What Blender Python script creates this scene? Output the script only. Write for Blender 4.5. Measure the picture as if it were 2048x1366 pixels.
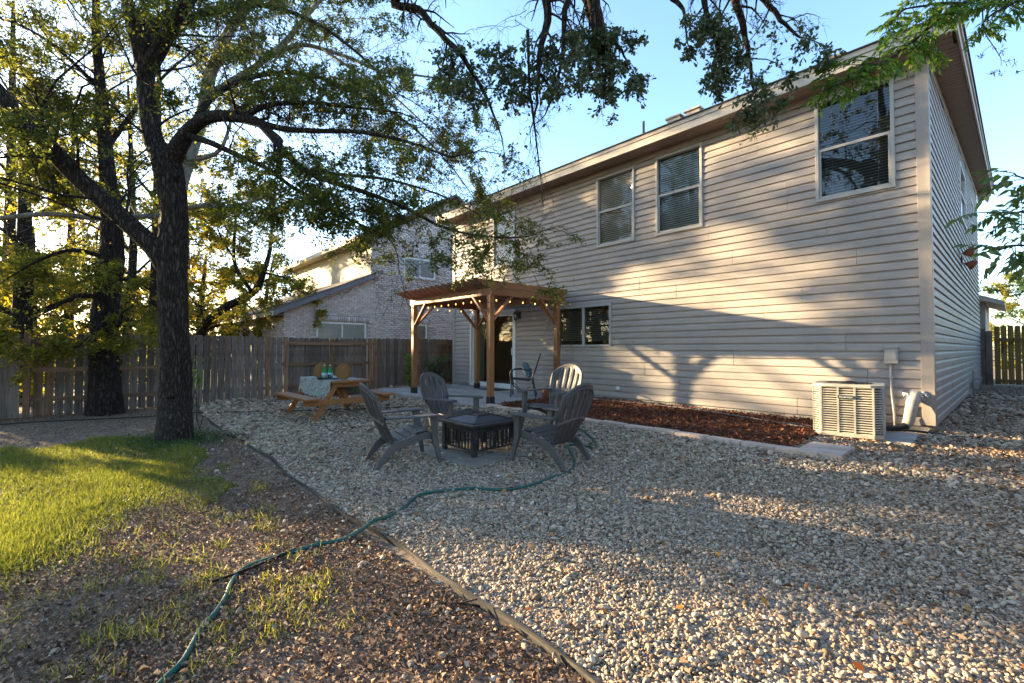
import bpy, bmesh, math, random
import numpy as np
from mathutils import Vector, Matrix, Euler

for _o in list(bpy.data.objects):
    bpy.data.objects.remove(_o)
SC = bpy.context.scene
COL = SC.collection
random.seed(7)
rng = np.random.default_rng(7)
R_ = math.radians

# ------------------------------------------------------------------ camera, sky, sun, exposure
CAM_Z = 1.15
HEAD = R_(47.95)      # heading west of +Y
PITCH = R_(1.43)
cam_d = bpy.data.cameras.new('camera')
cam_d.sensor_width = 36.0
cam_d.lens = 910.0 / 2048.0 * 36.0
cam_d.shift_y = -8.7 / 2048.0
cam_d.clip_start = 0.05
cam_d.clip_end = 2000
cam = bpy.data.objects.new('camera', cam_d)
COL.objects.link(cam)
cam.location = (0, 0, CAM_Z)
cam.rotation_euler = (R_(90) + PITCH, 0, HEAD)
SC.camera = cam

SUN_AZ = R_(-111.5)   # measured from +Y, clockwise positive seen from above
SUN_EL = R_(10.8)
world = bpy.data.worlds.new('World')
SC.world = world
world.use_nodes = True
wn = world.node_tree
wn.nodes.clear()
sky = wn.nodes.new('ShaderNodeTexSky')
sky.sky_type = 'NISHITA'
sky.sun_disc = False
sky.sun_elevation = SUN_EL
sky.sun_rotation = SUN_AZ
sky.air_density = 1.0
sky.dust_density = 0.7
sky.ozone_density = 2.4
bg = wn.nodes.new('ShaderNodeBackground')
bg.inputs['Strength'].default_value = 0.12
wo = wn.nodes.new('ShaderNodeOutputWorld')
wn.links.new(sky.outputs[0], bg.inputs[0])
wn.links.new(bg.outputs[0], wo.inputs[0])

sun_d = bpy.data.lights.new('sun', 'SUN')
sun_d.energy = 5.0
sun_d.angle = R_(0.6)
sun_d.color = (1.0, 0.78, 0.46)
sun = bpy.data.objects.new('sun', sun_d)
COL.objects.link(sun)
TO_SUN = Vector((math.sin(SUN_AZ) * math.cos(SUN_EL), math.cos(SUN_AZ) * math.cos(SUN_EL), math.sin(SUN_EL)))
sun.rotation_euler = TO_SUN.to_track_quat('Z', 'Y').to_euler()
sun.location = (-20, -8, 12)

SC.view_settings.view_transform = 'Standard'
SC.view_settings.look = 'None'
SC.view_settings.gamma = 1.0
SC.view_settings.exposure = 2.64
SC.view_settings.use_curve_mapping = False
SC.render.engine = 'CYCLES'
SC.cycles.max_bounces = 7
SC.cycles.diffuse_bounces = 3
SC.cycles.glossy_bounces = 3
SC.cycles.transmission_bounces = 4
SC.cycles.transparent_max_bounces = 8
SC.cycles.caustics_reflective = False
SC.cycles.caustics_refractive = False
SC.cycles.use_denoising = True

# ------------------------------------------------------------------ where things stand
_F = np.array([-math.sin(HEAD) * math.cos(PITCH), math.cos(HEAD) * math.cos(PITCH), math.sin(PITCH)])
_R = np.array([math.cos(HEAD), math.sin(HEAD), 0.0])
_U = np.cross(_R, _F)
_C = np.array([0, 0, CAM_Z])
_CY = 697 - 910 * math.tan(PITCH)


def sstep(a, b, x):
    t = np.clip((np.asarray(x, float) - a) / (b - a), 0, 1)
    return t * t * (3 - 2 * t)


def gz(x, y):
    """height of the yard: level with the slab along the house, about 20 cm lower out in the yard"""
    x = np.asarray(x, float)
    y = np.asarray(y, float)
    top = -0.10 * (1 - sstep(-8.0, -6.6, x))
    t = sstep(3.7, 5.5, y)
    z = -0.20 * (1 - t) + top * t
    z = z + 0.02 * np.sin(x * 0.9 + 1.3) * np.sin(y * 0.8) * (1 - t)
    return z


def sight(px, py):
    return _F + _R * (px - 1024.0) / 910.0 - _U * (py - _CY) / 910.0


def far(px, py, depth):
    """a point seen in that direction, depth metres out"""
    return Vector(_C + sight(px, py) * depth)


def gnd(px, py, dz=0.0):
    """the spot on the yard's ground seen in that direction"""
    d = sight(px, py)
    z = -0.15
    for _ in range(8):
        t = (z - CAM_Z) / d[2]
        p = _C + d * t
        z = float(gz(p[0], p[1]))
    return Vector((p[0], p[1], z + dz))


# ------------------------------------------------------------------ materials
def _mat(name):
    m = bpy.data.materials.new(name)
    m.use_nodes = True
    nt = m.node_tree
    nt.nodes.clear()
    return m, nt, nt.nodes, nt.links


def ramp(N, stops):
    r = N.new('ShaderNodeValToRGB')
    el = r.color_ramp.elements
    while len(el) > 1:
        el.remove(el[-1])
    el[0].position = stops[0][0]
    el[0].color = (*stops[0][1], 1)
    for p, c in stops[1:]:
        e = el.new(p)
        e.color = (*c, 1)
    return r


def surf(name, cols, scale=(6, 6, 6), rough=0.6, bump=0.15, detail=6, coord='Object', spec=0.4, metallic=0.0,
         rnd=0.0, dirt=None, dirt_scale=1.2, bscale=None, bdist=0.004, coat=0.0, ndist=0.0):
    """noise-mottled surface; rnd shifts the tone from object to object"""
    m, nt, N, L = _mat(name)
    out = N.new('ShaderNodeOutputMaterial')
    b = N.new('ShaderNodeBsdfPrincipled')
    tc = N.new('ShaderNodeTexCoord')
    mp = N.new('ShaderNodeMapping')
    mp.inputs['Scale'].default_value = scale
    L.new(tc.outputs[coord], mp.inputs[0])
    oi = N.new('ShaderNodeObjectInfo')
    if rnd:
        ad = N.new('ShaderNodeVectorMath')
        ad.operation = 'MULTIPLY_ADD'
        cb = N.new('ShaderNodeCombineXYZ')
        for k in range(3):
            L.new(oi.outputs['Random'], cb.inputs[k])
        ad.inputs[1].default_value = (37, 53, 71)
        L.new(cb.outputs[0], ad.inputs[0])
        L.new(mp.outputs[0], ad.inputs[2])
        vec = ad.outputs[0]
    else:
        vec = mp.outputs[0]
    nz = N.new('ShaderNodeTexNoise')
    nz.inputs['Scale'].default_value = 1.0
    nz.inputs['Detail'].default_value = detail
    nz.inputs['Roughness'].default_value = 0.62
    nz.inputs['Distortion'].default_value = ndist
    L.new(vec, nz.inputs['Vector'])
    n = len(cols)
    st = [(0.28 + 0.44 * i / max(1, n - 1), c) for i, c in enumerate(cols)]
    rp = ramp(N, st)
    L.new(nz.outputs['Fac'], rp.inputs[0])
    col = rp.outputs[0]
    if rnd:
        hsv = N.new('ShaderNodeHueSaturation')
        mr = N.new('ShaderNodeMapRange')
        mr.inputs['To Min'].default_value = 1 - rnd
        mr.inputs['To Max'].default_value = 1 + rnd
        L.new(oi.outputs['Random'], mr.inputs[0])
        L.new(mr.outputs[0], hsv.inputs['Value'])
        L.new(col, hsv.inputs['Color'])
        col = hsv.outputs[0]
    if dirt:
        nd = N.new('ShaderNodeTexNoise')
        nd.inputs['Scale'].default_value = dirt_scale
        nd.inputs['Detail'].default_value = 8
        nd.inputs['Roughness'].default_value = 0.7
        L.new(tc.outputs[coord], nd.inputs['Vector'])
        dr = ramp(N, [(0.48, (0, 0, 0)), (0.72, (1, 1, 1))])
        L.new(nd.outputs['Fac'], dr.inputs[0])
        mx = N.new('ShaderNodeMix')
        mx.data_type = 'RGBA'
        L.new(dr.outputs[0], mx.inputs[0])
        L.new(col, mx.inputs[6])
        mx.inputs[7].default_value = (*dirt, 1)
        col = mx.outputs[2]
    L.new(col, b.inputs['Base Color'])
    b.inputs['Roughness'].default_value = rough
    b.inputs['Specular IOR Level'].default_value = spec
    b.inputs['Metallic'].default_value = metallic
    b.inputs['Coat Weight'].default_value = coat
    if bump:
        bp = N.new('ShaderNodeBump')
        bp.inputs['Strength'].default_value = bump
        bp.inputs['Distance'].default_value = bdist
        if bscale:
            n2 = N.new('ShaderNodeTexNoise')
            n2.inputs['Scale'].default_value = bscale
            n2.inputs['Detail'].default_value = 6
            L.new(tc.outputs[coord], n2.inputs['Vector'])
            L.new(n2.outputs['Fac'], bp.inputs['Height'])
        else:
            L.new(nz.outputs['Fac'], bp.inputs['Height'])
        L.new(bp.outputs[0], b.inputs['Normal'])
    L.new(b.outputs[0], out.inputs[0])
    return m


def leafmat(name, stops, trans=0.45, tcol=(1.25, 1.2, 0.55), rough=0.5):
    m, nt, N, L = _mat(name)
    out = N.new('ShaderNodeOutputMaterial')
    at = N.new('ShaderNodeAttribute')
    at.attribute_name = 'tone'
    rp = ramp(N, stops)
    L.new(at.outputs['Fac'], rp.inputs[0])
    d = N.new('ShaderNodeBsdfPrincipled')
    d.inputs['Roughness'].default_value = rough
    d.inputs['Specular IOR Level'].default_value = 0.35
    L.new(rp.outputs[0], d.inputs['Base Color'])
    t = N.new('ShaderNodeBsdfTranslucent')
    mu = N.new('ShaderNodeMix')
    mu.data_type = 'RGBA'
    mu.blend_type = 'MULTIPLY'
    mu.inputs[0].default_value = 1
    mu.clamp_result = False
    L.new(rp.outputs[0], mu.inputs[6])
    mu.inputs[7].default_value = (*tcol, 1)
    L.new(mu.outputs[2], t.inputs[0])
    mx = N.new('ShaderNodeMixShader')
    mx.inputs[0].default_value = trans
    L.new(d.outputs[0], mx.inputs[1])
    L.new(t.outputs[0], mx.inputs[2])
    L.new(mx.outputs[0], out.inputs[0])
    return m


def glassmat(name, tint=(0.92, 0.96, 0.96), ior=1.48, base=0.03):
    m, nt, N, L = _mat(name)
    out = N.new('ShaderNodeOutputMaterial')
    tr = N.new('ShaderNodeBsdfTransparent')
    tr.inputs[0].default_value = (*tint, 1)
    gl = N.new('ShaderNodeBsdfGlossy')
    gl.inputs['Roughness'].default_value = 0.01
    fr = N.new('ShaderNodeFresnel')
    fr.inputs[0].default_value = ior
    ad = N.new('ShaderNodeMath')
    ad.operation = 'ADD'
    ad.use_clamp = True
    ad.inputs[1].default_value = base
    L.new(fr.outputs[0], ad.inputs[0])
    nz = N.new('ShaderNodeTexNoise')
    nz.inputs['Scale'].default_value = 2.2
    tc = N.new('ShaderNodeTexCoord')
    L.new(tc.outputs['Object'], nz.inputs['Vector'])
    bp = N.new('ShaderNodeBump')
    bp.inputs['Strength'].default_value = 0.06
    bp.inputs['Distance'].default_value = 0.01
    L.new(nz.outputs['Fac'], bp.inputs['Height'])
    L.new(bp.outputs[0], gl.inputs['Normal'])
    mx = N.new('ShaderNodeMixShader')
    L.new(ad.outputs[0], mx.inputs[0])
    L.new(tr.outputs[0], mx.inputs[1])
    L.new(gl.outputs[0], mx.inputs[2])
    L.new(mx.outputs[0], out.inputs[0])
    return m


def emat(name, col, strength):
    m, nt, N, L = _mat(name)
    out = N.new('ShaderNodeOutputMaterial')
    e = N.new('ShaderNodeEmission')
    e.inputs[0].default_value = (*col, 1)
    e.inputs[1].default_value = strength
    L.new(e.outputs[0], out.inputs[0])
    return m


def barkmat(name, dark, mid, light, vs=9.0):
    m, nt, N, L = _mat(name)
    out = N.new('ShaderNodeOutputMaterial')
    b = N.new('ShaderNodeBsdfPrincipled')
    tc = N.new('ShaderNodeTexCoord')
    mp = N.new('ShaderNodeMapping')
    mp.inputs['Scale'].default_value = (1, 1, 0.2)
    L.new(tc.outputs['Object'], mp.inputs[0])
    nz = N.new('ShaderNodeTexNoise')
    nz.inputs['Scale'].default_value = 14
    nz.inputs['Detail'].default_value = 4
    L.new(mp.outputs[0], nz.inputs['Vector'])
    mxv = N.new('ShaderNodeMix')
    mxv.data_type = 'VECTOR'
    mxv.inputs[0].default_value = 0.10
    L.new(mp.outputs[0], mxv.inputs[4])
    L.new(nz.outputs['Color'], mxv.inputs[5])
    vo = N.new('ShaderNodeTexVoronoi')
    vo.feature = 'DISTANCE_TO_EDGE'
    vo.inputs['Scale'].default_value = vs * 3.2
    L.new(mxv.outputs[1], vo.inputs['Vector'])
    n2 = N.new('ShaderNodeTexNoise')
    n2.inputs['Scale'].default_value = 60
    n2.inputs['Detail'].default_value = 6
    L.new(mp.outputs[0], n2.inputs['Vector'])
    rp = ramp(N, [(0.0, dark), (0.16, mid), (0.5, light)])
    L.new(vo.outputs['Distance'], rp.inputs[0])
    mr = N.new('ShaderNodeMapRange')
    mr.inputs['To Min'].default_value = 0.55
    mr.inputs['To Max'].default_value = 1.45
    L.new(n2.outputs['Fac'], mr.inputs[0])
    hs = N.new('ShaderNodeHueSaturation')
    L.new(mr.outputs[0], hs.inputs['Value'])
    L.new(rp.outputs[0], hs.inputs['Color'])
    L.new(hs.outputs[0], b.inputs['Base Color'])
    b.inputs['Roughness'].default_value = 0.95
    b.inputs['Specular IOR Level'].default_value = 0.2
    r2 = ramp(N, [(0.0, (0, 0, 0)), (0.3, (1, 1, 1))])
    L.new(vo.outputs['Distance'], r2.inputs[0])
    ad = N.new('ShaderNodeMath')
    ad.operation = 'MULTIPLY_ADD'
    ad.inputs[1].default_value = 0.5
    L.new(n2.outputs['Fac'], ad.inputs[0])
    L.new(r2.outputs[0], ad.inputs[2])
    bp = N.new('ShaderNodeBump')
    bp.inputs['Strength'].default_value = 1.0
    bp.inputs['Distance'].default_value = 0.02
    L.new(ad.outputs[0], bp.inputs['Height'])
    L.new(bp.outputs[0], b.inputs['Normal'])
    L.new(b.outputs[0], out.inputs[0])
    return m


M = {}
M['bark'] = barkmat('bark', (0.014, 0.011, 0.009), (0.05, 0.038, 0.03), (0.105, 0.083, 0.068))
M['bark_dark'] = barkmat('bark_dark', (0.011, 0.009, 0.007), (0.036, 0.027, 0.022), (0.08, 0.063, 0.052), 7.0)
M['siding'] = surf('siding_vinyl', [(0.325, 0.275, 0.24), (0.37, 0.315, 0.275), (0.4, 0.343, 0.3)], scale=(1.2, 1.2, 34), rough=0.5, bump=0.25, bdist=0.0015,
                   rnd=0.04, dirt=(0.29, 0.25, 0.222), dirt_scale=1.6, spec=0.35, detail=5)
M['trim'] = surf('trim_vinyl', [(0.32, 0.27, 0.235), (0.37, 0.315, 0.275)], scale=(14, 14, 1.5), rough=0.5, bump=0.1)
M['fascia'] = surf('fascia_paint', [(0.46, 0.39, 0.31), (0.55, 0.47, 0.38)], scale=(1.5, 1.5, 8), rough=0.6, bump=0.1, dirt=(0.36, 0.3, 0.24), dirt_scale=3)
M['soffit'] = surf('soffit_vinyl', [(0.25, 0.185, 0.15), (0.31, 0.235, 0.19)], scale=(10, 10, 10), rough=0.6, bump=0.3, bscale=160)
M['shingle'] = surf('shingle', [(0.07, 0.06, 0.055), (0.15, 0.13, 0.12)], scale=(18, 18, 18), rough=0.95, bump=0.6, bdist=0.01)
M['frame'] = surf('window_frame_paint', [(0.38, 0.35, 0.31), (0.47, 0.435, 0.39)], scale=(5, 5, 5), rough=0.45, bump=0.05, dirt=(0.38, 0.34, 0.3), dirt_scale=5)
M['white'] = surf('white_paint', [(0.68, 0.67, 0.64), (0.78, 0.77, 0.74)], scale=(5, 5, 5), rough=0.45, bump=0.05)
M['blind'] = surf('blind_slat', [(0.62, 0.58, 0.5), (0.72, 0.68, 0.6)], scale=(3, 3, 3), rough=0.5, bump=0)
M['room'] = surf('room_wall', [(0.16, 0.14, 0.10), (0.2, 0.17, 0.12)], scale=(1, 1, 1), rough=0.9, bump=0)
M['glass'] = glassmat('window_glass')
M['concrete'] = surf('concrete', [(0.27, 0.255, 0.235), (0.36, 0.345, 0.32), (0.42, 0.40, 0.37)], scale=(3.5, 3.5, 3.5), rough=0.9, bump=0.5, bscale=60, dirt=(0.2, 0.18, 0.16), dirt_scale=1.5)
M['paver'] = surf('paver_concrete', [(0.48, 0.36, 0.28), (0.58, 0.455, 0.37)], scale=(9, 9, 9), rough=0.9, bump=0.5, bscale=90, rnd=0.12, dirt=(0.34, 0.27, 0.22), dirt_scale=4)
M['soil'] = surf('soil', [(0.09, 0.06, 0.042), (0.21, 0.145, 0.1), (0.34, 0.25, 0.18)], scale=(9, 9, 9), rough=1.0, bump=1.0, bdist=0.03, detail=10, coord='Object')
M['gravel_bed'] = surf('gravel_bed', [(0.08, 0.056, 0.04), (0.24, 0.185, 0.138), (0.44, 0.36, 0.28)], scale=(34, 34, 34), rough=0.95, bump=1.0, bdist=0.02, detail=3)
M['litter'] = leafmat('dead_leaf', [(0.0, (0.07, 0.04, 0.025)), (0.3, (0.22, 0.13, 0.078)), (0.65, (0.42, 0.275, 0.175)), (1.0, (0.62, 0.49, 0.36))], trans=0.12, tcol=(1, .8, .5), rough=0.8)
M['orange_leaf'] = leafmat('fallen_yellow_leaf', [(0.0, (0.22, 0.06, 0.015)), (1.0, (0.5, 0.26, 0.05))], trans=0.3)
M['mulch'] = leafmat('mulch_chip', [(0.0, (0.04, 0.012, 0.006)), (0.4, (0.14, 0.04, 0.016)), (0.8, (0.26, 0.09, 0.035)), (1.0, (0.42, 0.24, 0.12))], trans=0.0, rough=0.85)
M['mulch_bed'] = surf('mulch_bed', [(0.03, 0.012, 0.007), (0.09, 0.03, 0.014)], scale=(20, 20, 20), rough=1, bump=1, bdist=0.02)
M['grass'] = leafmat('grass_blade', [(0.0, (0.07, 0.095, 0.03)), (0.4, (0.165, 0.195, 0.05)), (0.75, (0.31, 0.3, 0.085)), (1.0, (0.5, 0.42, 0.22))], trans=0.5, tcol=(1.35, 1.3, 0.5))
M['weed'] = leafmat('weed_leaf', [(0.0, (0.03, 0.07, 0.02)), (1.0, (0.10, 0.17, 0.05))], trans=0.4)
M['fence'] = surf('fence_cedar_weathered', [(0.075, 0.057, 0.047), (0.16, 0.128, 0.108), (0.24, 0.2, 0.172)], scale=(30, 30, 1.6), rough=0.9, bump=0.6, bdist=0.004, rnd=0.35, ndist=0.4, dirt=(0.08, 0.06, 0.05), dirt_scale=2.5)
M['fence_brown'] = surf('fence_cedar_brown', [(0.12, 0.066, 0.038), (0.22, 0.13, 0.078), (0.3, 0.19, 0.12)], scale=(30, 30, 1.6), rough=0.9, bump=0.6, bdist=0.004, rnd=0.25, ndist=0.4, dirt=(0.07, 0.045, 0.03), dirt_scale=2.5)
M['rail'] = surf('fence_rail_wood', [(0.11, 0.066, 0.042), (0.21, 0.13, 0.083), (0.28, 0.185, 0.12)], scale=(30, 1.6, 30), rough=0.9, bump=0.5, rnd=0.2, ndist=0.4)
M['gate'] = surf('gate_wood', [(0.15, 0.095, 0.028), (0.24, 0.155, 0.05), (0.30, 0.2, 0.075)], scale=(26, 26, 1.5), rough=0.8, bump=0.4, rnd=0.2, ndist=0.5)
M['cedar'] = surf('pergola_cedar', [(0.15, 0.06, 0.024), (0.22, 0.095, 0.04), (0.28, 0.13, 0.06)], scale=(18, 1.3, 18), rough=0.6, bump=0.3, rnd=0.14, ndist=0.5)
M['cedar_x'] = surf('pergola_cedar_across', [(0.2, 0.085, 0.03), (0.3, 0.14, 0.055), (0.38, 0.19, 0.08)], scale=(1.3, 18, 18), rough=0.6, bump=0.3, rnd=0.14, ndist=0.5)
M['cedar_z'] = surf('pergola_cedar_upright', [(0.19, 0.075, 0.026), (0.28, 0.12, 0.045), (0.35, 0.165, 0.066)], scale=(18, 18, 1.3), rough=0.6, bump=0.3, rnd=0.14, ndist=0.5)
M['table_wood'] = surf('table_wood', [(0.2, 0.075, 0.022), (0.3, 0.125, 0.04), (0.37, 0.17, 0.065)], scale=(1.4, 20, 20), rough=0.55, bump=0.3, rnd=0.12, ndist=0.5)
M['metal_black'] = surf('black_metal', [(0.012, 0.011, 0.011), (0.03, 0.028, 0.026)], scale=(25, 25, 25), rough=0.5, bump=0.2, spec=0.5)
M['pit_metal'] = surf('pit_enamel', [(0.012, 0.013, 0.016), (0.026, 0.028, 0.032)], scale=(12, 12, 12), rough=0.38, bump=0.15, spec=0.5, dirt=(0.07, 0.055, 0.045), dirt_scale=9)
M['resin'] = surf('grey_resin', [(0.062, 0.058, 0.057), (0.088, 0.082, 0.08)], scale=(7, 7, 7), rough=0.52, bump=0.25, bscale=220, bdist=0.001, dirt=(0.11, 0.1, 0.093), dirt_scale=3.5, rnd=0.05)
M['ac_paint'] = surf('ac_paint', [(0.42, 0.38, 0.30), (0.50, 0.46, 0.37)], scale=(6, 6, 6), rough=0.5, bump=0.08, dirt=(0.3, 0.26, 0.2), dirt_scale=7)
M['ac_coil'] = surf('ac_coil', [(0.03, 0.02, 0.014), (0.08, 0.045, 0.028)], scale=(2, 2, 120), rough=0.7, bump=0.3, metallic=0.3)
M['grey_plastic'] = surf('grey_plastic', [(0.3, 0.28, 0.26), (0.4, 0.38, 0.35)], scale=(8, 8, 8), rough=0.5, bump=0.05)
M['plate_dark'] = surf('nameplate_dark', [(0.05, 0.05, 0.05), (0.08, 0.08, 0.08)], rough=0.4, bump=0)
M['plate_light'] = surf('nameplate_letter', [(0.75, 0.74, 0.72), (0.8, 0.79, 0.77)], rough=0.4, bump=0)
M['foil'] = surf('crumpled_foil', [(0.55, 0.55, 0.57), (0.8, 0.8, 0.82)], scale=(25, 25, 25), rough=0.25, metallic=0.9, bump=1.0, bdist=0.02)
M['wrap'] = surf('pipe_wrap', [(0.3, 0.27, 0.23), (0.48, 0.44, 0.38)], scale=(16, 16, 45), rough=0.7, bump=0.8, bdist=0.01)
M['rubber'] = surf('black_rubber', [(0.012, 0.012, 0.013), (0.028, 0.027, 0.026)], scale=(30, 30, 30), rough=0.6, bump=0.1)
M['hose_green'] = surf('hose_green', [(0.006, 0.07, 0.06), (0.012, 0.105, 0.085)], scale=(14, 14, 14), rough=0.38, bump=0.1, dirt=(0.07, 0.1, 0.085), dirt_scale=6)
M['hose_grey'] = surf('hose_grey', [(0.12, 0.11, 0.10), (0.2, 0.19, 0.17)], scale=(14, 14, 14), rough=0.5, bump=0.1)
M['edging'] = surf('edging_board', [(0.018, 0.016, 0.015), (0.05, 0.042, 0.035), (0.17, 0.14, 0.105)], scale=(2.5, 30, 30), rough=0.9, bump=0.5, ndist=0.4, dirt=(0.03, 0.028, 0.03), dirt_scale=0.55)
M['bark_pale'] = surf('bark_pale', [(0.10, 0.09, 0.078), (0.2, 0.18, 0.155), (0.3, 0.27, 0.235)], scale=(18, 18, 4), rough=0.95, bump=0.8, bdist=0.02)
M['brick'] = surf('pale_brick', [(0.40, 0.32, 0.29), (0.55, 0.475, 0.44), (0.68, 0.61, 0.58)], scale=(5, 5, 5), rough=0.9, bump=0.4, coord='Object', rnd=0.16)
M['brick_field'] = None
M['mortar'] = surf('mortar', [(0.33, 0.31, 0.295), (0.4, 0.38, 0.36)], scale=(8, 8, 8), rough=0.95, bump=0.3)
M['nb_siding'] = surf('panel_siding', [(0.46, 0.41, 0.30), (0.58, 0.52, 0.4)], scale=(14, 14, 1.2), rough=0.8, bump=0.2, dirt=(0.38, 0.33, 0.25), dirt_scale=2)
M['nb_fascia'] = surf('grey_fascia', [(0.13, 0.135, 0.15), (0.18, 0.185, 0.2)], scale=(5, 5, 5), rough=0.7, bump=0.1)
M['wicker'] = surf('wicker', [(0.15, 0.07, 0.02), (0.3, 0.155, 0.05), (0.42, 0.24, 0.09)], scale=(60, 60, 60), rough=0.7, bump=0.4)
M['bottle'] = None
M['label'] = surf('bottle_label', [(0.25, 0.45, 0.55), (0.45, 0.62, 0.68)], scale=(60, 60, 60), rough=0.5, bump=0)
M['terracotta'] = surf('terracotta', [(0.18, 0.05, 0.03), (0.26, 0.08, 0.045)], rough=0.8, bump=0.2)
M['pillow'] = surf('blue_pillow', [(0.045, 0.085, 0.12), (0.085, 0.14, 0.18), (0.17, 0.22, 0.25)], scale=(22, 22, 22), rough=0.9, bump=0.4, bscale=120)
M['bulb'] = emat('warm_bulb', (1.0, 0.5, 0.14), 0.75)
M['ceil_lamp'] = emat('ceiling_lamp', (1.0, 0.75, 0.42), 3.0)
M['room_lamp'] = emat('room_lamp', (1.0, 0.78, 0.5), 0.7)
M['stone'] = surf('flagstone', [(0.2, 0.17, 0.14), (0.3, 0.26, 0.215)], scale=(5, 5, 5), rough=0.9, bump=0.5, bscale=50, rnd=0.15)


def bottle_glass():
    m, nt, N, L = _mat('green_glass')
    out = N.new('ShaderNodeOutputMaterial')
    b = N.new('ShaderNodeBsdfPrincipled')
    b.inputs['Base Color'].default_value = (0.02, 0.28, 0.10, 1)
    b.inputs['Roughness'].default_value = 0.06
    t = N.new('ShaderNodeBsdfTranslucent')
    t.inputs[0].default_value = (0.06, 0.75, 0.3, 1)
    mx = N.new('ShaderNodeMixShader')
    mx.inputs[0].default_value = 0.5
    L.new(b.outputs[0], mx.inputs[1])
    L.new(t.outputs[0], mx.inputs[2])
    L.new(mx.outputs[0], out.inputs[0])
    return m


M['bottle'] = bottle_glass()


def cloth_mat():
    m, nt, N, L = _mat('floral_cloth')
    out = N.new('ShaderNodeOutputMaterial')
    b = N.new('ShaderNodeBsdfPrincipled')
    tc = N.new('ShaderNodeTexCoord')
    v = N.new('ShaderNodeTexVoronoi')
    v.inputs['Scale'].default_value = 26
    nz = N.new('ShaderNodeTexNoise')
    nz.inputs['Scale'].default_value = 34
    nz.inputs['Detail'].default_value = 4
    L.new(tc.outputs['Object'], v.inputs['Vector'])
    L.new(tc.outputs['Object'], nz.inputs['Vector'])
    ad = N.new('ShaderNodeMath')
    ad.operation = 'MULTIPLY_ADD'
    ad.inputs[1].default_value = 0.7
    L.new(v.outputs['Distance'], ad.inputs[0])
    L.new(nz.outputs['Fac'], ad.inputs[2])
    rp = ramp(N, [(0.55, (0.10, 0.16, 0.18)), (0.72, (0.2, 0.28, 0.29)), (0.80, (0.42, 0.47, 0.44)), (0.9, (0.55, 0.57, 0.52))])
    L.new(ad.outputs[0], rp.inputs[0])
    L.new(rp.outputs[0], b.inputs['Base Color'])
    b.inputs['Roughness'].default_value = 0.9
    t = N.new('ShaderNodeBsdfTranslucent')
    L.new(rp.outputs[0], t.inputs[0])
    mx = N.new('ShaderNodeMixShader')
    mx.inputs[0].default_value = 0.3
    L.new(b.outputs[0], mx.inputs[1])
    L.new(t.outputs[0], mx.inputs[2])
    L.new(mx.outputs[0], out.inputs[0])
    return m


M['cloth'] = cloth_mat()


def pebble_mat():
    m, nt, N, L = _mat('river_pebble')
    out = N.new('ShaderNodeOutputMaterial')
    b = N.new('ShaderNodeBsdfPrincipled')
    oi = N.new('ShaderNodeObjectInfo')
    rp = ramp(N, [(0.0, (0.10, 0.065, 0.04)), (0.16, (0.22, 0.155, 0.102)), (0.4, (0.33, 0.248, 0.172)), (0.62, (0.42, 0.33, 0.235)),
                  (0.82, (0.52, 0.425, 0.315)), (0.9, (0.38, 0.22, 0.12)), (1.0, (0.64, 0.545, 0.43))])
    L.new(oi.outputs['Random'], rp.inputs[0])
    tc = N.new('ShaderNodeTexCoord')
    nz = N.new('ShaderNodeTexNoise')
    nz.inputs['Scale'].default_value = 2.2
    nz.inputs['Detail'].default_value = 6
    L.new(tc.outputs['Object'], nz.inputs['Vector'])
    mr = N.new('ShaderNodeMapRange')
    mr.inputs['To Min'].default_value = 0.75
    mr.inputs['To Max'].default_value = 1.2
    L.new(nz.outputs['Fac'], mr.inputs[0])
    hs = N.new('ShaderNodeHueSaturation')
    L.new(mr.outputs[0], hs.inputs['Value'])
    L.new(rp.outputs[0], hs.inputs['Color'])
    L.new(hs.outputs[0], b.inputs['Base Color'])
    b.inputs['Roughness'].default_value = 0.75
    b.inputs['Specular IOR Level'].default_value = 0.3
    L.new(b.outputs[0], out.inputs[0])
    return m


M['pebble'] = pebble_mat()


def brickfield_mat():
    m, nt, N, L = _mat('pale_brick_field')
    out = N.new('ShaderNodeOutputMaterial')
    b = N.new('ShaderNodeBsdfPrincipled')
    at = N.new('ShaderNodeAttribute')
    at.attribute_name = 'tone'
    rp = ramp(N, [(0.0, (0.33, 0.25, 0.22)), (0.15, (0.45, 0.37, 0.335)), (0.5, (0.55, 0.475, 0.44)), (0.85, (0.65, 0.58, 0.55)), (1.0, (0.7, 0.65, 0.62))])
    L.new(at.outputs['Fac'], rp.inputs[0])
    L.new(rp.outputs[0], b.inputs['Base Color'])
    b.inputs['Roughness'].default_value = 0.9
    L.new(b.outputs[0], out.inputs[0])
    return m


M['brick_field'] = brickfield_mat()

# leaves of the different trees
M['leaf_elm'] = leafmat('elm_leaf', [(0.0, (0.05, 0.072, 0.022)), (0.45, (0.115, 0.14, 0.035)), (0.75, (0.2, 0.2, 0.04)), (0.93, (0.36, 0.26, 0.04)), (1.0, (0.44, 0.2, 0.035))], trans=0.55)
M['leaf_back'] = leafmat('back_leaf', [(0.0, (0.06, 0.085, 0.024)), (0.4, (0.16, 0.17, 0.035)), (0.75, (0.34, 0.28, 0.045)), (1.0, (0.52, 0.32, 0.045))], trans=0.65)
M['leaf_yellow'] = leafmat('yellow_leaf', [(0.0, (0.1, 0.095, 0.02)), (0.5, (0.33, 0.22, 0.025)), (1.0, (0.48, 0.26, 0.035))], trans=0.55)
M['leaf_dark'] = leafmat('dark_leaf', [(0.0, (0.025, 0.05, 0.022)), (0.6, (0.065, 0.115, 0.045)), (1.0, (0.14, 0.18, 0.065))], trans=0.4)
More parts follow.
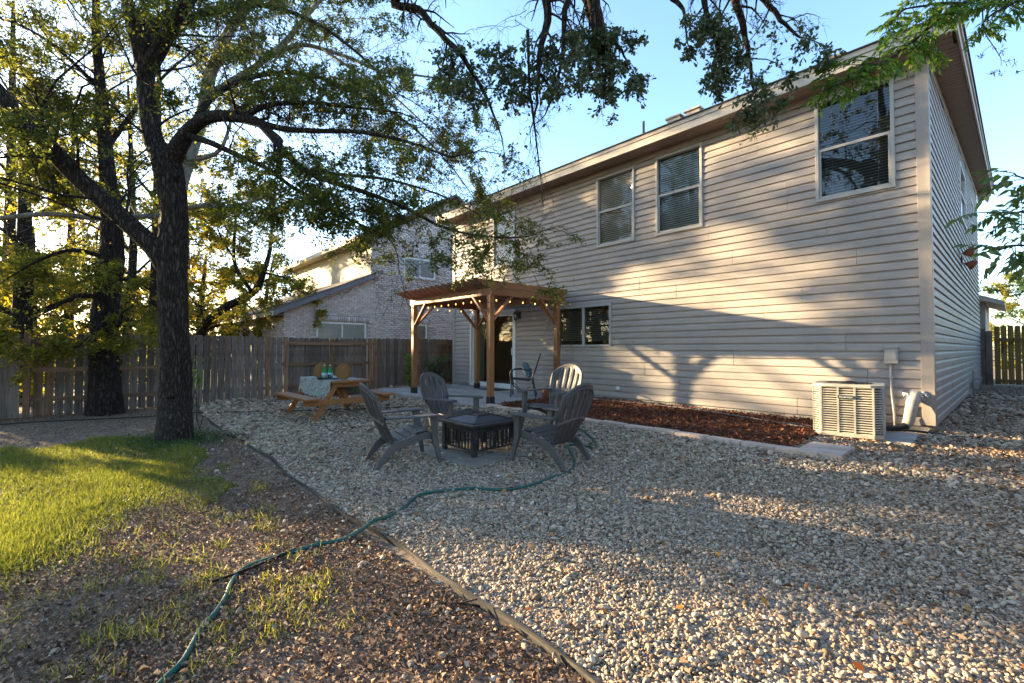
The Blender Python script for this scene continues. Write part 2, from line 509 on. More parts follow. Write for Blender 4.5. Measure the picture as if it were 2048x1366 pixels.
M['leaf_oak'] = leafmat('live_oak_leaf', [(0.0, (0.045, 0.065, 0.038)), (0.6, (0.095, 0.125, 0.068)), (1.0, (0.18, 0.2, 0.11))], trans=0.4, rough=0.4)
M['leaf_bright'] = leafmat('bright_leaf', [(0.0, (0.04, 0.10, 0.018)), (0.6, (0.09, 0.19, 0.03)), (1.0, (0.28, 0.30, 0.05))], trans=0.45)
M['leaf_soft'] = leafmat('soft_leaf', [(0.0, (0.05, 0.10, 0.04)), (0.6, (0.1, 0.17, 0.06)), (1.0, (0.2, 0.24, 0.09))], trans=0.45)


# ------------------------------------------------------------------ mesh helpers
class MB:
    def __init__(self):
        self.v = []
        self.f = []
        self.s = []

    def add(self, vs, fs, smooth=False):
        o = len(self.v)
        self.v += [tuple(p) for p in vs]
        self.f += [tuple(i + o for i in f) for f in fs]
        self.s += [smooth] * len(fs)
        return self

    def box(self, x0, x1, y0, y1, z0, z1):
        vs = [(x0, y0, z0), (x1, y0, z0), (x1, y1, z0), (x0, y1, z0), (x0, y0, z1), (x1, y0, z1), (x1, y1, z1), (x0, y1, z1)]
        return self.add(vs, [(0, 3, 2, 1), (4, 5, 6, 7), (0, 1, 5, 4), (1, 2, 6, 5), (2, 3, 7, 6), (3, 0, 4, 7)])

    def bar(self, a, b, w, h, up=(0, 0, 1), w2=None, h2=None):
        """beam from a to b, w across and h along up"""
        a, b = Vector(a), Vector(b)
        d = (b - a).normalized()
        up = Vector(up)
        if abs(d.dot(up)) > 0.98:
            up = Vector((0, 1, 0))
        s = d.cross(up).normalized()
        u = s.cross(d)
        vs = []
        for p, ww, hh in ((a, w, h), (b, w2 or w, h2 or h)):
            for i, j in ((-1, -1), (1, -1), (1, 1), (-1, 1)):
                vs.append(p + s * (i * ww / 2) + u * (j * hh / 2))
        return self.add(vs, [(0, 1, 2, 3), (7, 6, 5, 4), (0, 4, 5, 1), (1, 5, 6, 2), (2, 6, 7, 3), (3, 7, 4, 0)])

    def prism(self, poly, axis, a, b):
        """2-D outline pushed along axis x, y or z from a to b"""
        n = len(poly)

        def P(q, t):
            return {'x': (t, q[0], q[1]), 'y': (q[0], t, q[1]), 'z': (q[0], q[1], t)}[axis]
        vs = [P(q, a) for q in poly] + [P(q, b) for q in poly]
        fs = [tuple(range(n))[::-1], tuple(range(n, 2 * n))] + [(i, (i + 1) % n, n + (i + 1) % n, n + i) for i in range(n)]
        return self.add(vs, fs)

    def tube(self, pts, rad, n=8, cap=True, ridge=0.0):
        pts = [Vector(p) for p in pts]
        if not hasattr(rad, '__len__'):
            rad = [rad] * len(pts)
        vs, fs = [], []
        prev = None
        for i, p in enumerate(pts):
            t = (pts[min(i + 1, len(pts) - 1)] - pts[max(i - 1, 0)])
            t = t.normalized() if t.length > 1e-9 else Vector((0, 0, 1))
            if prev is None:
                ref = Vector((0, 0, 1)) if abs(t.z) < 0.9 else Vector((1, 0, 0))
                s = t.cross(ref).normalized()
            else:
                s = (prev - t * prev.dot(t)).normalized()
            prev = s
            u = t.cross(s)
            for k in range(n):
                a = 2 * math.pi * k / n
                q = 1.0
                if ridge:
                    q += ridge * (math.sin(9 * a + 2.2 * math.sin(p.z * 3.1)) * 0.5 + math.sin(17 * a + 3 * math.sin(p.z * 5.3 + a)) * 0.35 + math.sin(3 * a + p.z * 2.2) * 0.8 + 0.5 * math.sin(p.z * 23 + 5 * a))
                vs.append(p + (s * math.cos(a) + u * math.sin(a)) * rad[i] * q)
        for i in range(len(pts) - 1):
            for k in range(n):
                fs.append((i * n + k, i * n + (k + 1) % n, (i + 1) * n + (k + 1) % n, (i + 1) * n + k))
        if cap:
            fs.append(tuple(range(n))[::-1])
            fs.append(tuple(range((len(pts) - 1) * n, len(pts) * n)))
        return self.add(vs, fs, True)

    def lathe(self, prof, c=(0, 0, 0), n=20):
        vs, fs = [], []
        for r, z in prof:
            for k in range(n):
                a = 2 * math.pi * k / n
                vs.append((c[0] + r * math.cos(a), c[1] + r * math.sin(a), c[2] + z))
        for i in range(len(prof) - 1):
            for k in range(n):
                fs.append((i * n + k, i * n + (k + 1) % n, (i + 1) * n + (k + 1) % n, (i + 1) * n + k))
        fs.append(tuple(range(n))[::-1])
        fs.append(tuple(range((len(prof) - 1) * n, len(prof) * n)))
        return self.add(vs, fs, True)

    def mesh(self, name, mat):
        me = bpy.data.meshes.new(name)
        me.from_pydata(self.v, [], self.f)
        me.polygons.foreach_set('use_smooth', self.s)
        if mat:
            me.materials.append(mat)
        me.update()
        return me

    def build(self, name, mat, parent=None, loc=(0, 0, 0), rot=(0, 0, 0), bevel=0.0):
        return put(name, self.mesh(name, mat), parent, loc, rot, bevel)


def put(name, me, parent=None, loc=(0, 0, 0), rot=(0, 0, 0), bevel=0.0):
    o = bpy.data.objects.new(name, me)
    COL.objects.link(o)
    if parent:
        o.parent = parent
    o.location = loc
    o.rotation_euler = rot
    if bevel:
        b = o.modifiers.new('bevel', 'BEVEL')
        b.width = bevel
        b.segments = 2
        b.limit_method = 'ANGLE'
        b.angle_limit = R_(40)
        b.harden_normals = False
    return o


def tag(o, label, cat=None, group=None, kind=None):
    o['label'] = label
    if cat:
        o['category'] = cat
    if group:
        o['group'] = group
    if kind:
        o['kind'] = kind
    return o


def thing(name, label, cat, loc=(0, 0, 0), rz=0.0, group=None, scale=1.0):
    o = bpy.data.objects.new(name, None)
    COL.objects.link(o)
    o.empty_display_size = 0.2
    o.location = loc
    o.rotation_euler = (0, 0, rz)
    o.scale = (scale,) * 3
    return tag(o, label, cat, group)


def dup(root, loc, rz, label, group=None):
    r = root.copy()
    COL.objects.link(r)
    r.location = loc
    r.rotation_euler = (0, 0, rz)
    r['label'] = label
    if group:
        r['group'] = group
    for ch in list(root.children):
        c = ch.copy()
        COL.objects.link(c)
        c.parent = r
        for g in list(ch.children):
            d = g.copy()
            COL.objects.link(d)
            d.parent = c
    return r


def setting(o, label):
    o['kind'] = 'structure'
    o['label'] = label
    return o


def raw_mesh(name, V, Fq, mat, tone=None, smooth=False):
    """mesh from numpy arrays: V (n,3), Fq (m,k) faces of k corners"""
    me = bpy.data.meshes.new(name)
    V = np.ascontiguousarray(V, dtype=np.float32)
    Fq = np.ascontiguousarray(Fq, dtype=np.int32)
    k = Fq.shape[1]
    me.vertices.add(len(V))
    me.vertices.foreach_set('co', V.ravel())
    me.loops.add(Fq.size)
    me.loops.foreach_set('vertex_index', Fq.ravel())
    me.polygons.add(len(Fq))
    me.polygons.foreach_set('loop_start', np.arange(0, Fq.size, k, dtype=np.int32))
    me.polygons.foreach_set('loop_total', np.full(len(Fq), k, dtype=np.int32))
    if smooth:
        me.polygons.foreach_set('use_smooth', np.ones(len(Fq), dtype=bool))
    if tone is not None:
        a = me.attributes.new('tone', 'FLOAT', 'POINT')
        a.data.foreach_set('value', np.ascontiguousarray(tone, dtype=np.float32))
    me.materials.append(mat)
    me.update()
    me.validate()
    return me


def inpoly(P, poly):
    x, y = P[:, 0], P[:, 1]
    c = np.zeros(len(P), bool)
    n = len(poly)
    for i in range(n):
        x0, y0 = poly[i]
        x1, y1 = poly[(i + 1) % n]
        hit = ((y0 > y) != (y1 > y)) & (x < (x1 - x0) * (y - y0) / (y1 - y0 + 1e-12) + x0)
        c ^= hit
    return c


def seen(P, m=0.12):
    """which points the camera (or one a step aside) can see"""
    v = P - _C
    z = v @ _F
    px = (v @ _R) / np.maximum(z, 1e-3)
    return (z > 0.5) & (np.abs(px) < 1024 / 910 + m)


def frames(dirs, spin):
    """orthonormal frames: x along dirs, z turned by spin"""
    d = dirs / np.linalg.norm(dirs, axis=1, keepdims=True)
    ref = np.where(np.abs(d[:, 2:3]) > 0.95, np.array([[1.0, 0, 0]]), np.array([[0, 0, 1.0]]))
    s = np.cross(ref, d)
    s /= np.linalg.norm(s, axis=1, keepdims=True)
    u = np.cross(d, s)
    c, si = np.cos(spin)[:, None], np.sin(spin)[:, None]
    return d, s * c + u * si, u * c - s * si


def blades(P, dirs, spin, length, width, shape, tone, mat, name, fold=0.15, curl=0.0):
    """many small leaves: shape is a list of (along, half width) ; one strip of quads each"""
    n = len(P)
    d, s, u = frames(dirs, spin)
    L_ = length[:, None]
    W = width[:, None]
    if shape == 'kite':
        c = P + d * 0.45 * L_
        V = np.stack([P, c + s * (0.5 * W) + u * (fold * W), P + d * L_, c - s * (0.5 * W) + u * (fold * W)], 1).reshape(-1, 3)
        Fq = (np.arange(n) * 4)[:, None] + np.array([[0, 1, 2, 3]])
        return raw_mesh(name, V, Fq, mat, np.repeat(tone, 4))
    rows = []
    for a, w in shape:
        bend = u * (curl * a * a) * L_
        c = P + d * a * L_ + bend
        rows.append(c - s * (w * W) + u * (fold * w * W))
        rows.append(c + s * (w * W) + u * (fold * w * W))
    k = len(rows)
    V = np.stack(rows, 1).reshape(-1, 3)
    base = (np.arange(n) * k)[:, None]
    F = []
    for i in range(len(shape) - 1):
        F.append(base + np.array([[2 * i, 2 * i + 1, 2 * i + 3, 2 * i + 2]]))
    Fq = np.stack(F, 1).reshape(-1, 4)
    return raw_mesh(name, V, Fq, mat, np.repeat(tone, k))


LEAF_OVAL = [(0.0, 0.05), (0.35, 0.5), (0.7, 0.42), (1.0, 0.04)]
LEAF_DIAMOND = [(0.0, 0.08), (0.45, 0.5), (1.0, 0.05)]
LEAF_OBOVATE = [(0.0, 0.07), (0.45, 0.32), (0.75, 0.5), (1.0, 0.2)]
LEAF_LANCE = [(0.0, 0.06), (0.3, 0.5), (0.65, 0.33), (1.0, 0.02)]

# ------------------------------------------------------------------ ground
EDGE_Y = 1.50
HX0, HX1, HY0, HY1 = -11.95, -0.77, 8.30, 20.3      # our house
FX = -13.2                                         # fence line


def axis_pts(lo, hi, fine_lo, fine_hi, step, grow=1.35):
    a = list(np.arange(fine_lo, fine_hi + step / 2, step))
    s = step
    x = fine_lo
    while x > lo:
        s *= grow
        x -= s
        a.insert(0, x)
    s = step
    x = fine_hi
    while x < hi:
        s *= grow
        x += s
        a.append(x)
    return np.array(a)


gx = axis_pts(-600, 600, -15, 5, 0.25)
gy = axis_pts(-600, 600, -4, 10, 0.25)
GX, GY = np.meshgrid(gx, gy)
GZ = gz(GX, GY)
near = (np.abs(GX + 4) < 14) & (np.abs(GY - 3) < 9)
GZ = GZ + np.where(near, rng.normal(0, 0.004, GX.shape), 0)
V = np.stack([GX, GY, GZ], -1).reshape(-1, 3)
nx, ny = len(gx), len(gy)
ii = (np.arange(ny - 1)[:, None] * nx + np.arange(nx - 1)[None, :]).ravel()
Fq = np.stack([ii, ii + 1, ii + nx + 1, ii + nx], 1)
setting(put('ground', raw_mesh('ground', V, Fq, M['soil'], smooth=True)), 'bare brown soil of the yard with leaf litter')

# gravel bed: everything beyond the edging board, out to the fence and round the house
ex = np.concatenate([np.linspace(4.5, -10.6, 70), np.full(40, FX + 0.02)])
ey = np.concatenate([np.full(70, EDGE_Y), np.linspace(1.75, 20.2, 40)])
edge_wob = 0.03 * np.sin(ex[:70] * 1.7) + 0.02 * np.sin(ex[:70] * 4.1 + 1)
ey[:70] += edge_wob
ex[:70] = ex[:70]
rx = np.linspace(6.5, 6.5, len(ex))
ry = np.concatenate([np.linspace(1.6, 10, 70), np.linspace(10.2, 30, 40)])
vv = np.linspace(0, 1, 50) ** 1.3
GXr = ex[:, None] * (1 - vv) + rx[:, None] * vv
GYr = ey[:, None] * (1 - vv) + ry[:, None] * vv
GZr = gz(GXr, GYr) + 0.016
V = np.stack([GXr, GYr, GZr], -1).reshape(-1, 3)
n1 = len(vv)
ii = (np.arange(len(ex) - 1)[:, None] * n1 + np.arange(n1 - 1)[None, :]).ravel()
Fq = np.stack([ii, ii + n1, ii + n1 + 1, ii + 1], 1)
setting(put('gravel_bed', raw_mesh('gravel_bed', V, Fq, M['gravel_bed'], smooth=True)), 'pale gravel bed filling the yard behind the house')
GRAVEL_POLY = [(4.5, EDGE_Y), (-10.6, EDGE_Y), (FX, 1.75), (FX, 20), (6, 20), (6, 1.6)]

# pebbles lying on it, scattered singly (countless, so one mass)
SLAB = (-11.9, -6.95, 5.62, 8.3)
MULCH = (-6.95, -1.75, 5.66, 8.3)


def free_gravel(P):
    ok = inpoly(P, GRAVEL_POLY) & (P[:, 1] > EDGE_Y + 0.03 * np.sin(P[:, 0] * 1.7) + 0.02 * np.sin(P[:, 0] * 4.1 + 1) + 0.02)
    x, y = P[:, 0], P[:, 1]
    ok &= ~((x > SLAB[0]) & (x < SLAB[1]) & (y > SLAB[2]) & (y < SLAB[3]))
    ok &= ~((x > MULCH[0]) & (x < MULCH[1]) & (y > MULCH[2] - 0.14) & (y < MULCH[3]))
    ok &= ~((x > HX0) & (x < HX1) & (y > HY0))
    ok &= ~((x > -1.75) & (x < -0.8) & (y > 6.95) & (y < 8.3))
    return ok


PB = []
for r0, r1, dens, sz in ((0.9, 3.4, 12500, 0.0047), (3.4, 5.2, 10000, 0.0053), (5.2, 7.5, 5600, 0.0070), (7.5, 11.0, 2200, 0.0105), (11.0, 16, 600, 0.017)):
    n = int(dens * (1.75) * (r1 * r1 - r0 * r0) / 2 * 1.05)
    rr = np.sqrt(rng.uniform(r0 * r0, r1 * r1, n))
    aa = rng.uniform(-0.88, 0.88, n)
    fx = -math.sin(HEAD) * np.cos(aa) + math.cos(HEAD) * np.sin(aa)
    fy = math.cos(HEAD) * np.cos(aa) + math.sin(HEAD) * np.sin(aa)
    P = np.stack([rr * fx, rr * fy, np.zeros(n)], 1)
    P = P[free_gravel(P)]
    s = sz * np.exp(rng.normal(0, 0.40, len(P)))
    PB.append(np.concatenate([P, s[:, None]], 1))
# the strip by the board and some strays thrown onto the soil
P = np.stack([rng.uniform(-9.5, -0.3, 260), EDGE_Y - np.abs(rng.normal(0, 0.35, 260)) - 0.03, np.zeros(260)], 1)
PB.append(np.concatenate([P, 0.011 * np.exp(rng.normal(0, 0.3, (260, 1)))], 1))
PB = np.concatenate(PB)
npb = len(PB)
undul = 0.012 * np.sin(PB[:, 0] * 2.3) * np.sin(PB[:, 1] * 2.9 + 0.6)
PB[:, 2] = gz(PB[:, 0], PB[:, 1]) + 0.016 + PB[:, 3] * rng.uniform(0.1, 1.3, npb) + np.maximum(undul, -0.004)
pme = bpy.data.meshes.new('pebbles')
pme.vertices.add(npb)
pme.vertices.foreach_set('co', PB[:, :3].astype(np.float32).ravel())
a = pme.attributes.new('rot', 'FLOAT_VECTOR', 'POINT')
rot = np.stack([rng.normal(0, 0.35, npb), rng.normal(0, 0.35, npb), rng.uniform(0, 6.283, npb)], 1)
a.data.foreach_set('vector', rot.astype(np.float32).ravel())
a = pme.attributes.new('size', 'FLOAT_VECTOR', 'POINT')
sz3 = PB[:, 3:4] * np.stack([rng.uniform(0.95, 1.6, npb), rng.uniform(0.75, 1.1, npb), rng.uniform(0.45, 0.85, npb)], 1)
a.data.foreach_set('vector', sz3.astype(np.float32).ravel())
pob = put('pebbles', pme)
tag(pob, 'loose rounded tan and white pebbles covering the gravel yard', 'gravel', kind='stuff')


def pebble_nodes():
    ng = bpy.data.node_groups.new('pebble_scatter', 'GeometryNodeTree')
    ng.interface.new_socket('Geometry', in_out='INPUT', socket_type='NodeSocketGeometry')
    ng.interface.new_socket('Geometry', in_out='OUTPUT', socket_type='NodeSocketGeometry')
    N, L = ng.nodes, ng.links
    gi = N.new('NodeGroupInput')
    go = N.new('NodeGroupOutput')
    g2i = N.new('GeometryNodeGeometryToInstance')
    for k in range(5):
        ico = N.new('GeometryNodeMeshIcoSphere')
        ico.inputs['Radius'].default_value = 1.0
        ico.inputs['Subdivisions'].default_value = 3
        sp = N.new('GeometryNodeSetPosition')
        pos = N.new('GeometryNodeInputPosition')
        nz = N.new('ShaderNodeTexNoise')
        nz.noise_dimensions = '4D'
        nz.inputs['W'].default_value = k * 7.3
        nz.inputs['Scale'].default_value = 0.9
        nz.inputs['Detail'].default_value = 1.5
        sub = N.new('ShaderNodeVectorMath')
        sub.operation = 'SUBTRACT'
        sub.inputs[1].default_value = (0.5, 0.5, 0.5)
        sc = N.new('ShaderNodeVectorMath')
        sc.operation = 'SCALE'
        sc.inputs['Scale'].default_value = 1.1
        L.new(pos.outputs[0], nz.inputs['Vector'])
        L.new(nz.outputs['Color'], sub.inputs[0])
        L.new(sub.outputs[0], sc.inputs[0])
        L.new(ico.outputs['Mesh'], sp.inputs['Geometry'])
        L.new(sc.outputs[0], sp.inputs['Offset'])
        ss = N.new('GeometryNodeSetShadeSmooth')
        L.new(sp.outputs[0], ss.inputs[0])
        sm = N.new('GeometryNodeSetMaterial')
        sm.inputs['Material'].default_value = M['pebble']
        L.new(ss.outputs[0], sm.inputs['Geometry'])
        L.new(sm.outputs[0], g2i.inputs[0])
    iop = N.new('GeometryNodeInstanceOnPoints')
    iop.inputs['Pick Instance'].default_value = True
    ri = N.new('FunctionNodeRandomValue')
    ri.data_type = 'INT'
    ri.inputs[4].default_value = 0
    ri.inputs[5].default_value = 4
    na = N.new('GeometryNodeInputNamedAttribute')
    na.data_type = 'FLOAT_VECTOR'
    na.inputs['Name'].default_value = 'rot'
    nb = N.new('GeometryNodeInputNamedAttribute')
    nb.data_type = 'FLOAT_VECTOR'
    nb.inputs['Name'].default_value = 'size'
    e2r = N.new('FunctionNodeEulerToRotation')
    L.new(na.outputs[0], e2r.inputs[0])
    L.new(gi.outputs[0], iop.inputs['Points'])
    L.new(g2i.outputs[0], iop.inputs['Instance'])
    L.new(ri.outputs[2], iop.inputs['Instance Index'])
    L.new(e2r.outputs[0], iop.inputs['Rotation'])
    L.new(nb.outputs[0], iop.inputs['Scale'])
    L.new(iop.outputs[0], go.inputs[0])
    return ng


md = pob.modifiers.new('scatter', 'NODES')
md.node_group = pebble_nodes()

# ------------------------------------------------------------------ our house
HOUSE = thing('house', 'two storey house clad in tan lapped siding with a long rear wall', 'house', (-6.4, 14.0, 0))
HL = (6.4, -14.0, 0)
COURSE = 0.127
Z0 = 0.10


def hpart(mb, name, mat, bevel=0.0, parent=None):
    if parent is None:
        return mb.build(name, mat, HOUSE, HL, bevel=bevel)
    return mb.build(name, mat, parent, (0, 0, 0), bevel=bevel)


def lap_profile(z0, z1):
    """(out, z) outline of one lapped board"""
    h = z1 - z0
    return [(-0.012, z0 + 0.003), (0.024, z0), (0.0265, z0 + 0.006), (0.0215, z0 + 0.62 * h), (0.012, z0 + 0.76 * h), (0.003, z0 + 0.92 * h), (0.001, z1 + 0.005), (-0.012, z1 + 0.005)]


# openings in the rear wall: x0, x1, z0, z1
WIN = dict(UR=(-2.05, -1.11, 3.44, 5.01), UM=(-4.82, -3.88, 3.43, 4.99), UL=(-6.30, -5.34, 3.43, 4.98), UF=(-9.96, -9.05, 3.42, 4.99),
           K=(-7.49, -5.95, 1.205, 2.13), D=(-11.06, -9.03, 0.05, 2.22))
OPEN = list(WIN.values())


def rear_pieces(x0, x1, z0, z1):
    """rectangles of one course left over round the openings"""
    rects = [(x0, x1, z0, z1)]
    for (a, b, c, d) in OPEN:
        out = []
        for (p, q, r, s) in rects:
            if b <= p or a >= q or d <= r or c >= s:
                out.append((p, q, r, s))
                continue
            if p < a:
                out.append((p, a, r, s))
            if b < q:
                out.append((b, q, r, s))
            if r < c - 0.012:
                out.append((max(p, a), min(q, b), r, c))
            if d < s - 0.012:
                out.append((max(p, a), min(q, b), d, s))
        rects = out
    return rects


WALL_TOP = 5.14
ncourse = int(math.ceil((WALL_TOP - Z0) / COURSE))
nboard = 0
for i in range(ncourse):
    z0 = Z0 + i * COURSE
    z1 = min(z0 + COURSE, WALL_TOP)
    if i % 2 == 0:
        off = [2.35, 0.45, 3.1, 1.5, 2.9, 0.9, 2.0][(i // 2) % 7] + random.uniform(-0.25, 0.25)
    joints = [HX0 + off + k * 3.66 for k in range(4)]
    joints = [j for j in joints if HX0 + 0.5 < j < HX1 - 0.4]
    for (p, q, r, s) in rear_pieces(HX0 + 0.09, HX1 - 0.105, z0, z1):
        cuts = [p] + [j for j in joints if p + 0.15 < j < q - 0.15] + [q]
        for k in range(len(cuts) - 1):
            a = cuts[k] + (0.0025 if k else 0)
            b = cuts[k + 1] - (0.0025 if k < len(cuts) - 2 else 0)
            jo = 0.0028 if (k % 2) else 0.0
            prof = [(HY0 - o - jo, z) for o, z in lap_profile(r, s)]
            mb = MB()
            mb.prism([(y, z) for y, z in prof], 'x', a, b)
            hpart(mb, 'siding_board', M['siding'])
            nboard += 1
# side wall boards, cut under the rising soffit


def side_top(y):
    return 5.14 + (y - 7.85) * 0.0725


nc2 = int(math.ceil((side_top(HY1) - Z0) / COURSE))
for i in range(nc2):
    z0 = Z0 + i * COURSE
    z1 = z0 + COURSE
    ys = HY0 + 0.105
    if z1 > side_top(ys) - 0.02:
        ys = (z1 + 0.02 - 5.14) / 0.0725 + 7.85
    if ys > HY1 - 0.3:
        continue
    if i % 2 == 0:
        off2 = random.uniform(2.2, 8.5)
    jn = HY0 + off2
    cuts = [ys] + ([jn] if ys + 0.4 < jn < HY1 - 0.4 else []) + [HY1]
    for k in range(len(cuts) - 1):
        a, b = cuts[k] + (0.002 if k else 0), cuts[k + 1] - 0.002
        jo = 0.0015 * k
        rects = [(a, b, z0, z1)]
        for (wa, wb, wc, wd) in ((13.5, 15.1, 3.95, 5.15), (16.9, 17.9, 3.95, 5.15)):
            nr = []
            for (p, q, r, s) in rects:
                if wb <= p or wa >= q or wd <= r or wc >= s:
                    nr.append((p, q, r, s))
                    continue
                if p < wa:
                    nr.append((p, wa, r, s))
                if wb < q:
                    nr.append((wb, q, r, s))
            rects = nr
        for (p, q, r, s) in rects:
            mb = MB()
            mb.prism([(HX1 + o + jo, z) for o, z in lap_profile(r, s)], 'y', p, q)
            hpart(mb, 'siding_board', M['siding'])
            nboard += 1

# corner posts, starter strip, slab edge
mb = MB()
mb.box(HX1 - 0.105, HX1 + 0.034, HY0 - 0.034, HY0 + 0.105, 0.115, 5.14)
hpart(mb, 'corner_trim', M['trim'], bevel=0.004)
mb = MB()
mb.box(HX0 - 0.034, HX0 + 0.088, HY0 - 0.034, HY0 + 0.1, 0.0, 5.14)
hpart(mb, 'corner_trim', M['trim'], bevel=0.004)
mb = MB()
mb.box(HX0 + 0.01, HX1 - 0.012, HY0 + 0.006, HY1 - 0.01, -0.30, 0.10)
hpart(mb, 'foundation', M['concrete'])
# closed shell of the other two sides
mb = MB()
mb.box(HX0, HX0 + 0.1, HY0 + 0.1, HY1, 0.1, 5.3)
mb.box(HX0 + 0.1, HX1 - 0.03, HY1 - 0.1, HY1 - 0.004, 0.1, 5.9)
hpart(mb, 'wall', M['siding'])
# frieze under the soffit
mb = MB()
mb.box(HX0 + 0.09, HX1 - 0.106, HY0 - 0.036, HY0 - 0.0275, 5.03, 5.138)
hpart(mb, 'frieze_board', M['trim'])
mb = MB()
mb.add([(HX1 + 0.036, HY0 + 0.106, side_top(HY0) - 0.14), (HX1 + 0.036, HY1, side_top(HY1) - 0.14), (HX1 + 0.036, HY1, side_top(HY1) - 0.004), (HX1 + 0.036, HY0 + 0.106, side_top(HY0) - 0.004),
        (HX1 + 0.0275, HY0 + 0.106, side_top(HY0) - 0.14), (HX1 + 0.0275, HY1, side_top(HY1) - 0.14), (HX1 + 0.0275, HY1, side_top(HY1) - 0.004), (HX1 + 0.0275, HY0 + 0.106, side_top(HY0) - 0.004)],
       [(0, 1, 2, 3), (7, 6, 5, 4), (0, 4, 5, 1), (3, 2, 6, 7)])
hpart(mb, 'frieze_board', M['trim'])

# rear soffit: three long grooved strips
EY, EX = 7.85, -0.43
yb = np.linspace(EY + 0.02, HY0 - 0.018, 4)
for k in range(3):
    mb = MB()
    mb.prism([(yb[k] + 0.006, 5.140), (yb[k + 1] - 0.006, 5.140), (yb[k + 1] - 0.004, 5.150), (yb[k + 1], 5.156), (yb[k], 5.156), (yb[k] + 0.004, 5.150)], 'x', HX0 - 0.3, EX - 0.05)
    hpart(mb, 'soffit_strip', M['soffit'])
# side soffit: panels across, one grooved run
mb = MB()
y = HY0 + 0.005
while y < HY1 + 0.3:
    y2 = y + 0.112
    za, zb = side_top(y), side_top(y2)
    mb.add([(HX1 + 0.02, y, za + 0.004), (EX - 0.02, y, za + 0.004), (EX - 0.02, y2, zb + 0.004), (HX1 + 0.02, y2, zb + 0.004),
            (HX1 + 0.02, y, za + 0.02), (EX - 0.02, y, za + 0.02), (EX - 0.02, y2, zb + 0.02), (HX1 + 0.02, y2, zb + 0.02)],
           [(3, 2, 1, 0), (4, 5, 6, 7), (0, 1, 5, 4), (2, 3, 7, 6)])
    y = y2 + 0.015
mb.box(HX1 + 0.02, EX - 0.02, HY0 + 0.005, HY0 + 0.006, side_top(HY0) + 0.018, side_top(HY0) + 0.02)
tag(hpart(mb, 'soffit_panels', M['soffit']), 'brown ribbed soffit under the side overhang', kind='stuff')
# upper skin above soffits so no light falls through
mb = MB()
mb.add([(HX0 - 0.3, EY + 0.01, 5.19), (EX - 0.01, EY + 0.01, 5.19), (EX - 0.01, HY1 + 0.3, side_top(HY1 + 0.3) + 0.05), (HX0 - 0.3, HY1 + 0.3, side_top(HY1 + 0.3) + 0.05)], [(0, 1, 2, 3)])
hpart(mb, 'attic_floor', M['room'])
# fascias: sub-fascia, drip edge
mb = MB()
mb.box(HX0 - 0.33, EX + 0.012, EY - 0.022, EY, 5.125, 5.27)
hpart(mb, 'fascia', M['fascia'], bevel=0.003)
mb = MB()
mb.box(HX0 - 0.34, EX + 0.03, EY - 0.04, EY - 0.0225, 5.262, 5.335)
hpart(mb, 'fascia_trim', M['fascia'], bevel=0.003)


def rake(x0, x1, za, zb, name, mat, y0=EY - 0.02, y1=HY1 + 0.35):
    m = MB()
    d0, d1 = side_top(y0) - 5.14, side_top(y1) - 5.14
    m.add([(x0, y0, za + d0), (x1, y0, za + d0), (x1, y1, za + d1), (x0, y1, za + d1), (x0, y0, zb + d0), (x1, y0, zb + d0), (x1, y1, zb + d1), (x0, y1, zb + d1)],
          [(0, 3, 2, 1), (4, 5, 6, 7), (0, 1, 5, 4), (1, 2, 6, 5), (2, 3, 7, 6), (3, 0, 4, 7)])
    return hpart(m, name, mat)


rake(EX - 0.010, EX + 0.012, 5.127, 5.268, 'fascia', M['fascia'], y0=EY + 0.001)
rake(EX + 0.013, EX + 0.032, 5.26, 5.334, 'fascia_trim', M['fascia'])
# boxed return at the far end of the side overhang
mb = MB()
zt = side_top(HY1 + 0.25)
mb.add([(HX1 + 0.03, HY1 + 0.02, zt - 0.30), (EX - 0.012, HY1 + 0.02, zt - 0.12), (EX - 0.012, HY1 + 0.02, zt - 0.005), (HX1 + 0.03, HY1 + 0.02, zt - 0.005),
        (HX1 + 0.03, HY1 + 0.33, zt - 0.30), (EX - 0.012, HY1 + 0.33, zt - 0.12), (EX - 0.012, HY1 + 0.33, zt - 0.005), (HX1 + 0.03, HY1 + 0.33, zt - 0.005)],
       [(0, 1, 2, 3), (7, 6, 5, 4), (0, 4, 5, 1), (1, 5, 6, 2), (3, 2, 6, 7), (0, 3, 7, 4)])
hpart(mb, 'eave_return', M['fascia'])

# roof: shingled slopes rising from the eaves to a ridge
mb = MB()
ov = 0.05
a = (HX0 - 0.38, EY - ov - 0.02, 5.337)
b = (EX + 0.055, EY - ov - 0.02, 5.337)
zf = side_top(HY1 + 0.35) + 0.2
c = (EX + 0.055, HY1 + 0.4, zf)
d = (HX0 - 0.38, HY1 + 0.4, zf)
r0, r1 = (-9.0, 13.9, 7.75), (-5.4, 13.9, 7.75)
mb.add([a, b, c, d, r0, r1], [(0, 1, 5, 4), (1, 2, 5), (2, 3, 4, 5), (3, 0, 4), (3, 2, 1, 0)])
a2, b2 = (a[0], a[1], a[2] + 0.022), (b[0], b[1], b[2] + 0.022)
roof = hpart(mb, 'roof', M['shingle'])
mb = MB()
mb.box(a[0], b[0], EY - ov - 0.02, EY - ov + 0.35, 5.337, 5.352)
hpart(mb, 'shingle_edge', M['shingle'], parent=roof)
slope = (7.75 - 5.337) / (13.9 - 7.8)


def roofz(y):
    return 5.337 + (y - 7.8) * slope


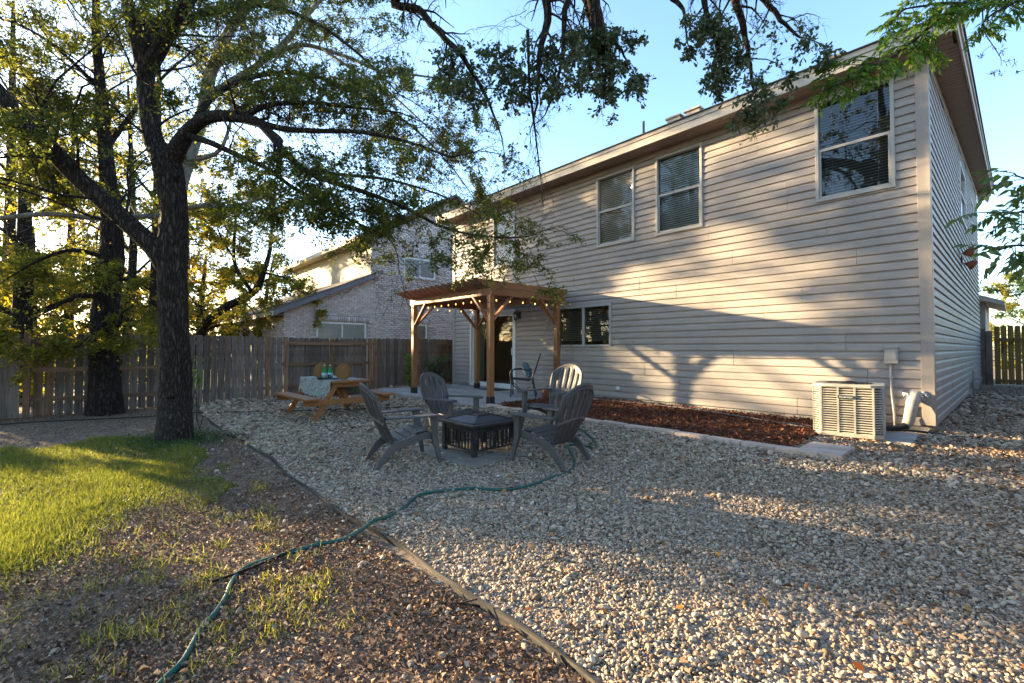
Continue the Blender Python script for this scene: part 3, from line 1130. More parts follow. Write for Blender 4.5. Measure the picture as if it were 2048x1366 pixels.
mb = MB()
mb.tube([(-5.39, 8.75, roofz(8.75) - 0.1), (-5.39, 8.75, 6.13)], 0.027, 10)
mb.lathe([(0.11, 0), (0.09, 0.04), (0.045, 0.12), (0.03, 0.13)], (-5.39, 8.75, roofz(8.75) - 0.03), 12)
hpart(mb, 'vent_pipe', M['shingle'], parent=roof)
for vx in (-4.62, -4.22):
    mb = MB()
    zc = roofz(8.8)
    mb.box(vx - 0.14, vx + 0.14, 8.62, 8.94, zc - 0.06, zc + 0.14)
    mb.box(vx - 0.17, vx + 0.17, 8.58, 8.98, zc + 0.141, zc + 0.17)
    hpart(mb, 'roof_vent', M['fascia'], parent=roof)
mb = MB()
mb.box(-1.95, -1.65, 8.3, 8.6, roofz(8.45) - 0.1, roofz(8.45) + 0.07)
hpart(mb, 'roof_vent', M['shingle'], parent=roof)


def window(x0, x1, z0, z1, kind, blinds=1.0, tilt=18, lamp=False):
    """frame proud of the siding; sash bars, panes, blinds and a dim room as its parts"""
    w = 0.034
    yo, yi = HY0 - 0.044, HY0 + 0.06
    f = MB()
    for (a, b, c, d) in ((x0 - 0.012, x1 + 0.012, z0 - 0.012, z0 + w), (x0 - 0.012, x1 + 0.012, z1 - w, z1 + 0.012), (x0 - 0.012, x0 + w, z0 + w, z1 - w), (x1 - w, x1 + 0.012, z0 + w, z1 - w)):
        f.box(a, b, yo, yi, c, d)
    fr = hpart(f, 'window', M['frame'], bevel=0.004)
    panes = []
    if kind == 'hung':
        zm = (z0 + z1) / 2
        m = MB()
        m.box(x0 + w, x1 - w, HY0 - 0.028, HY0 + 0.03, zm - 0.02, zm + 0.025)
        hpart(m, 'meeting_rail', M['frame'], parent=fr, bevel=0.003)
        m = MB()      # lower sash stands forward
        m.box(x0 + w, x0 + w + 0.03, HY0 - 0.024, HY0 + 0.02, z0 + w, zm - 0.0205)
        m.box(x1 - w - 0.03, x1 - w, HY0 - 0.024, HY0 + 0.02, z0 + w, zm - 0.0205)
        m.box(x0 + w + 0.03, x1 - w - 0.03, HY0 - 0.024, HY0 + 0.02, z0 + w, z0 + w + 0.035)
        hpart(m, 'sash', M['frame'], parent=fr, bevel=0.003)
        panes = [(x0 + w, x1 - w, zm + 0.02, z1 - w, HY0 + 0.016), (x0 + w, x1 - w, z0 + w, zm - 0.02, HY0 - 0.004)]
    else:
        xm = (x0 + x1) / 2
        m = MB()
        m.box(xm - 0.025, xm + 0.025, HY0 - 0.030, HY0 + 0.03, z0 + w, z1 - w)
        hpart(m, 'meeting_rail', M['frame'], parent=fr, bevel=0.003)
        panes = [(x0 + w, xm - 0.02, z0 + w, z1 - w, HY0 + 0.004), (xm + 0.02, x1 - w, z0 + w, z1 - w, HY0 + 0.016)]
    for (a, b, c, d, yy) in panes:
        m = MB()
        m.add([(a, yy, c), (b, yy, c), (b, yy, d), (a, yy, d)], [(0, 1, 2, 3)])
        hpart(m, 'pane', M['glass'], parent=fr)
    m = MB()
    step, t = 0.043, R_(tilt)
    z = z1 - w - 0.02
    zlow = z1 - (z1 - z0) * blinds + w
    while z > zlow:
        dy, dz = 0.022 * math.cos(t), 0.022 * math.sin(t)
        m.add([(x0 + w, HY0 + 0.085 - dy, z - dz), (x1 - w, HY0 + 0.085 - dy, z - dz), (x1 - w, HY0 + 0.085, z + 0.004), (x0 + w, HY0 + 0.085, z + 0.004), (x1 - w, HY0 + 0.085 + dy, z + dz), (x0 + w, HY0 + 0.085 + dy, z + dz)],
              [(0, 1, 2, 3), (3, 2, 4, 5)])
        z -= step
    for xx in (x0 + (x1 - x0) * 0.2, x0 + (x1 - x0) * 0.8):
        m.box(xx - 0.001, xx + 0.001, HY0 + 0.062, HY0 + 0.063, zlow, z1 - w)
    hpart(m, 'blinds', M['blind'], parent=fr)
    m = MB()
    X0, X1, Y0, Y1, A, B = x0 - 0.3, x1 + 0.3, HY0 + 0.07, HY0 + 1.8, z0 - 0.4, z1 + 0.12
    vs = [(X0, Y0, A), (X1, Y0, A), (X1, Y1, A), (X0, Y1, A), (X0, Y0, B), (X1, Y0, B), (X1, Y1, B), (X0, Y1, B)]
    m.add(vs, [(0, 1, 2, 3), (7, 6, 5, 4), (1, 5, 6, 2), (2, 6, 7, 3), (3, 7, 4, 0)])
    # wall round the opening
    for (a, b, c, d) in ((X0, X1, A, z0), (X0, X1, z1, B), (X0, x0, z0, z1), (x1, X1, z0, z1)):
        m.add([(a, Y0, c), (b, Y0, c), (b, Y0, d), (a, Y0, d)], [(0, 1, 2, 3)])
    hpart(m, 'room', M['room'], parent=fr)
    if lamp:
        m = MB()
        m.lathe([(0.02, 0.06), (0.12, 0.04), (0.14, 0.0), (0.10, -0.03), (0.0, -0.04)], ((x0 + x1) / 2 - 0.1, HY0 + 1.0, z1 - 0.02), 14)
        hpart(m, 'ceiling_lamp', M['ceil_lamp'], parent=fr)
    return fr


window(*WIN['UR'], 'hung', blinds=0.97, tilt=24)
window(*WIN['UM'], 'hung', blinds=0.97, tilt=55)
window(*WIN['UL'], 'hung', blinds=0.97, tilt=50, lamp=True)
window(*WIN['UF'], 'hung', blinds=0.97, tilt=60)
window(*WIN['K'], 'slider', blinds=0.9, tilt=20)
for (ya, yb_) in ((13.5, 15.1), (16.9, 17.9)):
    m = MB()
    w = 0.045
    z0, z1 = 3.95, 5.15
    for (a, b, c, d) in ((ya, yb_, z0, z0 + w), (ya, yb_, z1 - w, z1), (ya, ya + w, z0 + w, z1 - w), (yb_ - w, yb_, z0 + w, z1 - w)):
        m.box(HX1 - 0.05, HX1 + 0.04, a, b, c, d)
    m.box(HX1 - 0.03, HX1 + 0.03, ya + w, yb_ - w, (z0 + z1) / 2 - 0.02, (z0 + z1) / 2 + 0.02)
    fr = hpart(m, 'window', M['white'], bevel=0.004)
    m = MB()
    m.add([(HX1 + 0.004, ya + w, z0 + w), (HX1 + 0.004, yb_ - w, z0 + w), (HX1 + 0.004, yb_ - w, z1 - w), (HX1 + 0.004, ya + w, z1 - w)], [(0, 1, 2, 3)])
    hpart(m, 'pane', M['glass'], parent=fr)
    m = MB()
    m.box(HX1 - 0.12, HX1 - 0.09, ya + w, yb_ - w, z0 + w, z1 - w)
    hpart(m, 'blinds', M['blind'], parent=fr)

# sliding patio door
x0, x1, z0, z1 = WIN['D']
m = MB()
w = 0.075
for (a, b, c, d) in ((x0, x1, z1 - 0.10, z1), (x0, x0 + w, z0 + 0.05, z1 - 0.1), (x1 - w, x1, z0 + 0.05, z1 - 0.1), (x0, x1, z0, z0 + 0.05)):
    m.box(a, b, HY0 - 0.045, HY0 + 0.09, c, d)
door = hpart(m, 'sliding_door', M['white'], bevel=0.004)
xm = (x0 + x1) / 2 - 0.02
for (a, b, yy) in ((x0 + w, xm + 0.03, HY0 + 0.03), (xm - 0.03, x1 - w, HY0 - 0.008)):
    m = MB()
    s = 0.055
    for (p, q, r, t_) in ((a, b, z0 + 0.05, z0 + 0.13), (a, b, z1 - 0.17, z1 - 0.1), (a, a + s, z0 + 0.13, z1 - 0.17), (b - s, b, z0 + 0.13, z1 - 0.17)):
        m.box(p, q, yy - 0.018, yy + 0.018, r, t_)
    hpart(m, 'door_leaf', M['white'], parent=door, bevel=0.003)
    m = MB()
    m.add([(a + s, yy, z0 + 0.13), (b - s, yy, z0 + 0.13), (b - s, yy, z1 - 0.17), (a + s, yy, z1 - 0.17)], [(0, 1, 2, 3)])
    hpart(m, 'pane', M['glass'], parent=door)
m = MB()
m.tube([(x1 - w - 0.03, HY0 - 0.03, 0.95), (x1 - w - 0.03, HY0 - 0.07, 0.98), (x1 - w - 0.03, HY0 - 0.07, 1.15), (x1 - w - 0.03, HY0 - 0.03, 1.18)], 0.012, 8)
hpart(m, 'door_handle', M['white'], parent=door)
# the room behind it
m = MB()
X0, X1, Y0, Y1, A, B = x0 - 1.0, x1 + 1.6, HY0 + 0.1, HY0 + 3.2, z0 + 0.01, z1 + 0.3
vs = [(X0, Y0, A), (X1, Y0, A), (X1, Y1, A), (X0, Y1, A), (X0, Y0, B), (X1, Y0, B), (X1, Y1, B), (X0, Y1, B)]
m.add(vs, [(0, 1, 2, 3), (7, 6, 5, 4), (1, 5, 6, 2), (2, 6, 7, 3), (3, 7, 4, 0)])
for (a, b, c, d) in ((X0, X1, z1, B), (X0, x0, A, z1), (x1, X1, A, z1)):
    m.add([(a, Y0, c), (b, Y0, c), (b, Y0, d), (a, Y0, d)], [(0, 1, 2, 3)])
M['dining'] = surf('dining_wall', [(0.34, 0.28, 0.16), (0.38, 0.32, 0.19)], rough=0.9, bump=0)
hpart(m, 'dining_room', M['dining'], parent=door)
m = MB()
m.box(x0 + 0.08, x0 + 0.45, HY0 + 0.16, HY0 + 0.2, 0.1, z1 - 0.1)
hpart(m, 'curtain', M['room'], parent=door)
m = MB()
m.lathe([(0.02, 0.10), (0.12, 0.06), (0.15, 0.0), (0.0, -0.04)], (-9.9, HY0 + 1.6, 2.42), 16)
hpart(m, 'ceiling_lamp', M['room_lamp'], parent=door)
# framed starburst seen through the glass
m = MB()
ax, ay, az = -10.55, HY0 + 3.12, 1.45
for (a, b, c, d) in ((-.42, .42, .38, .42), (-.42, .42, -.42, -.38), (-.42, -.38, -.38, .38), (.38, .42, -.38, .38)):
    m.box(ax + a, ax + b, ay, ay + 0.03, az + c, az + d)
for k in range(16):
    t = 2 * math.pi * k / 16
    m.bar((ax + 0.06 * math.cos(t), ay + 0.015, az + 0.06 * math.sin(t)), (ax + 0.38 * math.cos(t), ay + 0.015, az + 0.38 * math.sin(t)), 0.02, 0.01)
hpart(m, 'wall_art', M['metal_black'], parent=door)

# low porch wing beyond the far corner
m = MB()
m.box(HX1 - 0.6, HX1 + 0.13, HY1 + 0.36, HY1 + 3.5, 0.0, 2.62)
wing = hpart(m, 'porch_wing', M['siding'])
m = MB()
m.add([(HX1 - 0.7, HY1 + 0.04, 2.98), (HX1 + 0.55, HY1 + 0.04, 2.46), (HX1 + 0.55, HY1 + 0.04, 2.60), (HX1 - 0.7, HY1 + 0.04, 3.14),
       (HX1 - 0.7, HY1 + 4.0, 2.98), (HX1 + 0.55, HY1 + 4.0, 2.46), (HX1 + 0.55, HY1 + 4.0, 2.60), (HX1 - 0.7, HY1 + 4.0, 3.14)],
      [(0, 1, 2, 3), (7, 6, 5, 4), (0, 4, 5, 1), (1, 5, 6, 2), (2, 6, 7, 3)])
hpart(m, 'porch_roof', M['fascia'], parent=wing)

# fixtures screwed to the wall
m = MB()
lx, lz = -8.88, 2.02
m.box(lx - 0.05, lx + 0.05, HY0 - 0.04, HY0 - 0.018, lz - 0.08, lz + 0.10)
m.tube([(lx, HY0 - 0.04, lz + 0.06), (lx, HY0 - 0.10, lz + 0.13), (lx, HY0 - 0.16, lz + 0.13), (lx, HY0 - 0.16, lz + 0.10)], 0.009, 8)
m.lathe([(0.012, 0.12), (0.05, 0.09), (0.075, 0.07), (0.06, 0.065)], (lx, HY0 - 0.16, lz), 6)
for k in range(6):
    t = math.pi * k / 3
    m.bar((lx + 0.058 * math.cos(t), HY0 - 0.16 + 0.058 * math.sin(t), lz + 0.066), (lx + 0.038 * math.cos(t), HY0 - 0.16 + 0.038 * math.sin(t), lz - 0.10), 0.009, 0.009)
m.lathe([(0.045, -0.10), (0.045, -0.115), (0.012, -0.13), (0.01, -0.15)], (lx, HY0 - 0.16, lz), 6)
m = m.build('wall_lantern', M['metal_black'])
tag(m, 'black six sided coach lantern on the wall beside the patio door', 'wall lamp')
gl = MB()
gl.lathe([(0.052, 0.064), (0.034, -0.095)], (lx, HY0 - 0.16, lz), 6)
gl.build('lantern_glass', M['glass'], m)

m = MB()
m.box(-1.252, -1.105, HY0 - 0.10, HY0 - 0.02, 0.94, 1.155)
m.box(-1.262, -1.095, HY0 - 0.108, HY0 - 0.019, 1.1555, 1.17)
m.box(-1.235, -1.125, HY0 - 0.109, HY0 - 0.1005, 0.99, 1.13)
box_ = tag(m.build('disconnect_box', M['grey_plastic'], bevel=0.004), 'grey electrical disconnect box on the siding above the condenser', 'electrical box')
m = MB()
m.tube([(-1.19, HY0 - 0.05, 0.938), (-1.19, HY0 - 0.05, 0.7), (-1.175, HY0 - 0.10, 0.5), (-1.15, HY0 - 0.13, 0.25), (-1.14, HY0 - 0.16, 0.06)], 0.016, 10)
m.box(-1.225, -1.155, HY0 - 0.066, HY0 - 0.022, 0.735, 0.75)
m.build('conduit', M['grey_plastic'], box_)
m = MB()
m.lathe([(0.045, 0.0), (0.045, 0.035), (0.03, 0.06), (0.0, 0.06)], (0, 0, 0), 14)
tag(m.build('cleanout_cap', M['white'], None, (-5.76, HY0 - 0.018, 0.29), (R_(90), 0, 0)), 'small round white pipe cap on the siding over the mulch', 'pipe cap')
m = MB()
m.tube([(-7.02, HY0 - 0.01, 0.45), (-7.02, HY0 - 0.10, 0.45)], 0.014, 8)
m.tube([(-7.09, HY0 - 0.10, 0.43), (-7.02, HY0 - 0.12, 0.46), (-6.95, HY0 - 0.10, 0.43)], 0.013, 8)
m.tube([(-7.09, HY0 - 0.10, 0.43), (-7.09, HY0 - 0.12, 0.36)], 0.016, 8)
m.tube([(-6.95, HY0 - 0.10, 0.43), (-6.95, HY0 - 0.12, 0.36)], 0.016, 8)
for k in range(5):
    t = 2 * math.pi * k / 5
    m.tube([(-7.02, HY0 - 0.10, 0.51), (-7.02 + 0.035 * math.cos(t), HY0 - 0.10 + 0.035 * math.sin(t), 0.51)], 0.006, 6)
m.tube([(-7.02, HY0 - 0.10, 0.45), (-7.02, HY0 - 0.10, 0.515)], 0.009, 8)
tag(m.build('outdoor_faucet', M['metal_black']), 'black garden faucet with a hose splitter low on the siding', 'faucet')
m = MB()
m.box(HX1 + 0.018, HX1 + 0.05, 13.3, 13.42, 2.95, 3.07)
fl = tag(m.build('flood_light', M['metal_black']), 'twin headed dark floodlight high on the side wall', 'floodlight')
for yy, zz, tl in ((13.15, 3.12, 0.5), (13.75, 2.95, 0.9)):
    m = MB()
    m.lathe([(0.02, 0.1), (0.05, 0.07), (0.095, -0.07), (0.09, -0.075)], (0, 0, 0), 14)
    m.tube([(0, 0, 0.1), (-0.06, 0.05, 0.1)], 0.01, 6)
    m.build('lamp_head', M['terracotta'], fl, (HX1 + 0.16, yy, zz), (0.2, tl, 0.3))
m = MB()
m.tube([(HX1 + 0.08, 15.1, 0.02), (HX1 + 0.08, 15.1, 0.62), (HX1 + 0.08, 15.4, 0.62), (HX1 + 0.08, 15.4, 0.30)], 0.022, 8)
m.box(HX1 + 0.03, HX1 + 0.15, 15.3, 15.5, 0.2, 0.36)
m.tube([(HX1, 15.9, 0.42), (HX1 + 0.2, 15.9, 0.42)], 0.02, 8)
tag(m.build('service_pipes', M['grey_plastic']), 'grey service pipes and valve at the foot of the side wall', 'pipes')

# ------------------------------------------------------------------ patio slab, mulch bed, pavers
def slab_obj(name, x0, x1, y0, y1, z0, z1, mat, parent=None, loc=(0, 0, 0), bevel=0.012):
    m = MB()
    m.box(x0, x1, y0, y1, z0, z1)
    return m.build(name, mat, parent, loc, bevel=bevel)


pat = bpy.data.objects.new('patio', None)
COL.objects.link(pat)
setting(pat, 'grey concrete patio slab under the pergola')
xs = [SLAB[0], -9.45, SLAB[1]]
for i in range(2):
    slab_obj('slab', xs[i] + 0.004, xs[i + 1] - 0.004, SLAB[2], 6.95, -0.25, 0.02, M['concrete'], pat)
    slab_obj('slab', xs[i] + 0.004, xs[i + 1] - 0.004, 6.958, HY0 + 0.003, -0.25, 0.024, M['concrete'], pat)

m = MB()
nxm, nym = 40, 20
for j in range(nym + 1):
    for i in range(nxm + 1):
        x = MULCH[0] + (MULCH[1] - MULCH[0]) * i / nxm
        y = MULCH[2] + (MULCH[3] - MULCH[2]) * j / nym
        m.v.append((x, y, 0.022 + 0.035 * math.sin(math.pi * j / nym) ** 0.6 + random.uniform(-.006, .006)))
for j in range(nym):
    for i in range(nxm):
        k = j * (nxm + 1) + i
        m.f.append((k, k + 1, k + nxm + 2, k + nxm + 1))
        m.s.append(True)
setting(m.build('mulch_bed', M['mulch_bed']), 'bed of dark mulch along the foot of the siding')
n = 15000
P = np.stack([rng.uniform(MULCH[0], MULCH[1] + 0.05, n), rng.uniform(MULCH[2] - 0.02, MULCH[3] - 0.03, n), np.zeros(n)], 1)
P[:, 2] = 0.03 + 0.035 * np.sin(np.pi * (P[:, 1] - MULCH[2]).clip(0, 2.64) / 2.64) ** 0.6 + rng.uniform(0, 0.03, n)
D = np.stack([rng.normal(0, 1, n), rng.normal(0, 1, n), rng.normal(0, 0.35, n)], 1)
me = blades(P, D, rng.uniform(0, 6.28, n), rng.uniform(0.025, 0.085, n), rng.uniform(0.008, 0.02, n), 'kite', rng.beta(1.6, 2.2, n), M['mulch'], 'mulch_chips', fold=0.5, curl=0.15)
tag(put('mulch_chips', me), 'shredded red brown bark chips in the bed by the wall', 'mulch', kind='stuff')

px = -6.9
k = 0
PAV = []
while px < -1.62:
    L_ = 0.40 if k % 3 else 0.36
    PAV.append((px, px + L_))
    px += L_ + 0.008
    k += 1
npv = len(PAV)
ordw = ['first', 'second', 'third', 'fourth', 'fifth', 'sixth', 'seventh', 'eighth', 'ninth', 'tenth', 'eleventh', 'twelfth', 'thirteenth', 'fourteenth', 'fifteenth', 'sixteenth']
for i, (a, b) in enumerate(PAV):
    m = MB()
    hw, hl = 0.075, (b - a) / 2
    m.prism([(-hl, -hw), (hl, -hw), (hl, hw), (-hl, hw)], 'z', -0.06, 0.055)
    o = m.build('edging_paver', M['paver'], None, ((a + b) / 2, 5.585 + random.uniform(-.012, .012), 0.018 + random.uniform(-.008, .006)), (random.uniform(-.02, .02), random.uniform(-.015, .015), random.uniform(-.03, .03)), bevel=0.009)
    tag(o, 'tan edging paver of the mulch border, %s from the large end pavers' % ordw[npv - 1 - i], 'paver', 'pavers edging the mulch bed')
for i, (y, lab) in enumerate(((5.68, 'large flat end paver at the gravel side of the mulch border'), (5.98, 'large flat end paver lying nearer the condenser'))):
    m = MB()
    m.box(-0.2, 0.2, -0.145, 0.145, -0.05, 0.05)
    tag(m.build('end_paver', M['paver'], None, (-1.40, y, 0.025 + 0.004 * i), (0, 0, 0.03 - 0.05 * i), bevel=0.008), lab, 'paver', 'pavers edging the mulch bed')

# ------------------------------------------------------------------ condenser
m = MB()
m.box(-0.45, 0.45, -0.45, 0.45, -0.08, 0.05)
tag(m.build('equipment_pad', M['concrete'], None, (-1.30, 7.42, 0), (0, 0, 0.05), bevel=0.012), 'small concrete pad under the condenser', 'concrete pad')
AC = thing('air_conditioner', 'beige louvred air conditioning condenser at the house corner', 'air conditioner', (-1.475, 7.24, 0.052), R_(7))
S, CH, H = 0.36, 0.085, 0.62


def octo(s, c):
    return [(-s + c, -s), (s - c, -s), (s, -s + c), (s, s - c), (s - c, s), (-s + c, s), (-s, s - c), (-s, -s + c)]


m = MB()
m.prism(octo(S - 0.05, CH), 'z', 0.03, H - 0.03)
m.build('coil', M['ac_coil'], AC)
m = MB()
m.prism(octo(S, CH), 'z', 0.0, 0.045)
m.build('base_pan', M['ac_paint'], AC, bevel=0.006)
m = MB()      # top cap: ring with a round fan opening
oc = octo(S + 0.006, CH)
nn = 32
rin = 0.275
ring_o, ring_i = [], []
for k in range(nn):
    t = 2 * math.pi * k / nn
    d = Vector((math.cos(t), math.sin(t), 0))
    s_ = min((S + 0.006) / max(abs(d.x), 1e-6), (S + 0.006) / max(abs(d.y), 1e-6), (2 * (S + 0.006) - CH) / (abs(d.x) + abs(d.y)))
    ring_o.append((d.x * s_, d.y * s_))
    ring_i.append((d.x * rin, d.y * rin))
vs = [(x, y, H) for x, y in ring_o] + [(x * 0.99, y * 0.99, H + 0.028) for x, y in ring_o] + [(x, y, H + 0.032) for x, y in ring_i] + [(x * 0.985, y * 0.985, H - 0.02) for x, y in ring_i]
fs = []
for k in range(nn):
    j = (k + 1) % nn
    for r in range(3):
        fs.append((r * nn + k, r * nn + j, (r + 1) * nn + j, (r + 1) * nn + k))
m.add(vs, fs)
m.build('top_cap', M['ac_paint'], AC)
m = MB()
for r in (0.05, 0.09, 0.13, 0.17, 0.21, 0.25):
    pts = [(r * math.cos(2 * math.pi * k / 28), r * math.sin(2 * math.pi * k / 28), H + 0.03 + 0.02 * (1 - r / 0.27)) for k in range(29)]
    m.tube(pts, 0.0035, 5, cap=False)
for k in range(10):
    t = 2 * math.pi * k / 10
    m.tube([(0.03 * math.cos(t), 0.03 * math.sin(t), H + 0.05), (0.275 * math.cos(t), 0.275 * math.sin(t), H + 0.03)], 0.0035, 5)
m.lathe([(0.06, 0.045), (0.05, 0.056), (0.0, 0.06)], (0, 0, H), 14)
m.build('fan_grille', M['metal_black'], AC)
m = MB()
for k in range(4):
    t = math.pi * k / 2 + 0.4
    c_, s_ = math.cos(t), math.sin(t)
    m.add([(0.04 * c_ - 0.03 * s_, 0.04 * s_ + 0.03 * c_, H - 0.08), (0.24 * c_ - 0.07 * s_, 0.24 * s_ + 0.07 * c_, H - 0.06), (0.24 * c_ + 0.07 * s_, 0.24 * s_ - 0.07 * c_, H - 0.12), (0.04 * c_ + 0.03 * s_, 0.04 * s_ - 0.03 * c_, H - 0.11)], [(0, 1, 2, 3)])
m.build('fan_blades', M['metal_black'], AC)
# louvre panels on every face: rows of slats with dark slots between
oc = octo(S, CH)
for e in range(8):
    a, b = Vector((*oc[e], 0)), Vector((*oc[(e + 1) % 8], 0))
    d = (b - a)
    L_ = d.length
    d.normalize()
    nrm = Vector((d.y, -d.x, 0))
    wide = L_ > 0.2
    m = MB()

    def pl(s0, s1, z0, z1, t0=-0.012, t1=0.0):
        vs = []
        for z in (z0, z1):
            for s_, t in ((s0, t0), (s1, t0), (s1, t1), (s0, t1)):
                q = a + d * s_ + nrm * t
                vs.append((q.x, q.y, z))
        m.add(vs, [(3, 2, 1, 0), (4, 5, 6, 7), (0, 1, 5, 4), (1, 2, 6, 5), (2, 3, 7, 6), (3, 0, 4, 7)])
    eb = 0.022 if wide else 0.006
    pl(0, eb, 0.045, H)
    pl(L_ - eb, L_, 0.045, H)
    cols_ = [eb, L_ - eb]
    if wide:
        w3 = (L_ - 2 * eb) / 3
        for k in (1, 2):
            pl(eb + w3 * k - 0.011, eb + w3 * k + 0.011, 0.045, H)
        segs = [(eb, eb + w3 - 0.011), (eb + w3 + 0.011, eb + 2 * w3 - 0.011), (eb + 2 * w3 + 0.011, L_ - eb)]
    else:
        segs = [(eb, L_ - eb)]
    for (p, q) in segs:
        nz_ = 19
        for k in range(nz_ + 1):
            zc = 0.05 + (H - 0.055) * k / nz_
            z0_, z1_ = zc - 0.0068, zc + 0.0068
            vs = []
            for z, t in ((z0_, 0.0), (z1_, -0.014)):
                for s_ in (p, q):
                    v = a + d * s_ + nrm * t
                    vs.append((v.x, v.y, z))
            for z, t in ((z0_, -0.004), (z1_, -0.018)):
                for s_ in (p, q):
                    v = a + d * s_ + nrm * t
                    vs.append((v.x, v.y, z))
            m.add(vs, [(0, 1, 3, 2), (4, 6, 7, 5), (0, 4, 5, 1), (2, 3, 7, 6)])
    m.build('louvre_panel', M['ac_paint'], AC)
m = MB()
m.box(-0.085, 0.085, -S - 0.012, -S - 0.001, 0.475, 0.515)
pl_ = m.build('nameplate', M['plate_dark'], AC, bevel=0.003)
cu = bpy.data.curves.new('lettering', 'FONT')
cu.body = 'Ameristar'
cu.size = 0.034
cu.align_x = 'CENTER'
cu.align_y = 'CENTER'
cu.extrude = 0.001
tmp = bpy.data.objects.new('lettering_tmp', cu)
COL.objects.link(tmp)
bpy.context.view_layer.update()
lm = bpy.data.meshes.new_from_object(tmp)
bpy.data.objects.remove(tmp)
lm.materials.clear()
lm.materials.append(M['plate_light'])
put('lettering', lm, pl_, (0, -S - 0.0135, 0.495), (R_(90), 0, 0))

m = MB()
m.tube([(-0.90, HY0 + 0.0, 0.50), (-0.93, HY0 - 0.10, 0.49), (-0.95, HY0 - 0.17, 0.43), (-0.97, HY0 - 0.20, 0.30), (-0.99, HY0 - 0.22, 0.17), (-1.02, HY0 - 0.25, 0.10)], [0.07, 0.075, 0.07, 0.065, 0.062, 0.05], 14)
lines = tag(m.build('refrigerant_line', M['wrap']), 'thick tape wrapped refrigerant pipe bending out of the siding', 'pipe')
m = MB()
for k in range(60):
    t0, r0_ = random.uniform(0, 6.28), random.uniform(0.02, 0.12)
    c0 = Vector((-0.93 + r0_ * math.cos(t0) * 1.2, HY0 - 0.10 + random.uniform(-.05, .06), 0.50 + r0_ * 0.5 * math.sin(t0)))
    vs = [c0 + Vector((random.uniform(-.035, .035), random.uniform(-.02, .02), random.uniform(-.03, .03))) for _ in range(4)]
    m.add(vs, [(0, 1, 2), (0, 2, 3), (1, 3, 2)])
m.build('foil_collar', M['foil'], lines)
m = MB()
m.tube([(-1.02, HY0 - 0.25, 0.12), (-1.05, HY0 - 0.34, 0.10), (-1.10, HY0 - 0.55, 0.11), (-1.18, HY0 - 0.75, 0.12)], [0.045, 0.03, 0.028, 0.028], 10)
m.tube([(-1.00, HY0 - 0.25, 0.14), (-1.01, HY0 - 0.30, 0.06), (-1.02, HY0 - 0.36, 0.06)], [0.03, 0.025, 0.018], 8)
m.build('rubber_sleeve', M['rubber'], lines)

# ------------------------------------------------------------------ pergola
PG = thing('pergola', 'brown stained timber pergola with slatted top over the patio', 'pergola', (-8.75, 6.9, 0.02))
PL = (8.75, -6.9, -0.02)
PX0, PX1, PY0, PY1 = -10.28, -7.22, 5.92, 7.93
pw = 0.115
BZ0, BZ1 = 2.25, 2.40
for x, y in ((PX0, PY0), (PX1, PY0), (PX0, PY1), (PX1, PY1)):
    m = MB()
    m.box(x - pw / 2, x + pw / 2, y - pw / 2, y + pw / 2, 0.03, BZ0 - 0.002)
    po = m.build('post', M['cedar_z'], PG, PL, bevel=0.006)
    m = MB()
    m.box(x - pw / 2 - 0.006, x + pw / 2 + 0.006, y - pw / 2 - 0.006, y + pw / 2 + 0.006, 0.021, 0.17)
    m.build('post_shoe', M['metal_black'], po)
    for dx, dy in ((1 if x == PX0 else -1, 0), (0, 1 if y == PY0 else -1)):
        a = Vector((x + dx * pw * 0.3, y + dy * pw * 0.3, 1.72))
        b = Vector((x + dx * 0.58, y + dy * 0.58, BZ0 + 0.02))
        m = MB()
        m.bar(a, b, 0.045, 0.095, up=(dy, dx, 0))
        m.build('brace', M['cedar_z'], PG, PL, bevel=0.004)
for y in (PY0, PY1):
    m = MB()
    m.box(PX0 - 0.16, PX1 + 0.06, y - 0.04, y + 0.04, BZ0, BZ1)
    m.build('beam', M['cedar_x'], PG, PL, bevel=0.005)
for x in (PX0, PX1):
    m = MB()
    m.box(x - 0.038, x + 0.038, PY0 + 0.042, PY1 - 0.042, BZ0 + 0.004, BZ1 - 0.002)
    m.build('beam', M['cedar'], PG, PL, bevel=0.005)
m = MB()
m.box(PX1 + 0.0405, PX1 + 0.08, PY0 - 0.045, PY1 + 0.2, BZ0 + 0.0, BZ1 + 0.001)
m.build('beam', M['cedar'], PG, PL, bevel=0.005)
nr = 15
prof = [(PY0 - 0.50, BZ1 + 0.145), (PY0 - 0.49, BZ1 + 0.130), (PY0 - 0.16, BZ1 + 0.003), (PY1 + 0.24, BZ1 + 0.003), (PY1 + 0.28, BZ1 + 0.145)]
rm = MB()
rm.prism(prof, 'x', -0.019, 0.019)
rme = rm.mesh('rafter', M['cedar'])
for k in range(nr):
    x = PX0 - 0.10 + (PX1 + 0.06 - PX0 + 0.10) * k / (nr - 1)
    put('rafter', rme, PG, (x + PL[0], PL[1] + random.uniform(-.008, .008), PL[2] + random.uniform(0, .002)), bevel=0.003)

# string lights: one run along each side under the beams
SLT = thing('string_lights', 'string of small warm bulbs hung inside the pergola beams', 'string lights', (-8.75, 6.9, 2.2))
SLo = (8.75, -6.9, -2.2)
bm_ = MB()
bm_.lathe([(0.005, 0.0), (0.011, -0.015), (0.013, -0.028), (0.008, -0.044), (0.0, -0.048)], (0, 0, 0), 8)
bme = bm_.mesh('bulb', M['bulb'])
wire = MB()
sm_ = MB()
sm_.lathe([(0.009, 0.03), (0.011, 0.0), (0.007, -0.004)], (0, 0, 0), 8)
sme = sm_.mesh('socket', M['rubber'])


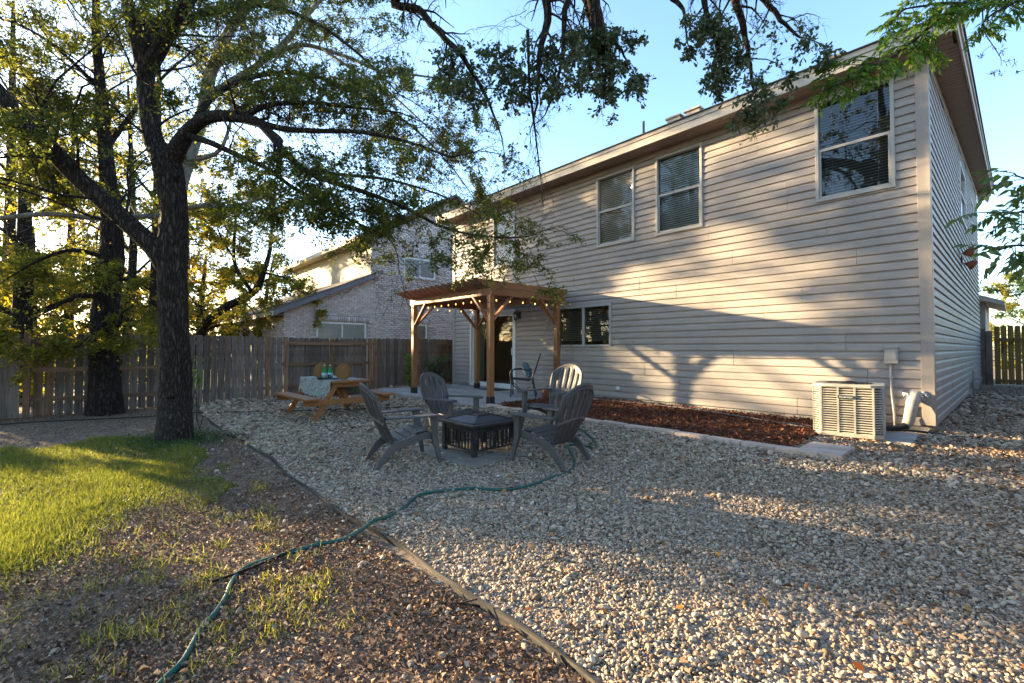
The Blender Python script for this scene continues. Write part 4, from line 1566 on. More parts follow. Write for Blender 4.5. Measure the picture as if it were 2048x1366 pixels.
def run(a, b, n, sag=0.03):
    a, b = Vector(a), Vector(b)
    pts = []
    for i in range(n * 4 + 1):
        t = i / (n * 4)
        s = (t * n) % 1.0
        p = a.lerp(b, t) + Vector((0, 0, -sag * math.sin(math.pi * s)))
        pts.append(p)
        if i % 4 == 2:
            so = put('socket', sme, SLT, Vector(SLo) + p + Vector((0, 0, -0.03)))
            put('bulb', bme, SLT, Vector(SLo) + p + Vector((0, 0, -0.03)))
    wire.tube(pts, 0.004, 5)


zz = BZ0 - 0.0
run((PX0 + 0.05, PY0 + 0.10, zz), (PX1 - 0.05, PY0 + 0.10, zz), 10)
run((PX1 - 0.10, PY0 + 0.05, zz), (PX1 - 0.10, PY1 - 0.05, zz), 5)
run((PX0 + 0.10, PY0 + 0.05, zz), (PX0 + 0.10, PY1 - 0.05, zz), 5)
wire.build('wire', M['rubber'], SLT, SLo)
m = MB()
m.tube([(PX1 + 0.03, PY1 + 0.08, 1.75), (PX1 + 0.03, PY1 + 0.11, 1.4), (PX1 - 0.08, PY1 + 0.2, 1.0), (PX1 - 0.22, PY1 + 0.25, 0.55), (PX1 - 0.42, PY1 + 0.22, 0.24), (PX1 - 0.5, PY1 + 0.1, 0.2)], 0.006, 6)
tag(m.build('power_cord', M['rubber']), 'thin black power cord running down from the pergola post', 'cord')

# ------------------------------------------------------------------ fence along the lot line
FEN = thing('fence', 'weathered board fence along the lot line with panels facing both ways', 'fence', (FX, 2.5, -0.2))
FO = (-FX, -2.5, 0.2)
pm = MB()
pm.prism([(-0.0655, 0.0), (0.0655, 0.0), (0.0655, 1.80), (0.043, 1.845), (-0.043, 1.845), (-0.0655, 1.80)], 'x', -0.008, 0.008)
pick_w = pm.mesh('picket', M['fence'])
pick_b = pm.mesh('picket', M['fence_brown'])
posts = [-1.95] + [-1.09 + 2.386 * k for k in range(0, 7)]
FTOP = 1.46
for i in range(len(posts) - 1):
    y0, y1 = posts[i], posts[i + 1]
    front = (i % 2 == 0)           # boards on our side, rails hidden behind them
    n = 15 if i else 5
    tight = i >= 3
    if tight:
        n = 16
    for k in range(n):
        y = y0 + 0.085 + (y1 - y0 - 0.17) * (k + 0.5) / n
        xo = 0.055 if front else -0.055
        mesh = pick_b if (random.random() < (0.12 if front else 0.28)) else pick_w
        zt = FTOP + random.uniform(-.012, .010) + 0.012 * math.sin(y)
        o = put('picket', mesh, FEN, (xo + random.uniform(-.004, .004), y - 2.5 + random.uniform(-.003, .003), zt - 1.845 + 0.2), (random.uniform(-.006, .006), 0, 0))
        if tight:
            o.scale = (1, 1.06, 1)
    for zr in (1.29, 0.72, 0.12):
        m = MB()
        xo = 0.02 if front else -0.022
        m.box(xo - 0.022, xo + 0.022, y0 + 0.04, y1 - 0.04, zr - 0.045, zr + 0.045)
        m.build('rail', M['rail'], FEN, (0, -2.5, 0.2), (0, 0, 0))
for y in posts:
    m = MB()
    m.box(-0.05, 0.05, -0.05, 0.05, -0.4, FTOP + 0.005 + 0.2)
    m.build('post', M['fence_brown'], FEN, (0.03, y - 2.5, 0.0), bevel=0.006)

GT = thing('side_gate', 'tan wooden side gate with upright boards and gaps between them', 'gate', (0.5, 20.55, 0.0))
gm = MB()
gm.prism([(-0.062, 0.0), (0.062, 0.0), (0.062, 1.74), (0.04, 1.79), (-0.04, 1.79), (-0.062, 1.74)], 'y', -0.009, 0.009)
gme = gm.mesh('picket', M['gate'])
for k in range(17):
    put('picket', gme, GT, (-0.90 + 0.142 * k, 0.03, 0.06 + random.uniform(-.01, .01)))
for z in (0.16, 1.42):
    m = MB()
    m.box(-0.95, 1.45, -0.02, 0.018, z - 0.045, z + 0.045)
    m.build('rail', M['gate'], GT)
m = MB()
m.tube([(-0.80, -0.025, 1.15), (-0.55, -0.025, 1.36)], 0.012, 6)
m.box(-0.82, -0.78, -0.04, -0.02, 1.0, 1.3)
m.build('hinge', M['metal_black'], GT)
m = MB()
m.box(-1.14, -1.00, -0.05, 0.07, -0.2, 1.70)
m.box(-1.30, -1.15, 0.02, 0.04, -0.1, 1.78)
m.build('post', M['fence'], GT, bevel=0.006)

# ------------------------------------------------------------------ neighbour's house
NX, NY, NY2 = -16.6, 4.56, 7.70
NB = thing('brick_house', 'neighbouring pale brick house with a lower sloping roof', 'house', (-21, 9, -0.2))
NO = (21, -9, 0.2)
NYF, NXF = 15.0, -27.5


def nb(mb, name, mat, parent=None, bevel=0.0):
    if parent is None:
        return mb.build(name, mat, NB, NO, bevel=bevel)
    return mb.build(name, mat, parent, bevel=bevel)


def roof_low(y):
    return 2.34 + (y - 4.2) * 0.455


NWIN = [(9.06, 10.54, 4.08, 4.89), (5.64, 7.48, 0.9, 2.11), (9.47, 10.14, 0.9, 2.16)]
m = MB()     # mortar backing of the walls
m.prism([(NY, -0.3), (NYF, -0.3), (NYF, 5.4), ((NYF + NY2) / 2, 7.6), (NY2, 5.4), (NY2, 3.9), (NY, 2.46)], 'x', NX - 0.14, NX - 0.012)
m.box(NXF, NX - 0.145, NY + 0.012, NY + 0.14, -0.3, 2.44)
nb(m, 'wall', M['mortar'])
m = MB()
BW, BH, J = 0.203, 0.066, 0.010
cand = []
row = 0
z = 1.22
while z < 6.9:
    off = (BW + J) / 2 if row % 2 else 0
    y = NY + off
    if off:
        cand.append((NY, NY + off - J, z))
    while y + BW < 12.4:
        cand.append((y, y + BW, z))
        y += BW + J
    z += BH + J
    row += 1
keep = []
for (a, b, z) in cand:
    bad = False
    for (p, q, r, s) in NWIN:
        if b > p - 0.005 and a < q + 0.005 and z + BH > r and z < s + (0.215 if r < 2 else 0.0):
            bad = True
    top = roof_low((a + b) / 2) - 0.02 if (a + b) / 2 < NY2 else 5.3 + min((a + b) / 2 - NY2, NYF - (a + b) / 2) * 0.6
    if z + BH > top or bad:
        continue
    keep.append((a, b, z))
keep.sort(key=lambda t: (t[0] + t[1]) / 2 + abs(t[2] - 2.0) * 0.3)
solo, rest = keep[:300], keep[300:]
bmb = MB()
bmb.box(-0.03, 0.012, -BW / 2, BW / 2, 0, BH)
bme_ = bmb.mesh('brick', M['brick'])
hme = MB()
hme.box(-0.03, 0.012, -(BW / 2 - J) / 2 - 0.0, (BW / 2 - J) / 2, 0, BH)
hmesh = hme.mesh('brick', M['brick'])
for (a, b, z) in solo:
    full = (b - a) > 0.15
    put('brick', bme_ if full else hmesh, NB, (NX + 21 + random.uniform(-.003, .003), (a + b) / 2 - 9, z + 0.2))


def brick_mass(items, name):
    n = len(items)
    A = np.array(items)
    base = np.array([(0, 0, 0), (1, 0, 0), (1, 1, 0), (0, 1, 0), (0, 0, 1), (1, 0, 1), (1, 1, 1), (0, 1, 1)], float)
    lo, hi = A[:, 0:3], A[:, 3:6]
    V = lo[:, None, :] + base[None] * (hi - lo)[:, None, :]
    F = np.array([(0, 3, 2, 1), (4, 5, 6, 7), (0, 1, 5, 4), (1, 2, 6, 5), (2, 3, 7, 6), (3, 0, 4, 7)])
    Fq = (np.arange(n) * 8)[:, None, None] + F[None]
    me = raw_mesh(name, V.reshape(-1, 3), Fq.reshape(-1, 4), M['brick_field'], np.repeat(rng.beta(2, 2, n), 8))
    o = put(name, me, NB, NO)
    o['kind'] = 'stuff'
    return o


items = [(NX - 0.03, a, z, NX + 0.012 + random.uniform(-.003, .003), b, z + BH) for (a, b, z) in rest]
for (p, q, r, s) in NWIN:      # upright bricks over the openings, sill bricks under
    if r < 2:
        y = p - 0.08
        while y < q + 0.08:
            items.append((NX - 0.03, y, s + 0.006, NX + 0.016, y + BH, s + 0.21))
            y += BH + J
    else:
        y = p - 0.02
        while y < q:
            items.append((NX - 0.03, y, r - 0.07, NX + 0.05, y + BH, r - 0.012))
            y += BH + J
z = 1.22
row = 0
RW = [(-22.45, -21.4, 0.9, 2.0), (-20.5, -19.3, -0.1, 2.02), (-25.0, -24.2, 0.9, 2.0)]
while z < 2.40:
    x = NX - 0.03 - (BW + J) * (0.5 if row % 2 else 1)
    while x > NXF:
        if not any(x + BW > p and x < q and z + BH > r and z < s for (p, q, r, s) in RW):
            items.append((x, NY - 0.012, z, x + BW, NY + 0.03, z + BH))
        x -= BW + J
    z += BH + J
    row += 1
brick_mass(items, 'brick_field')
for (p, q, r, s) in NWIN:
    m = MB()
    w = 0.06
    for (a, b, c, d) in ((p, q, r, r + w), (p, q, s - w, s), (p, p + w, r + w, s - w), (q - w, q, r + w, s - w), ((p + q) / 2 - 0.02, (p + q) / 2 + 0.02, r + w, s - w)):
        if q - p < 0.9 and abs(a - ((p + q) / 2 - 0.02)) < 1e-6:
            continue
        m.box(NX - 0.0115, NX + 0.006, a, b, c, d)
    fr = nb(m, 'window', M['white'])
    m = MB()
    m.add([(NX - 0.002, p + w, r + w), (NX - 0.002, q - w, r + w), (NX - 0.002, q - w, s - w), (NX - 0.002, p + w, s - w)], [(0, 1, 2, 3)])
    nb(m, 'pane', M['glass'], fr)
    m = MB()
    z = r + w
    while z < s - w:
        m.box(NX - 0.0115, NX - 0.006, p + w, q - w, z, z + 0.036)
        z += 0.045
    nb(m, 'blinds', M['white'], fr)
M['dark_glass'] = surf('dark_glass', [(0.02, 0.025, 0.03), (0.05, 0.055, 0.06)], rough=0.08, bump=0, spec=0.8)
for (p, q, r, s) in RW:
    m = MB()
    for (a, b, c, d) in ((p, q, s - 0.05, s), (p, p + 0.05, r, s - 0.05), (q - 0.05, q, r, s - 0.05), ((p + q) / 2 - 0.02, (p + q) / 2 + 0.02, r, s - 0.05)):
        m.box(a, b, NY - 0.03, NY + 0.010, c, d)
    fr = nb(m, 'window', M['rail'])
    m = MB()
    m.add([(p + 0.05, NY - 0.005, r), (q - 0.05, NY - 0.005, r), (q - 0.05, NY - 0.005, s - 0.05), (p + 0.05, NY - 0.005, s - 0.05)], [(0, 1, 2, 3)])
    nb(m, 'pane', M['dark_glass'], fr)
m = MB()
m.tube([(-20.95, NY, 1.86), (-20.95, NY - 0.12, 1.86)], 0.02, 8)
m.lathe([(0.05, 0), (0.07, 0.08), (0.05, 0.12)], (-20.95, NY - 0.14, 1.8), 10)
nb(m, 'porch_lamp', M['metal_black'])
# upright panel boards of the upper storey
m = MB()
x = NXF + 1.2
while x < NX - 0.01:
    x2 = min(x + 0.2, NX - 0.003)
    m.box(x, x2 - 0.012, NY2 - 0.02, NY2 + 0.02, 3.6, 5.42)
    m.box(x2 - 0.012, x2, NY2 - 0.01, NY2 + 0.02, 3.6, 5.42)
    x = x2
nb(m, 'panel_siding', M['nb_siding'])
m = MB()
m.box(NX - 0.06, NX + 0.018, NY2 - 0.035, NY2 - 0.021, 3.9, 5.42)
nb(m, 'corner_board', M['nb_fascia'])
# lower roof
m = MB()
t = 0.03
m.prism([(4.15, roof_low(4.15) + 0.08), (NY2 + 0.3, roof_low(NY2 + 0.3) + 0.08), (NY2 + 0.3, roof_low(NY2 + 0.3) + 0.11), (4.15, roof_low(4.15) + 0.11)], 'x', NXF - 0.4, NX + 0.34)
lr = nb(m, 'roof', M['shingle'])
for k in range(9):
    m = MB()
    ya = 4.15 + 0.4 * k
    m.prism([(ya, roof_low(ya) + 0.112), (ya + 0.4, roof_low(ya + 0.4) + 0.111), (ya + 0.4, roof_low(ya + 0.4) + 0.113), (ya, roof_low(ya) + 0.124)], 'x', NXF - 0.4, NX + 0.345)
    nb(m, 'shingle_course', M['shingle'], lr)
m = MB()
m.prism([(4.17, roof_low(4.17) - 0.09), (NY2 + 0.3, roof_low(NY2 + 0.3) - 0.09), (NY2 + 0.3, roof_low(NY2 + 0.3) + 0.078), (4.17, roof_low(4.17) + 0.078)], 'x', NX + 0.28, NX + 0.33)
nb(m, 'rake_board', M['nb_fascia'], lr)
m = MB()
m.box(NXF - 0.4, NX + 0.279, 4.17, 4.20, roof_low(4.17) - 0.08, roof_low(4.17) + 0.075)
nb(m, 'fascia', M['fascia'], lr)
m = MB()
m.box(NXF - 0.4, NX + 0.278, 4.205, NY + 0.0, roof_low(4.17) - 0.06, roof_low(4.17) - 0.045)
nb(m, 'soffit', M['soffit'], lr)
m = MB()
m.box(-19.6, -19.2, 5.9, 6.2, roof_low(6.0), roof_low(6.0) + 0.3)
nb(m, 'roof_vent', M['shingle'], lr)
# upper roof: eave over the panel wall, gable over the brick
ym = (NYF + NY2) / 2
m = MB()
m.prism([(NY2 - 0.5, 5.40), (ym, 7.75), (NYF + 0.5, 5.40), (NYF + 0.5, 5.50), (ym, 7.87), (NY2 - 0.5, 5.50)], 'x', NXF + 0.4, NX + 0.4)
ur = nb(m, 'roof', M['shingle'])
m = MB()
m.box(NXF + 0.4, NX + 0.398, NY2 - 0.53, NY2 - 0.5, 5.30, 5.47)
nb(m, 'fascia', M['nb_siding'], ur)
m = MB()
m.box(NXF + 0.4, NX + 0.39, NY2 - 0.499, NY2 - 0.025, 5.35, 5.365)
nb(m, 'soffit', M['nb_siding'], ur)

# ------------------------------------------------------------------ edging board, hoses, drip line
m = MB()
xs_ = np.linspace(4.4, -10.6, 150)
vs, fs = [], []
for i, x in enumerate(xs_):
    y = EDGE_Y + 0.03 * math.sin(x * 1.7) + 0.02 * math.sin(x * 4.1 + 1)
    z = float(gz(x, y))
    lean = 0.012 * math.sin(x * 2.3)
    h = 0.032 + 0.008 * math.sin(x * 3.1 + 0.5)
    vs += [(x, y - 0.006, z - 0.05), (x, y + 0.006, z - 0.05), (x, y + 0.006 + lean, z + h), (x, y - 0.006 + lean, z + h)]
    if i:
        o = 4 * (i - 1)
        for a, b in ((0, 1), (1, 2), (2, 3), (3, 0)):
            fs.append((o + a, o + b, o + 4 + b, o + 4 + a))
fs.append((0, 1, 2, 3))
m.add(vs, fs, False)
tag(m.build('edging_board', M['edging']), 'long thin wavy landscape edging strip between the soil and the gravel', 'edging')


def smooth_path(pts, n=10):
    pts = [Vector(p) for p in pts]
    out = []
    for i in range(len(pts) - 1):
        p0, p1, p2, p3 = pts[max(i - 1, 0)], pts[i], pts[i + 1], pts[min(i + 2, len(pts) - 1)]
        for k in range(n):
            t = k / n
            out.append(0.5 * ((2 * p1) + (p2 - p0) * t + (2 * p0 - 5 * p1 + 4 * p2 - p3) * t * t + (3 * p1 - p0 - 3 * p2 + p3) * t ** 3))
    out.append(pts[-1])
    return out


hp = [(250, 1450), (329, 1366), (363, 1333), (385, 1296), (404, 1262), (434, 1228), (453, 1197), (461, 1175), (476, 1152), (499, 1137), (529, 1126), (567, 1114), (604, 1103), (642, 1092), (685, 1084), (720, 1074), (750, 1058),
      (778, 1043), (805, 1026), (832, 1002), (853, 994), (890, 989), (942, 985), (1010, 987), (1061, 978), (1106, 961), (1141, 950), (1149, 934), (1146, 917), (1138, 896)]
pts = [gnd(x, y, 0.016) for x, y in hp]
for i, p in enumerate(pts):
    if p.y > EDGE_Y + 0.06:
        p.z += 0.022
    if abs(p.y - EDGE_Y) < 0.12:
        p.z += 0.03
pts += [Vector((-3.55, 4.62, float(gz(-3.55, 4.62)) + 0.04)), Vector((-4.6, 5.25, float(gz(-4.6, 5.25)) + 0.04)), Vector((-6.2, 5.42, 0.0)), Vector((-6.8, 5.9, 0.06)), Vector((-6.9, 7.2, 0.06)), Vector((-6.93, 8.12, 0.08)), Vector((-6.95, 8.18, 0.38))]
m = MB()
m.tube(smooth_path(pts), 0.0135, 10)
tag(m.build('garden_hose', M['hose_green']), 'dark green garden hose winding over the soil onto the gravel', 'hose')
gp = [Vector((-7.09, 8.18, 0.36)), Vector((-7.0, 8.08, 0.22)), Vector((-6.8, 7.85, 0.09)), Vector((-6.4, 7.7, 0.085)), Vector((-5.6, 7.75, 0.085)), Vector((-4.6, 7.8, 0.085)), Vector((-3.7, 7.72, 0.085)), Vector((-3.0, 7.5, 0.085)), Vector((-2.4, 7.25, 0.09)), Vector((-2.0, 7.1, 0.09)), Vector((-1.85, 7.2, 0.08)), Vector((-2.05, 7.32, 0.085)), Vector((-2.3, 7.2, 0.09))]
m = MB()
m.tube(smooth_path(gp), 0.011, 8)
tag(m.build('grey_hose', M['hose_grey']), 'thin grey hose lying on the mulch along the siding', 'hose')
bp = [(-1.2, 7.75, 0.07), (-0.95, 7.95, 0.065), (-0.75, 8.0, 0.055), (-0.45, 7.95, 0.04), (-0.1, 7.85, 0.04), (0.4, 7.7, 0.04), (1.2, 7.3, 0.04), (2.5, 7.0, 0.04)]
m = MB()
m.tube(smooth_path(bp), 0.014, 8)
tag(m.build('black_hose', M['rubber']), 'black hose leading from the condenser over the gravel', 'hose')
dp = [(-11.6, -2.5), (-11.7, -0.9), (-11.4, 0.0), (-11.2, 0.9), (-11.3, 1.5), (-11.0, 2.0), (-10.3, 3.0), (-9.6, 3.9), (-9.0, 4.5), (-8.4, 5.2), (-8.0, 5.5), (-7.2, 5.5)]
m = MB()
m.tube(smooth_path([(x, y, float(gz(x, y)) + 0.045) for x, y in dp]), 0.012, 8)
tag(m.build('drip_line', M['rubber']), 'thin black drip tubing curving over the gravel behind the picnic table', 'tubing')

# ------------------------------------------------------------------ fire pit on flat stones
PC = Vector((-4.70, 3.66, 0))
PZ = float(gz(PC.x, PC.y)) + 0.035
for i, (sx, sy, w, d, lab) in enumerate(((-0.34, -0.30, 0.62, 0.66, 'flat stone slab under the fire pit beside the chair with the back to the tree'), (0.32, -0.28, 0.60, 0.64, 'flat stone slab under the fire pit corner facing the garden hose'),
                                    (0.33, 0.36, 0.58, 0.58, 'flat stone slab under the fire pit toward the mulch bed'), (-0.34, 0.36, 0.62, 0.6, 'flat stone slab under the fire pit toward the pergola'))):
    m = MB()
    poly = [(-w / 2 * random.uniform(.9, 1), -d / 2), (0, -d / 2 * 1.08), (w / 2, -d / 2 * random.uniform(.85, 1)), (w / 2 * 1.05, 0), (w / 2 * random.uniform(.9, 1), d / 2), (0, d / 2 * 1.04), (-w / 2, d / 2 * random.uniform(.9, 1)), (-w / 2 * 1.04, 0.03)]
    m.prism(poly, 'z', -0.03, 0.012)
    tag(m.build('stone_slab', M['stone'], None, (PC.x + sx, PC.y + sy, PZ - 0.006 + 0.002 * i), (0, 0, 0), bevel=0.006), lab, 'stone slab', 'stones under the fire pit')
PIT = thing('fire_pit', 'square black steel fire pit with slatted sides and mesh lid', 'fire pit', (PC.x, PC.y, PZ + 0.014))
ps, ph = 0.315, 0.36
for i, j in ((-1, -1), (1, -1), (1, 1), (-1, 1)):
    m = MB()
    x, y = i * ps, j * ps
    m.box(x - 0.028, x + 0.028, y - 0.028, y + 0.028, 0, ph - 0.0)
    m.build('leg', M['pit_metal'], PIT, bevel=0.003)
for q in range(4):
    m = MB()
    for z in (0.065, ph - 0.075):
        m.box(-ps + 0.029, ps - 0.029, -0.008, 0.008, z - 0.009, z + 0.009)
    for k in range(9):
        x = -ps + 0.06 + (2 * ps - 0.12) * k / 8
        wd = 0.02 if k != 4 else 0.05
        m.box(x - wd / 2, x + wd / 2, -0.0065, 0.0065, 0.075, ph - 0.085)
    m.box(-ps + 0.029, ps - 0.029, -0.009, 0.009, ph - 0.06, ph - 0.002)
    a = math.pi / 2 * q
    m.build('side_grille', M['pit_metal'], PIT, (ps * math.sin(a), -ps * math.cos(a), 0), (0, 0, a))
    m = MB()
    ro, ri = 0.41, 0.30
    m.prism([(-ro, -ro), (ro, -ro), (ri, -ri), (-ri, -ri)], 'z', ph, ph + 0.028)
    m.build('rim', M['pit_metal'], PIT, (0, 0, 0), (0, 0, a), bevel=0.004)
m = MB()
m.lathe([(0.0, 0.225), (0.12, 0.23), (0.22, 0.26), (0.28, 0.30), (0.299, 0.355), (0.29, 0.355), (0.21, 0.275), (0.0, 0.24)], (0, 0, 0), 24)
m.build('bowl', M['metal_black'], PIT)
M['mesh_lid'] = surf('lid_mesh', [(0.02, 0.02, 0.022), (0.05, 0.05, 0.052)], scale=(90, 90, 90), rough=0.45, bump=0.6, bdist=0.004)
lo, hi, zt0, zt1 = 0.31, 0.115, ph + 0.0305, ph + 0.092
m = MB()
cs = [(-1, -1), (1, -1), (1, 1), (-1, 1)]
for i in range(4):
    a, b = cs[i], cs[(i + 1) % 4]
    m.add([(a[0] * lo, a[1] * lo, zt0), (b[0] * lo, b[1] * lo, zt0), (b[0] * hi, b[1] * hi, zt1), (a[0] * hi, a[1] * hi, zt1)], [(0, 1, 2, 3)])
m.add([(x * hi, y * hi, zt1) for x, y in cs], [(0, 1, 2, 3)])
lid = m.build('lid', M['mesh_lid'], PIT)
m = MB()
for i in range(4):
    a, b = cs[i], cs[(i + 1) % 4]
    m.bar((a[0] * lo, a[1] * lo, zt0 + 0.004), (a[0] * hi, a[1] * hi, zt1 + 0.003), 0.024, 0.01)
    m.bar((a[0] * hi, a[1] * hi, zt1 + 0.004), (b[0] * hi, b[1] * hi, zt1 + 0.004), 0.02, 0.01)
m.build('lid_rib', M['pit_metal'], lid)
m = MB()
m.tube([(0.03 * math.cos(t), 0, zt1 + 0.005 + 0.03 * math.sin(t)) for t in np.linspace(0, math.pi, 9)], 0.005, 6)
m.build('lid_handle', M['terracotta'], lid)

# ------------------------------------------------------------------ moulded adirondack chairs
def make_chair():
    c = thing('adirondack_chair', '', 'chair', scale=0.95)
    # fan back: grid with slots left open
    cols = []
    u = -1.0
    for s in range(6):
        cols += [('s', 0.27)] * 1
        if s < 5:
            cols.append(('g', 0.08))
    tot = sum(w for _, w in cols)
    edges = [-1.0]
    typ = []
    for t_, w in cols:
        nsub = 3 if t_ == 's' else 1
        for _ in range(nsub):
            edges.append(edges[-1] + 2 * w / tot / nsub)
            typ.append(t_)
    rows = np.linspace(0, 1, 29)
    tilt = R_(24)

    def bp_(u, v):
        half = 0.20 + 0.105 * sstep(0.0, 0.75, v)
        top = 0.80 - 0.16 * abs(u) ** 2.2
        s = v * top
        x = u * float(half) * (1 - 0.10 * max(0, v - 0.8) * 5 * 0.4)
        hollow = 0.055 * (u * u) + 0.03 * math.sin(v * math.pi) * -1
        y = -0.16 - s * math.sin(tilt) + hollow
        z = 0.255 + s * math.cos(tilt)
        return (x, y, z)
    m = MB()
    ne = len(edges)
    for v in rows:
        for e in edges:
            m.v.append(bp_(e, float(v)))
    for r in range(len(rows) - 1):
        vm = (rows[r] + rows[r + 1]) / 2
        for k in range(ne - 1):
            gi = typ[:k + 1].count('g')
            if typ[k] == 'g' and ((0.06 < vm < 0.40) or (0.47 < vm < (0.88 if gi in (2, 3, 4) else 0.84))):
                continue
            a = r * ne + k
            m.f.append((a, a + 1, a + ne + 1, a + ne))
            m.s.append(True)
    o = m.build('backrest', M['resin'], c)
    so = o.modifiers.new('thick', 'SOLIDIFY')
    so.thickness = 0.018
    so.offset = 0
    m = MB()      # stiffening bands behind the slats
    for v, hh in ((0.435, 0.03), (0.93, 0.016)):
        pts = []
        for e in np.linspace(-0.98, 0.98, 13):
            p = bp_(float(e), v)
            pts.append((p[0], p[1] - 0.012, p[2] - 0.006))
        for i in range(12):
            m.bar(pts[i], pts[i + 1], 0.02, hh)
    m.build('back_band', M['resin'], c)
    m = MB()      # ribs on the rear face
    for e in np.linspace(-0.80, 0.80, 6):
        pts = [bp_(float(e), v) for v in np.linspace(0.03, 0.9, 9)]
        for i in range(8):
            m.bar((pts[i][0], pts[i][1] - 0.014, pts[i][2]), (pts[i + 1][0], pts[i + 1][1] - 0.014, pts[i + 1][2]), 0.03, 0.012, up=(0, 1, 0.4))
    m.build('back_rib', M['resin'], c)
    # seat slats, dipping to the back and rolling over at the front
    prof = [(0.30, 0.335), (0.285, 0.375), (0.25, 0.392), (0.17, 0.385), (0.08, 0.362), (-0.01, 0.333), (-0.10, 0.300), (-0.17, 0.275)]
    for i in range(len(prof) - 1):
        a, b = prof[i], prof[i + 1]
        d = Vector((0, b[0] - a[0], b[1] - a[1]))
        g = d.normalized() * (0.005 if i > 1 else 0.0005)
        w = 0.50 - 0.012 * i
        m = MB()
        m.bar(Vector((0, a[0], a[1])) + g, Vector((0, b[0], b[1])) - g, w, 0.016)
        m.build('seat_slat', M['resin'], c, bevel=0.004)
    for sgn in (-1, 1):
        m = MB()      # arm: plank widening to the front
        n0 = 9
        vs = []
        for i in range(n0):
            t = i / (n0 - 1)
            y = -0.26 + 0.66 * t
            wd = 0.052 + 0.030 * sstep(0.2, 0.75, t) - 0.02 * sstep(0.9, 1.0, t)
            xo = 0.272 + 0.055 * sstep(0.0, 0.6, t)
            z = 0.565 + 0.012 * t - 0.012 * sstep(0.9, 1, t)
            for dx, dz in ((-wd, 0), (wd, 0), (wd, 0.022), (-wd, 0.022)):
                vs.append((sgn * xo + dx, y, z + dz))
        fs = [(0, 1, 2, 3), tuple(range(4 * n0 - 1, 4 * n0 - 5, -1))]
        for i in range(n0 - 1):
            for k in range(4):
                fs.append((4 * i + k, 4 * i + (k + 1) % 4, 4 * i + 4 + (k + 1) % 4, 4 * i + 4 + k))
        m.add(vs, fs)
        m.build('arm', M['resin'], c, bevel=0.006)
        m = MB()      # front leg
        m.bar((sgn * 0.325, 0.30, 0.567), (sgn * 0.30, 0.335, 0.30), 0.05, 0.095, up=(0, 1, 0), w2=0.045, h2=0.075)
        m.bar((sgn * 0.30, 0.335, 0.302), (sgn * 0.325, 0.40, 0.0), 0.045, 0.075, up=(0, 1, 0), w2=0.032, h2=0.042)
        m.build('front_leg', M['resin'], c, bevel=0.006)
        m = MB()      # side rail bending down into the rear leg
        prof2 = [(0.345, 0.385), (0.345, 0.29), (0.20, 0.295), (0.02, 0.248), (-0.15, 0.178), (-0.26, 0.07), (-0.33, 0.0), (-0.375, 0.0), (-0.325, 0.11), (-0.23, 0.235), (-0.15, 0.29), (0.05, 0.335), (0.22, 0.378)]
        m.prism(prof2, 'x', sgn * 0.245, sgn * 0.283)
        m.build('rear_leg', M['resin'], c, bevel=0.006)
    return c


CH0 = make_chair()
chairs = [((-4.86, 2.62), R_(-12), 'grey adirondack chair seen from behind, between the tree and the fire pit'),
          ((-3.62, 3.92), R_(90 + 4), 'grey adirondack chair nearest the garden hose, its slatted back toward the house corner'),
          ((-5.86, 3.98), R_(-90 + 14), 'grey adirondack chair facing us in front of the pergola post'),
          ((-4.55, 4.92), R_(180 + 6), 'grey adirondack chair with sunlit back, in front of the mulch bed')]
for i, ((x, y), rz, lab) in enumerate(chairs):
    z = float(gz(x, y)) + 0.03
    if i == 0:
        CH0.location = (x, y, z)
        CH0.rotation_euler = (0, 0, rz)
        CH0['label'] = lab
        CH0['group'] = 'adirondack chairs round the fire pit'
    else:
        dup(CH0, (x, y, z), rz, lab)

# ------------------------------------------------------------------ picnic table and what stands on it
TX0, TX1, TY0, TY1 = -10.2, -8.44, 3.16, 3.86
TZ = -0.19
TB = thing('picnic_table', 'brown wooden picnic table with attached benches on the gravel', 'picnic table', ((TX0 + TX1) / 2, (TY0 + TY1) / 2, TZ), R_(1.5))
hx = (TX1 - TX0) / 2
hw = (TY1 - TY0) / 2
for k in range(5):
    m = MB()
    y0 = -hw + 2 * hw * k / 5
    m.box(-hx, hx, y0 + 0.003, y0 + 2 * hw / 5 - 0.003, 0.70, 0.738)
    m.build('top_plank', M['table_wood'], TB, bevel=0.004)
for s in (-1, 1):
    m = MB()
    m.box(-hx + 0.02, hx + 0.10, s * (hw + 0.38) - 0.135, s * (hw + 0.38) + 0.135, 0.405, 0.443)
    m.build('bench_plank', M['table_wood'], TB, bevel=0.005)
for sx in (-1, 1):
    x = sx * (hx - 0.16)
    for s in (-1, 1):
        m = MB()
        poly = [(s * 0.16, 0.699), (s * 0.27, 0.699), (s * 0.70, 0.0), (s * 0.58, 0.0)]
        m.prism(poly, 'x', x - 0.02, x + 0.02)
        m.build('leg', M['table_wood'], TB, bevel=0.004)
    m = MB()
    m.prism([(-hw - 0.50, 0.40), (hw + 0.50, 0.40), (hw + 0.47, 0.29), (-hw - 0.47, 0.29)], 'x', x + 0.021 * sx, x + 0.061 * sx)
    m.build('bench_beam', M['table_wood'], TB, bevel=0.004)
    m = MB()
    m.box(x + 0.0205 * sx - 0.018, x + 0.0205 * sx + 0.018, -hw + 0.03, hw - 0.03, 0.61, 0.695)
    m.build('cleat', M['table_wood'], TB)
    m = MB()
    m.bar((x, 0, 0.32), (x - sx * 0.5, 0, 0.69), 0.04, 0.08, up=(0, 1, 0))
    m.build('brace', M['table_wood'], TB)
